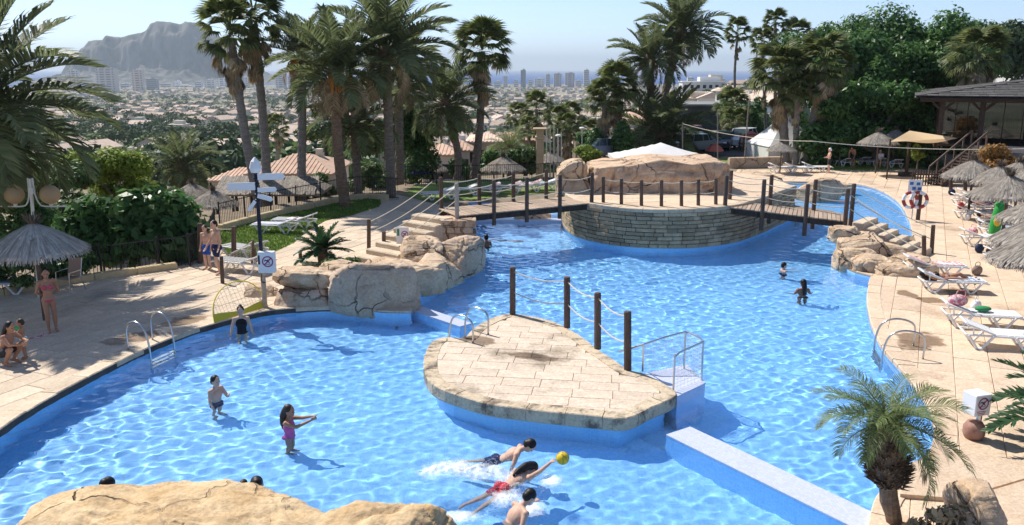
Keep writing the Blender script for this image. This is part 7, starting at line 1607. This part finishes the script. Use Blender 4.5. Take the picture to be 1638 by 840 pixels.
person('man in dark shorts bending over a lounger under the ficus', Pd(1364, 268), R(-40), 1.65, dict(chest=(0, -.12, .68), belly=(0, -.05, .60), neck=(0, -.2, .75), head=(0, -.28, .82), sL=(.10, -.18, .73), sR=(-.10, -.18, .73), eL=(.12, -.20, .58), eR=(-.12, -.20, .58), wL=(.10, -.26, .45), wR=(-.10, -.26, .45)), wear=(('trunks', 'dark_shorts'),), skin='skin_tan', vox=.016)
sit = dict(pelvis=(0, .05, .27), belly=(0, .05, .36), chest=(0, .05, .46), neck=(0, .05, .565), head=(0, .03, .675), sL=(.10, .05, .545), sR=(-.10, .05, .545), eL=(.13, -.02, .42), eR=(-.13, -.02, .42), wL=(.08, -.14, .36), wR=(-.08, -.14, .36), hL=(.05, .03, .26), hR=(-.05, .03, .26), kL=(.06, -.20, .28), kR=(-.06, -.20, .28), aL=(.06, -.21, .05), aR=(-.06, -.21, .05), tL=(.06, -.30, .014), tR=(-.06, -.30, .014))
person('person in a white shirt sitting on a lounger on the back lawn', Pd(1406, 268), R(-30), 1.65, sit, wear=(('shirt', 'white_shirt'), ('trunks', 'dark_shorts')), skin='skin_light', vox=.016)
person('person in a white shirt standing under the tan shade sail', Pd(1500, 262), R(20), 1.7, None, wear=(('shirt', 'white_shirt'), ('trunks', 'dark_shorts')), skin='skin_tan', vox=.016)
person('person sitting in shade between the shade sail masts', Pd(1478, 258), R(60), 1.65, sit, wear=(('shirt', 'red_trunks'), ('trunks', 'dark_shorts')), skin='skin_light', vox=.016)
for nm_, tw_ in (('crimson', 'skin_tan'), ('cream', 'skin_light'), ('brown', 'skin_tan'), ('white and blue', 'skin_light')):
    lo_ = [o for o in SC.objects if o.get('label') == 'sun lounger with a %s towel in the far part of the right row' % nm_][0]
    lying('sunbather lying on the %s towel in the far part of the right row' % nm_, lo_, 1.6, wear=(('trunks', 'navy_trunks'),), skin=tw_, vox=.016)
# white water thrown up by the three swimmers
rg = random.Random(9); V = []; F = []
def drop(c, r):
    k = len(V); V.extend([(c.x + r, c.y, c.z), (c.x - r, c.y, c.z), (c.x, c.y + r, c.z), (c.x, c.y - r, c.z), (c.x, c.y, c.z + r), (c.x, c.y, c.z - r)])
    F.extend([(k + a, k + b_, k + c_) for a, b_, c_ in ((0, 2, 4), (2, 1, 4), (1, 3, 4), (3, 0, 4), (2, 0, 5), (1, 2, 5), (3, 1, 5), (0, 3, 5))])
for u, v, su, sv, n_, hh in ((735, 755, 34, 10, 2600, .20), (790, 762, 26, 9, 2200, .20), (815, 803, 24, 11, 1500, .20), (850, 775, 36, 12, 900, .14), (740, 826, 34, 6, 400, .06), (905, 745, 10, 8, 120, .12), (880, 785, 22, 10, 260, .08)):
    for _ in range(int(n_ * .55)):
        c = G(u + rg.gauss(0, su), v + rg.gauss(0, sv), WZ); c.z = WZ + .01 + hh * rg.random() ** 2; drop(c, rg.uniform(.0025, .0075))
defm('foam_drop', (.88, .92, .96), .4, trans=.4)
o = npmesh('splash', V, F, MT['foam_drop'], kind='stuff', smooth=True); o['label'] = 'white spray of droplets behind the three ball players'
fm = bpy.data.materials.new('foam'); fm.use_nodes = True; ft_ = fm.node_tree; fb = ft_.nodes['Principled BSDF']; fb.inputs['Base Color'].default_value = (.90, .94, .97, 1); fb.inputs['Roughness'].default_value = .6
nz = ft_.nodes.new('ShaderNodeTexNoise'); nz.inputs['Scale'].default_value = 15; nz.inputs['Detail'].default_value = 9; nz.inputs['Roughness'].default_value = .75
at_ = ft_.nodes.new('ShaderNodeAttribute'); at_.attribute_name = 'foam'; ma = ft_.nodes.new('ShaderNodeMath'); ma.operation = 'MULTIPLY_ADD'; ma.inputs[1].default_value = 1.25
ft_.links.new(ft_.nodes.new('ShaderNodeNewGeometry').outputs['Position'], nz.inputs['Vector']); ft_.links.new(nz.outputs['Fac'], ma.inputs[0]); ft_.links.new(at_.outputs['Fac'], ma.inputs[2])
mr = ft_.nodes.new('ShaderNodeMapRange'); mr.inputs[1].default_value = .95; mr.inputs[2].default_value = 1.75; ft_.links.new(ma.outputs[0], mr.inputs[0]); ft_.links.new(mr.outputs[0], fb.inputs['Alpha'])
blobs = [(G(u, v, WZ), r1, r2, hh) for u, v, r1, r2, hh in ((725, 752, .50, .18, .11), (775, 758, .42, .18, .11), (820, 768, .36, .16, .08), (812, 800, .30, .18, .10), (845, 815, .30, .2, .06), (730, 828, .40, .10, .04), (690, 757, .25, .15, .05), (880, 770, .22, .14, .04))]
gx, gy = np.meshgrid(np.arange(-2.4, 1.6, .025), np.arange(11.0, 15.0, .025)); fo = np.zeros_like(gx); fz = np.zeros_like(gx)
for c, r1, r2, hh in blobs:
    g = np.exp(-((gx - c.x) / r1) ** 2 - ((gy - c.y) / (r2 * 1.8)) ** 2); fo = np.maximum(fo, g); fz += g * hh
nzv = np.array([mnoise.turbulence((x * 4, y * 4, 1), 4, False) for x, y in zip(gx.ravel(), gy.ravel())]).reshape(gx.shape)
fz = WZ + .012 + fz * (.4 + .9 * nzv) + waves(gx, gy); ny_, nx_ = gx.shape; idx = np.arange(nx_ * ny_).reshape(ny_, nx_); q = np.stack([idx[:-1, :-1], idx[:-1, 1:], idx[1:, 1:], idx[1:, :-1]], -1).reshape(-1, 4)
q = q[fo.ravel()[q[:, 0]] > .08]; used, inv = np.unique(q, return_inverse=True)
o = npmesh('splash', np.stack([gx.ravel(), gy.ravel(), fz.ravel()], -1)[used], inv.reshape(-1, 4), fm, smooth=True, kind='stuff'); o['label'] = 'churned white foam around the three ball players'
at2 = o.data.attributes.new('foam', 'FLOAT', 'POINT'); at2.data.foreach_set('value', fo.ravel()[used].astype(np.float32))
# ================================================================ THE TOWN BELOW
defm('town_wall', (.66, .60, .51), .9, rand=.18); defm('town_wall_white', (.74, .71, .66), .9, rand=.10); defm('town_roof', (.50, .37, .28), .9, (.60, .48, .39), .5, rand=.25)
def house_mesh(seed):
    rg = random.Random(seed); b = MB(); w_, d_, h_ = rg.uniform(8, 14), rg.uniform(7, 10), rg.choice((3.2, 3.4, 5.8, 6.2)); b.mi = 0; b.box((0, 0, h_ / 2 - 2), (w_, d_, h_ + 4)); b.mi = 1
    if seed % 4 != 3:
        e = .5; ins = d_ / 2 * (1 if seed % 2 else .05); x, y, z = w_ / 2 + e, d_ / 2 + e, h_; zr = h_ + d_ * .22
        b.add([(-x, -y, z), (x, -y, z), (x, y, z), (-x, y, z), (-x + ins, 0, zr), (x - ins, 0, zr)], [(0, 1, 5, 4), (1, 2, 5), (2, 3, 4, 5), (3, 0, 4), (3, 2, 1, 0)])
    else: b.mi = 0; b.box((0, 0, h_ + .25), (w_ + .3, d_ + .3, .5)); b.box((w_ * .2, 0, h_ + 1.3), (w_ * .4, d_ * .6, 2))
    b.mi = 2
    for fl in range(1 if h_ < 4 else 2):
        n = int(w_ / 2.6)
        for i in range(n): 
            for s in (-1, 1): b.box((-w_ / 2 + w_ * (i + .5) / n, s * d_ / 2, 1.7 + 2.7 * fl), (1.1, .16, 1.3))
        for s in (-1, 1): b.box((s * w_ / 2, 0, 1.7 + 2.7 * fl), (.16, 1.2, 1.3))
    b.mi = 0
    if seed % 3 == 0: b.box((-w_ * .62, -d_ * .1, 1.4 - 2), (w_ * .35, d_ * .6, 2.8 + 4)); b.mi = 1; b.box((-w_ * .62, -d_ * .1, 2.95), (w_ * .38, d_ * .65, .3)); b.mi = 0
    b.box((w_ * .2, d_ * .15, h_ + 1.2), (.8, .8, 1.6))
    me = bpy.data.meshes.new('town_house'); me.from_pydata(b.v, [], b.f)
    for m in ('town_wall' if seed % 2 else 'town_wall_white', 'town_roof', 'window_dark'): me.materials.append(MT[m])
    me.polygons.foreach_set('material_index', b.m); me.update(); return me, b
HM = [house_mesh(i) for i in range(10)]
rg = random.Random(77)
def spots(n, vmin, vmax, umin, umax, seed, mind=lambda d: 14, pw=1.0, d0=112):
    """random places on the slope, spread evenly over the view"""
    r_ = random.Random(seed); out = []; grid = {}
    tries = 0
    while len(out) < n and tries < n * 14:
        tries += 1; dd = d0 * (3300 / d0) ** (r_.random() ** pw); th_ = math.atan((r_.uniform(umin, umax) - 819) / FPX); x, y = dd * math.sin(th_), dd * math.cos(th_)
        m_ = mind(dd); key = (int(x // 40), int(y // 40)); ok = True
        for gx in (-1, 0, 1):
            for gy in (-1, 0, 1):
                for q in grid.get((key[0] + gx, key[1] + gy), ()):
                    if (q[0] - x) ** 2 + (q[1] - y) ** 2 < m_ * m_: ok = False
        if ok: grid.setdefault(key, []).append((x, y)); out.append((x, y, terr(x, y), dd))
    out.sort(key=lambda p: p[3]); return out
def wood(x, y):                                     # the pine belt in front of the towers and other groves
    n = mnoise.noise((x / 210, y / 260, 8)); r_ = math.hypot(x, y); u = x / y * FPX + 819
    return n > .22 or (r_ > 1150 and r_ < 1900 and u < 460 and n > -.25) or (560 < r_ < 700 and u < 330 and n > -.2)
hs = [p for p in spots(2600, 0, 0, -60, 1240, 5, lambda d: 14 if d < 1200 else 16, .58, 175) if not wood(p[0], p[1]) or rg.random() < .12]
def where(x, y, dd):
    u = x / y * FPX + 819
    a = 'under the left palm fronds' if u < 150 else 'above the small date palm' if u < 300 else 'left of the leaning palm pair' if u < 400 else 'between the left palm trunks' if u < 650 else 'beyond the leaning date palm' if u < 800 else 'above the stone column' if u < 940 else 'behind the fan palms with skirts' if u < 1030 else 'between the tall right palms' if u < 1110 else 'near the thin tall palm'
    return a + (', low on the near slope' if dd < 330 else ', halfway across the plain' if dd < 700 else ', far out on the plain')
def house_label(k, x, y, dd): return ('white ' if k % 2 == 0 else 'cream ') + ('flat roofed' if k % 4 == 3 else 'gabled' if k % 2 == 0 else 'hip roofed') + ' house ' + where(x, y, dd)
def tree_label(k, x, y, dd): return ('broad pine', 'big dark pine', 'round green tree', 'slim dark tree', 'grey green olive tree', 'dark leafy tree')[k] + ' ' + where(x, y, dd)
far_v = {k: ([], [], []) for k in range(1)}
FV = MB()
for i, (x, y, z, dd) in enumerate(hs):
    k = rg.randrange(10); me, hb_ = HM[k]; rz = rg.choice((0, 1.57)) + rg.uniform(-.5, .5) + x / 900; sc = rg.uniform(.8, 1.15)
    if i < 300:
        o = bpy.data.objects.new('town_house', me); COL.objects.link(o); o.location = (x, y, z); o.rotation_euler = (0, 0, rz); o.scale = (sc, sc, sc)
        tag(o, house_label(k, x, y, dd), 'house', 'houses of the town on the slope below')
    else:
        M = Matrix.Translation((x, y, z)) @ Matrix.Rotation(rz, 4, 'Z') @ Matrix.Scale(sc, 4); base = len(FV.v); FV.v += [tuple(M @ Vector(p)) for p in hb_.v[:8 + 6 * (k % 4 != 3) + 16 * (k % 4 == 3)]]
        nf = 6 + (5 if k % 4 != 3 else 12); FV.f += [tuple(base + a for a in f) for f in hb_.f[:nf]]; FV.m += hb_.m[:nf]
o = FV.build('distant_houses', [MT['town_wall'], MT['town_roof'], MT['window_dark']], kind='stuff'); o['label'] = 'far off houses of the town that read as one mass'
def tree_mesh(seed, leaf, r, hgt, n=190, pine=False):
    rg_ = random.Random(seed); lb = [((rg_.uniform(-.5, .5) * r, rg_.uniform(-.5, .5) * r, hgt * rg_.uniform(.5, .85)), (r * rg_.uniform(.45, .7),) * 2 + (hgt * rg_.uniform(.18, .28),)) for _ in range(6)]
    V, F = leafcloud(lb, n, r * .19, seed, flat=.4, shell=.35); b = MB(); b.tube([(0, 0, -1), (0, 0, hgt * .6)], [.25, .15], 5); V = np.concatenate([V, np.array([tuple(p) for p in b.v])]); fq = [f for f in b.f if len(f) == 4]; F = np.concatenate([F, np.array(fq) + len(V) - len(b.v)])
    o = npmesh('town_tree', V, F, [MT[leaf]]); me = o.data; bpy.data.objects.remove(o); return me, V, F
TM = [tree_mesh(i, l, r, h_) for i, (l, r, h_) in enumerate([('leaf_mid', 4, 7), ('leaf_pine', 5, 8), ('leaf_mid', 3, 5), ('leaf_pine', 2.2, 7), ('leaf_olive', 2.6, 4), ('leaf_ficus', 3.6, 6)])]
ts = spots(5200, 0, 0, -80, 1260, 9, lambda d: 5 if d < 900 else 8, .62, 95)
keep = []
for p in ts:
    if wood(p[0], p[1]) or rg.random() < .52: keep.append(p)
bigV = []; bigF = []; nb = 0
for i, (x, y, z, dd) in enumerate(keep):
    k = rg.choices(range(6), (5, 4, 3, 1.5, 3, 3))[0]; me, V, F = TM[k]; sc = rg.uniform(.7, 1.2); a = rg.uniform(0, 6.28)
    if i < 280:
        o = bpy.data.objects.new('town_tree', me); COL.objects.link(o); o.location = (x, y, z); o.rotation_euler = (0, 0, a); o.scale = (sc,) * 3
        tag(o, tree_label(k, x, y, dd), 'tree', 'trees between the houses of the town')
    else:
        st = 1 if dd < 420 else 2 if dd < 900 else 4; f = F[:-5][::st]; R_ = np.array([[math.cos(a), -math.sin(a), 0], [math.sin(a), math.cos(a), 0], [0, 0, 1]]); s2 = sc * {1: 1, 2: 1.1, 4: 1.3}[st]
        used_ = np.unique(f); lut = np.zeros(len(V), int); lut[used_] = np.arange(len(used_)); f = lut[f]; v = (V[used_] @ R_.T) * s2 + np.array([x, y, z]); bigV.append(v); bigF.append(f + nb); nb += len(v)
o = npmesh('distant_trees', np.concatenate(bigV), np.concatenate(bigF), MT['leaf_pine'], kind='stuff'); o['label'] = 'far off trees of the plain that read as one mass'
# ---- tower blocks by the sea
def tower(label, u0, u1, v0, v1, y, col, dark=(.22, .22, .23), stripes=0, name='apartment_tower', group=None):
    a = D(u0, v0, y); c = D(u1, v1, y); w_ = c.x - a.x; z0 = c.z - 6; h_ = a.z - z0; key = 'tw%.2f%.2f%.2f' % col
    if key not in MT: defm(key, tuple(min(.82, c_ * 1.15) for c_ in col), .9, rand=.05)
    if 'tower_dark' not in MT: defm('tower_dark', dark, .8)
    t = thing(name, label, 'building', ((a.x + c.x) / 2, y, z0), group=group); b = MB(); dp = max(14, w_ * .45); b.box((0, dp / 2, h_ / 2), (w_, dp, h_)); b.box((w_ * .1, dp / 2, h_ + 2), (w_ * .35, dp * .4, 4)); b.build('wall', MT[key], t)
    b = MB(); nf = max(3, int(h_ / 6.5))
    for k in range(nf): b.box((0, -.15, h_ * (k + .55) / nf), (w_ * .90, .7, h_ / nf * .42))
    b.build('window_band', MT['tower_dark'], t); b = MB()
    for k in range(stripes): x = -w_ / 2 + w_ * (k + .5) / stripes; b.box((x, -.5, h_ / 2 + 1), (w_ / stripes * .28, 1.2, h_ + 2))
    if stripes: b.build('pillar', MT[key], t)
    return t
tw = [(109, 129, 113, 158, 2700, (.62, .58, .55), 2, 'pale tower at the left foot of the headland'), (152, 187, 110, 160, 2500, (.55, .50, .47), 3, 'broad tower with dark stripes in front of the headland'), (209, 231, 112, 158, 2600, (.62, .53, .46), 2, 'beige tower right of the broad striped one'), (233, 253, 126, 155, 2900, (.34, .35, .38), 0, 'grey tower with a flat top beside the beige one'), (134, 150, 138, 156, 3000, (.70, .70, .70), 0, 'low white block between the two left towers'), (192, 208, 134, 154, 3100, (.62, .60, .58), 0, 'small pale block between the striped and the beige tower'),
    (311, 324, 131, 153, 3200, (.70, .68, .66), 0, 'white slab block below the right shoulder of the headland'), (326, 344, 128, 152, 3300, (.66, .62, .58), 2, 'pale block right of the white slab block'), (346, 372, 126, 150, 3400, (.72, .70, .68), 3, 'long white block near the palm trunks'), (256, 275, 134, 149, 3500, (.6, .58, .56), 0, 'small block below the middle of the headland'), (276, 306, 137, 150, 3450, (.68, .63, .58), 4, 'low wide block below the middle of the headland'), (376, 398, 124, 150, 3300, (.6, .58, .56), 2, 'block half hidden by the leaning palm trunks'), (440, 458, 118, 150, 2900, (.52, .50, .5), 2, 'tower seen between the leaning palms'), (460, 476, 122, 148, 3000, (.56, .52, .5), 0, 'tower right of the one between the leaning palms'),
    (833, 841, 112, 141, 3000, (.25, .27, .30), 0, 'slim dark tower standing against the sea'), (873, 880, 119, 140, 3300, (.52, .50, .50), 0, 'slim grey tower in the middle sea front'), (855, 870, 126, 140, 3400, (.66, .64, .62), 2, 'low pale sea front block left of the slim grey tower'), (886, 898, 118, 139, 3300, (.50, .45, .43), 2, 'brownish tower of the sea front'), (904, 919, 117, 138, 3300, (.50, .46, .46), 2, 'wide tower with a stepped roof on the sea front'), (934, 942, 112, 135, 3300, (.56, .50, .47), 0, 'slim beige tower right of the stepped one'), (960, 966, 112, 133, 3350, (.72, .72, .72), 0, 'white edge tower joined to a blue grey one'), (967, 976, 111, 133, 3340, (.22, .25, .30), 0, 'blue grey tower by the tall date palms'), (1011, 1017, 111, 130, 3400, (.5, .48, .48), 0, 'slim tower between the two tall date palms'), (822, 829, 128, 141, 3400, (.6, .6, .6), 0, 'small sea front block left of the slim dark tower'), (845, 852, 128, 141, 3500, (.6, .58, .56), 0, 'small sea front block right of the slim dark tower'), (920, 930, 129, 138, 3500, (.66, .64, .62), 0, 'low block between the sea front towers'), (945, 956, 127, 136, 3500, (.64, .62, .6), 0, 'low pale block right of the slim beige tower'), (981, 992, 127, 135, 3500, (.62, .6, .6), 0, 'low block right of the blue grey tower'), (805, 812, 122, 141, 3350, (.6, .58, .56), 0, 'slim tower at the left end of the sea front row'), (790, 801, 130, 142, 3300, (.7, .68, .66), 0, 'low white block at the left end of the sea front row'), (1000, 1008, 124, 134, 3400, (.66, .64, .62), 0, 'pale tower left of the tall date palm trunks'), (1022, 1030, 120, 133, 3350, (.5, .48, .47), 0, 'tower right behind the slim date palm trunk'), (1100, 1110, 124, 134, 3300, (.68, .66, .64), 0, 'pale tower right of the tallest date palm'), (278, 290, 130, 150, 3480, (.74, .72, .7), 2, 'white tower standing behind the low wide block'), (398, 412, 128, 150, 3350, (.7, .66, .62), 2, 'tower right beside the leaning palm trunks'), (94, 107, 122, 158, 2750, (.60, .57, .54), 2, 'pale tower left of the one at the foot of the headland')]
for u0, u1, v0, v1, y, col, st, lab in tw: tower(lab, u0, u1, v0, v1, y, col, stripes=st)
# villas on the rise at the right
for k, (u, v, y, w_, mt_, lab) in enumerate([(1122, 131, 420, 20, 'wall_white', 'big white villa on the crest of the rise right of the tall palms'), (1138, 127, 440, 12, 'wall_cream', 'cream villa on the crest beside the big white one'), (1108, 158, 300, 16, 'wall_cream', 'pinkish villa lower on the rise behind the dark shed'), (1190, 152, 260, 12, 'wall_cream', 'villa on the rise seen left of the stout fan palms')]):
    p = D(u, v, y); t = thing('hillside_villa', lab, 'house', (p.x, y, p.z - 7)); b = MB(); b.box((0, 0, 3.5), (w_, 9, 7)); b.box((w_ * .2, 2, 8), (w_ * .5, 6, 2.6)); b.build('wall', MT[mt_], t); b = MB(); b.box((0, 0, 7.15), (w_ + .8, 9.8, .3)); b.build('roof', MT['roof_tile_pale' if k > 1 else 'wall_white'], t)
    b = MB()
    for i in range(int(w_ / 3)): b.box((-w_ / 2 + 3 * i + 1.6, -4.53, 4.8), (1.5, .1, 1.6))
    b.build('windows', MT['window_dark'], t)
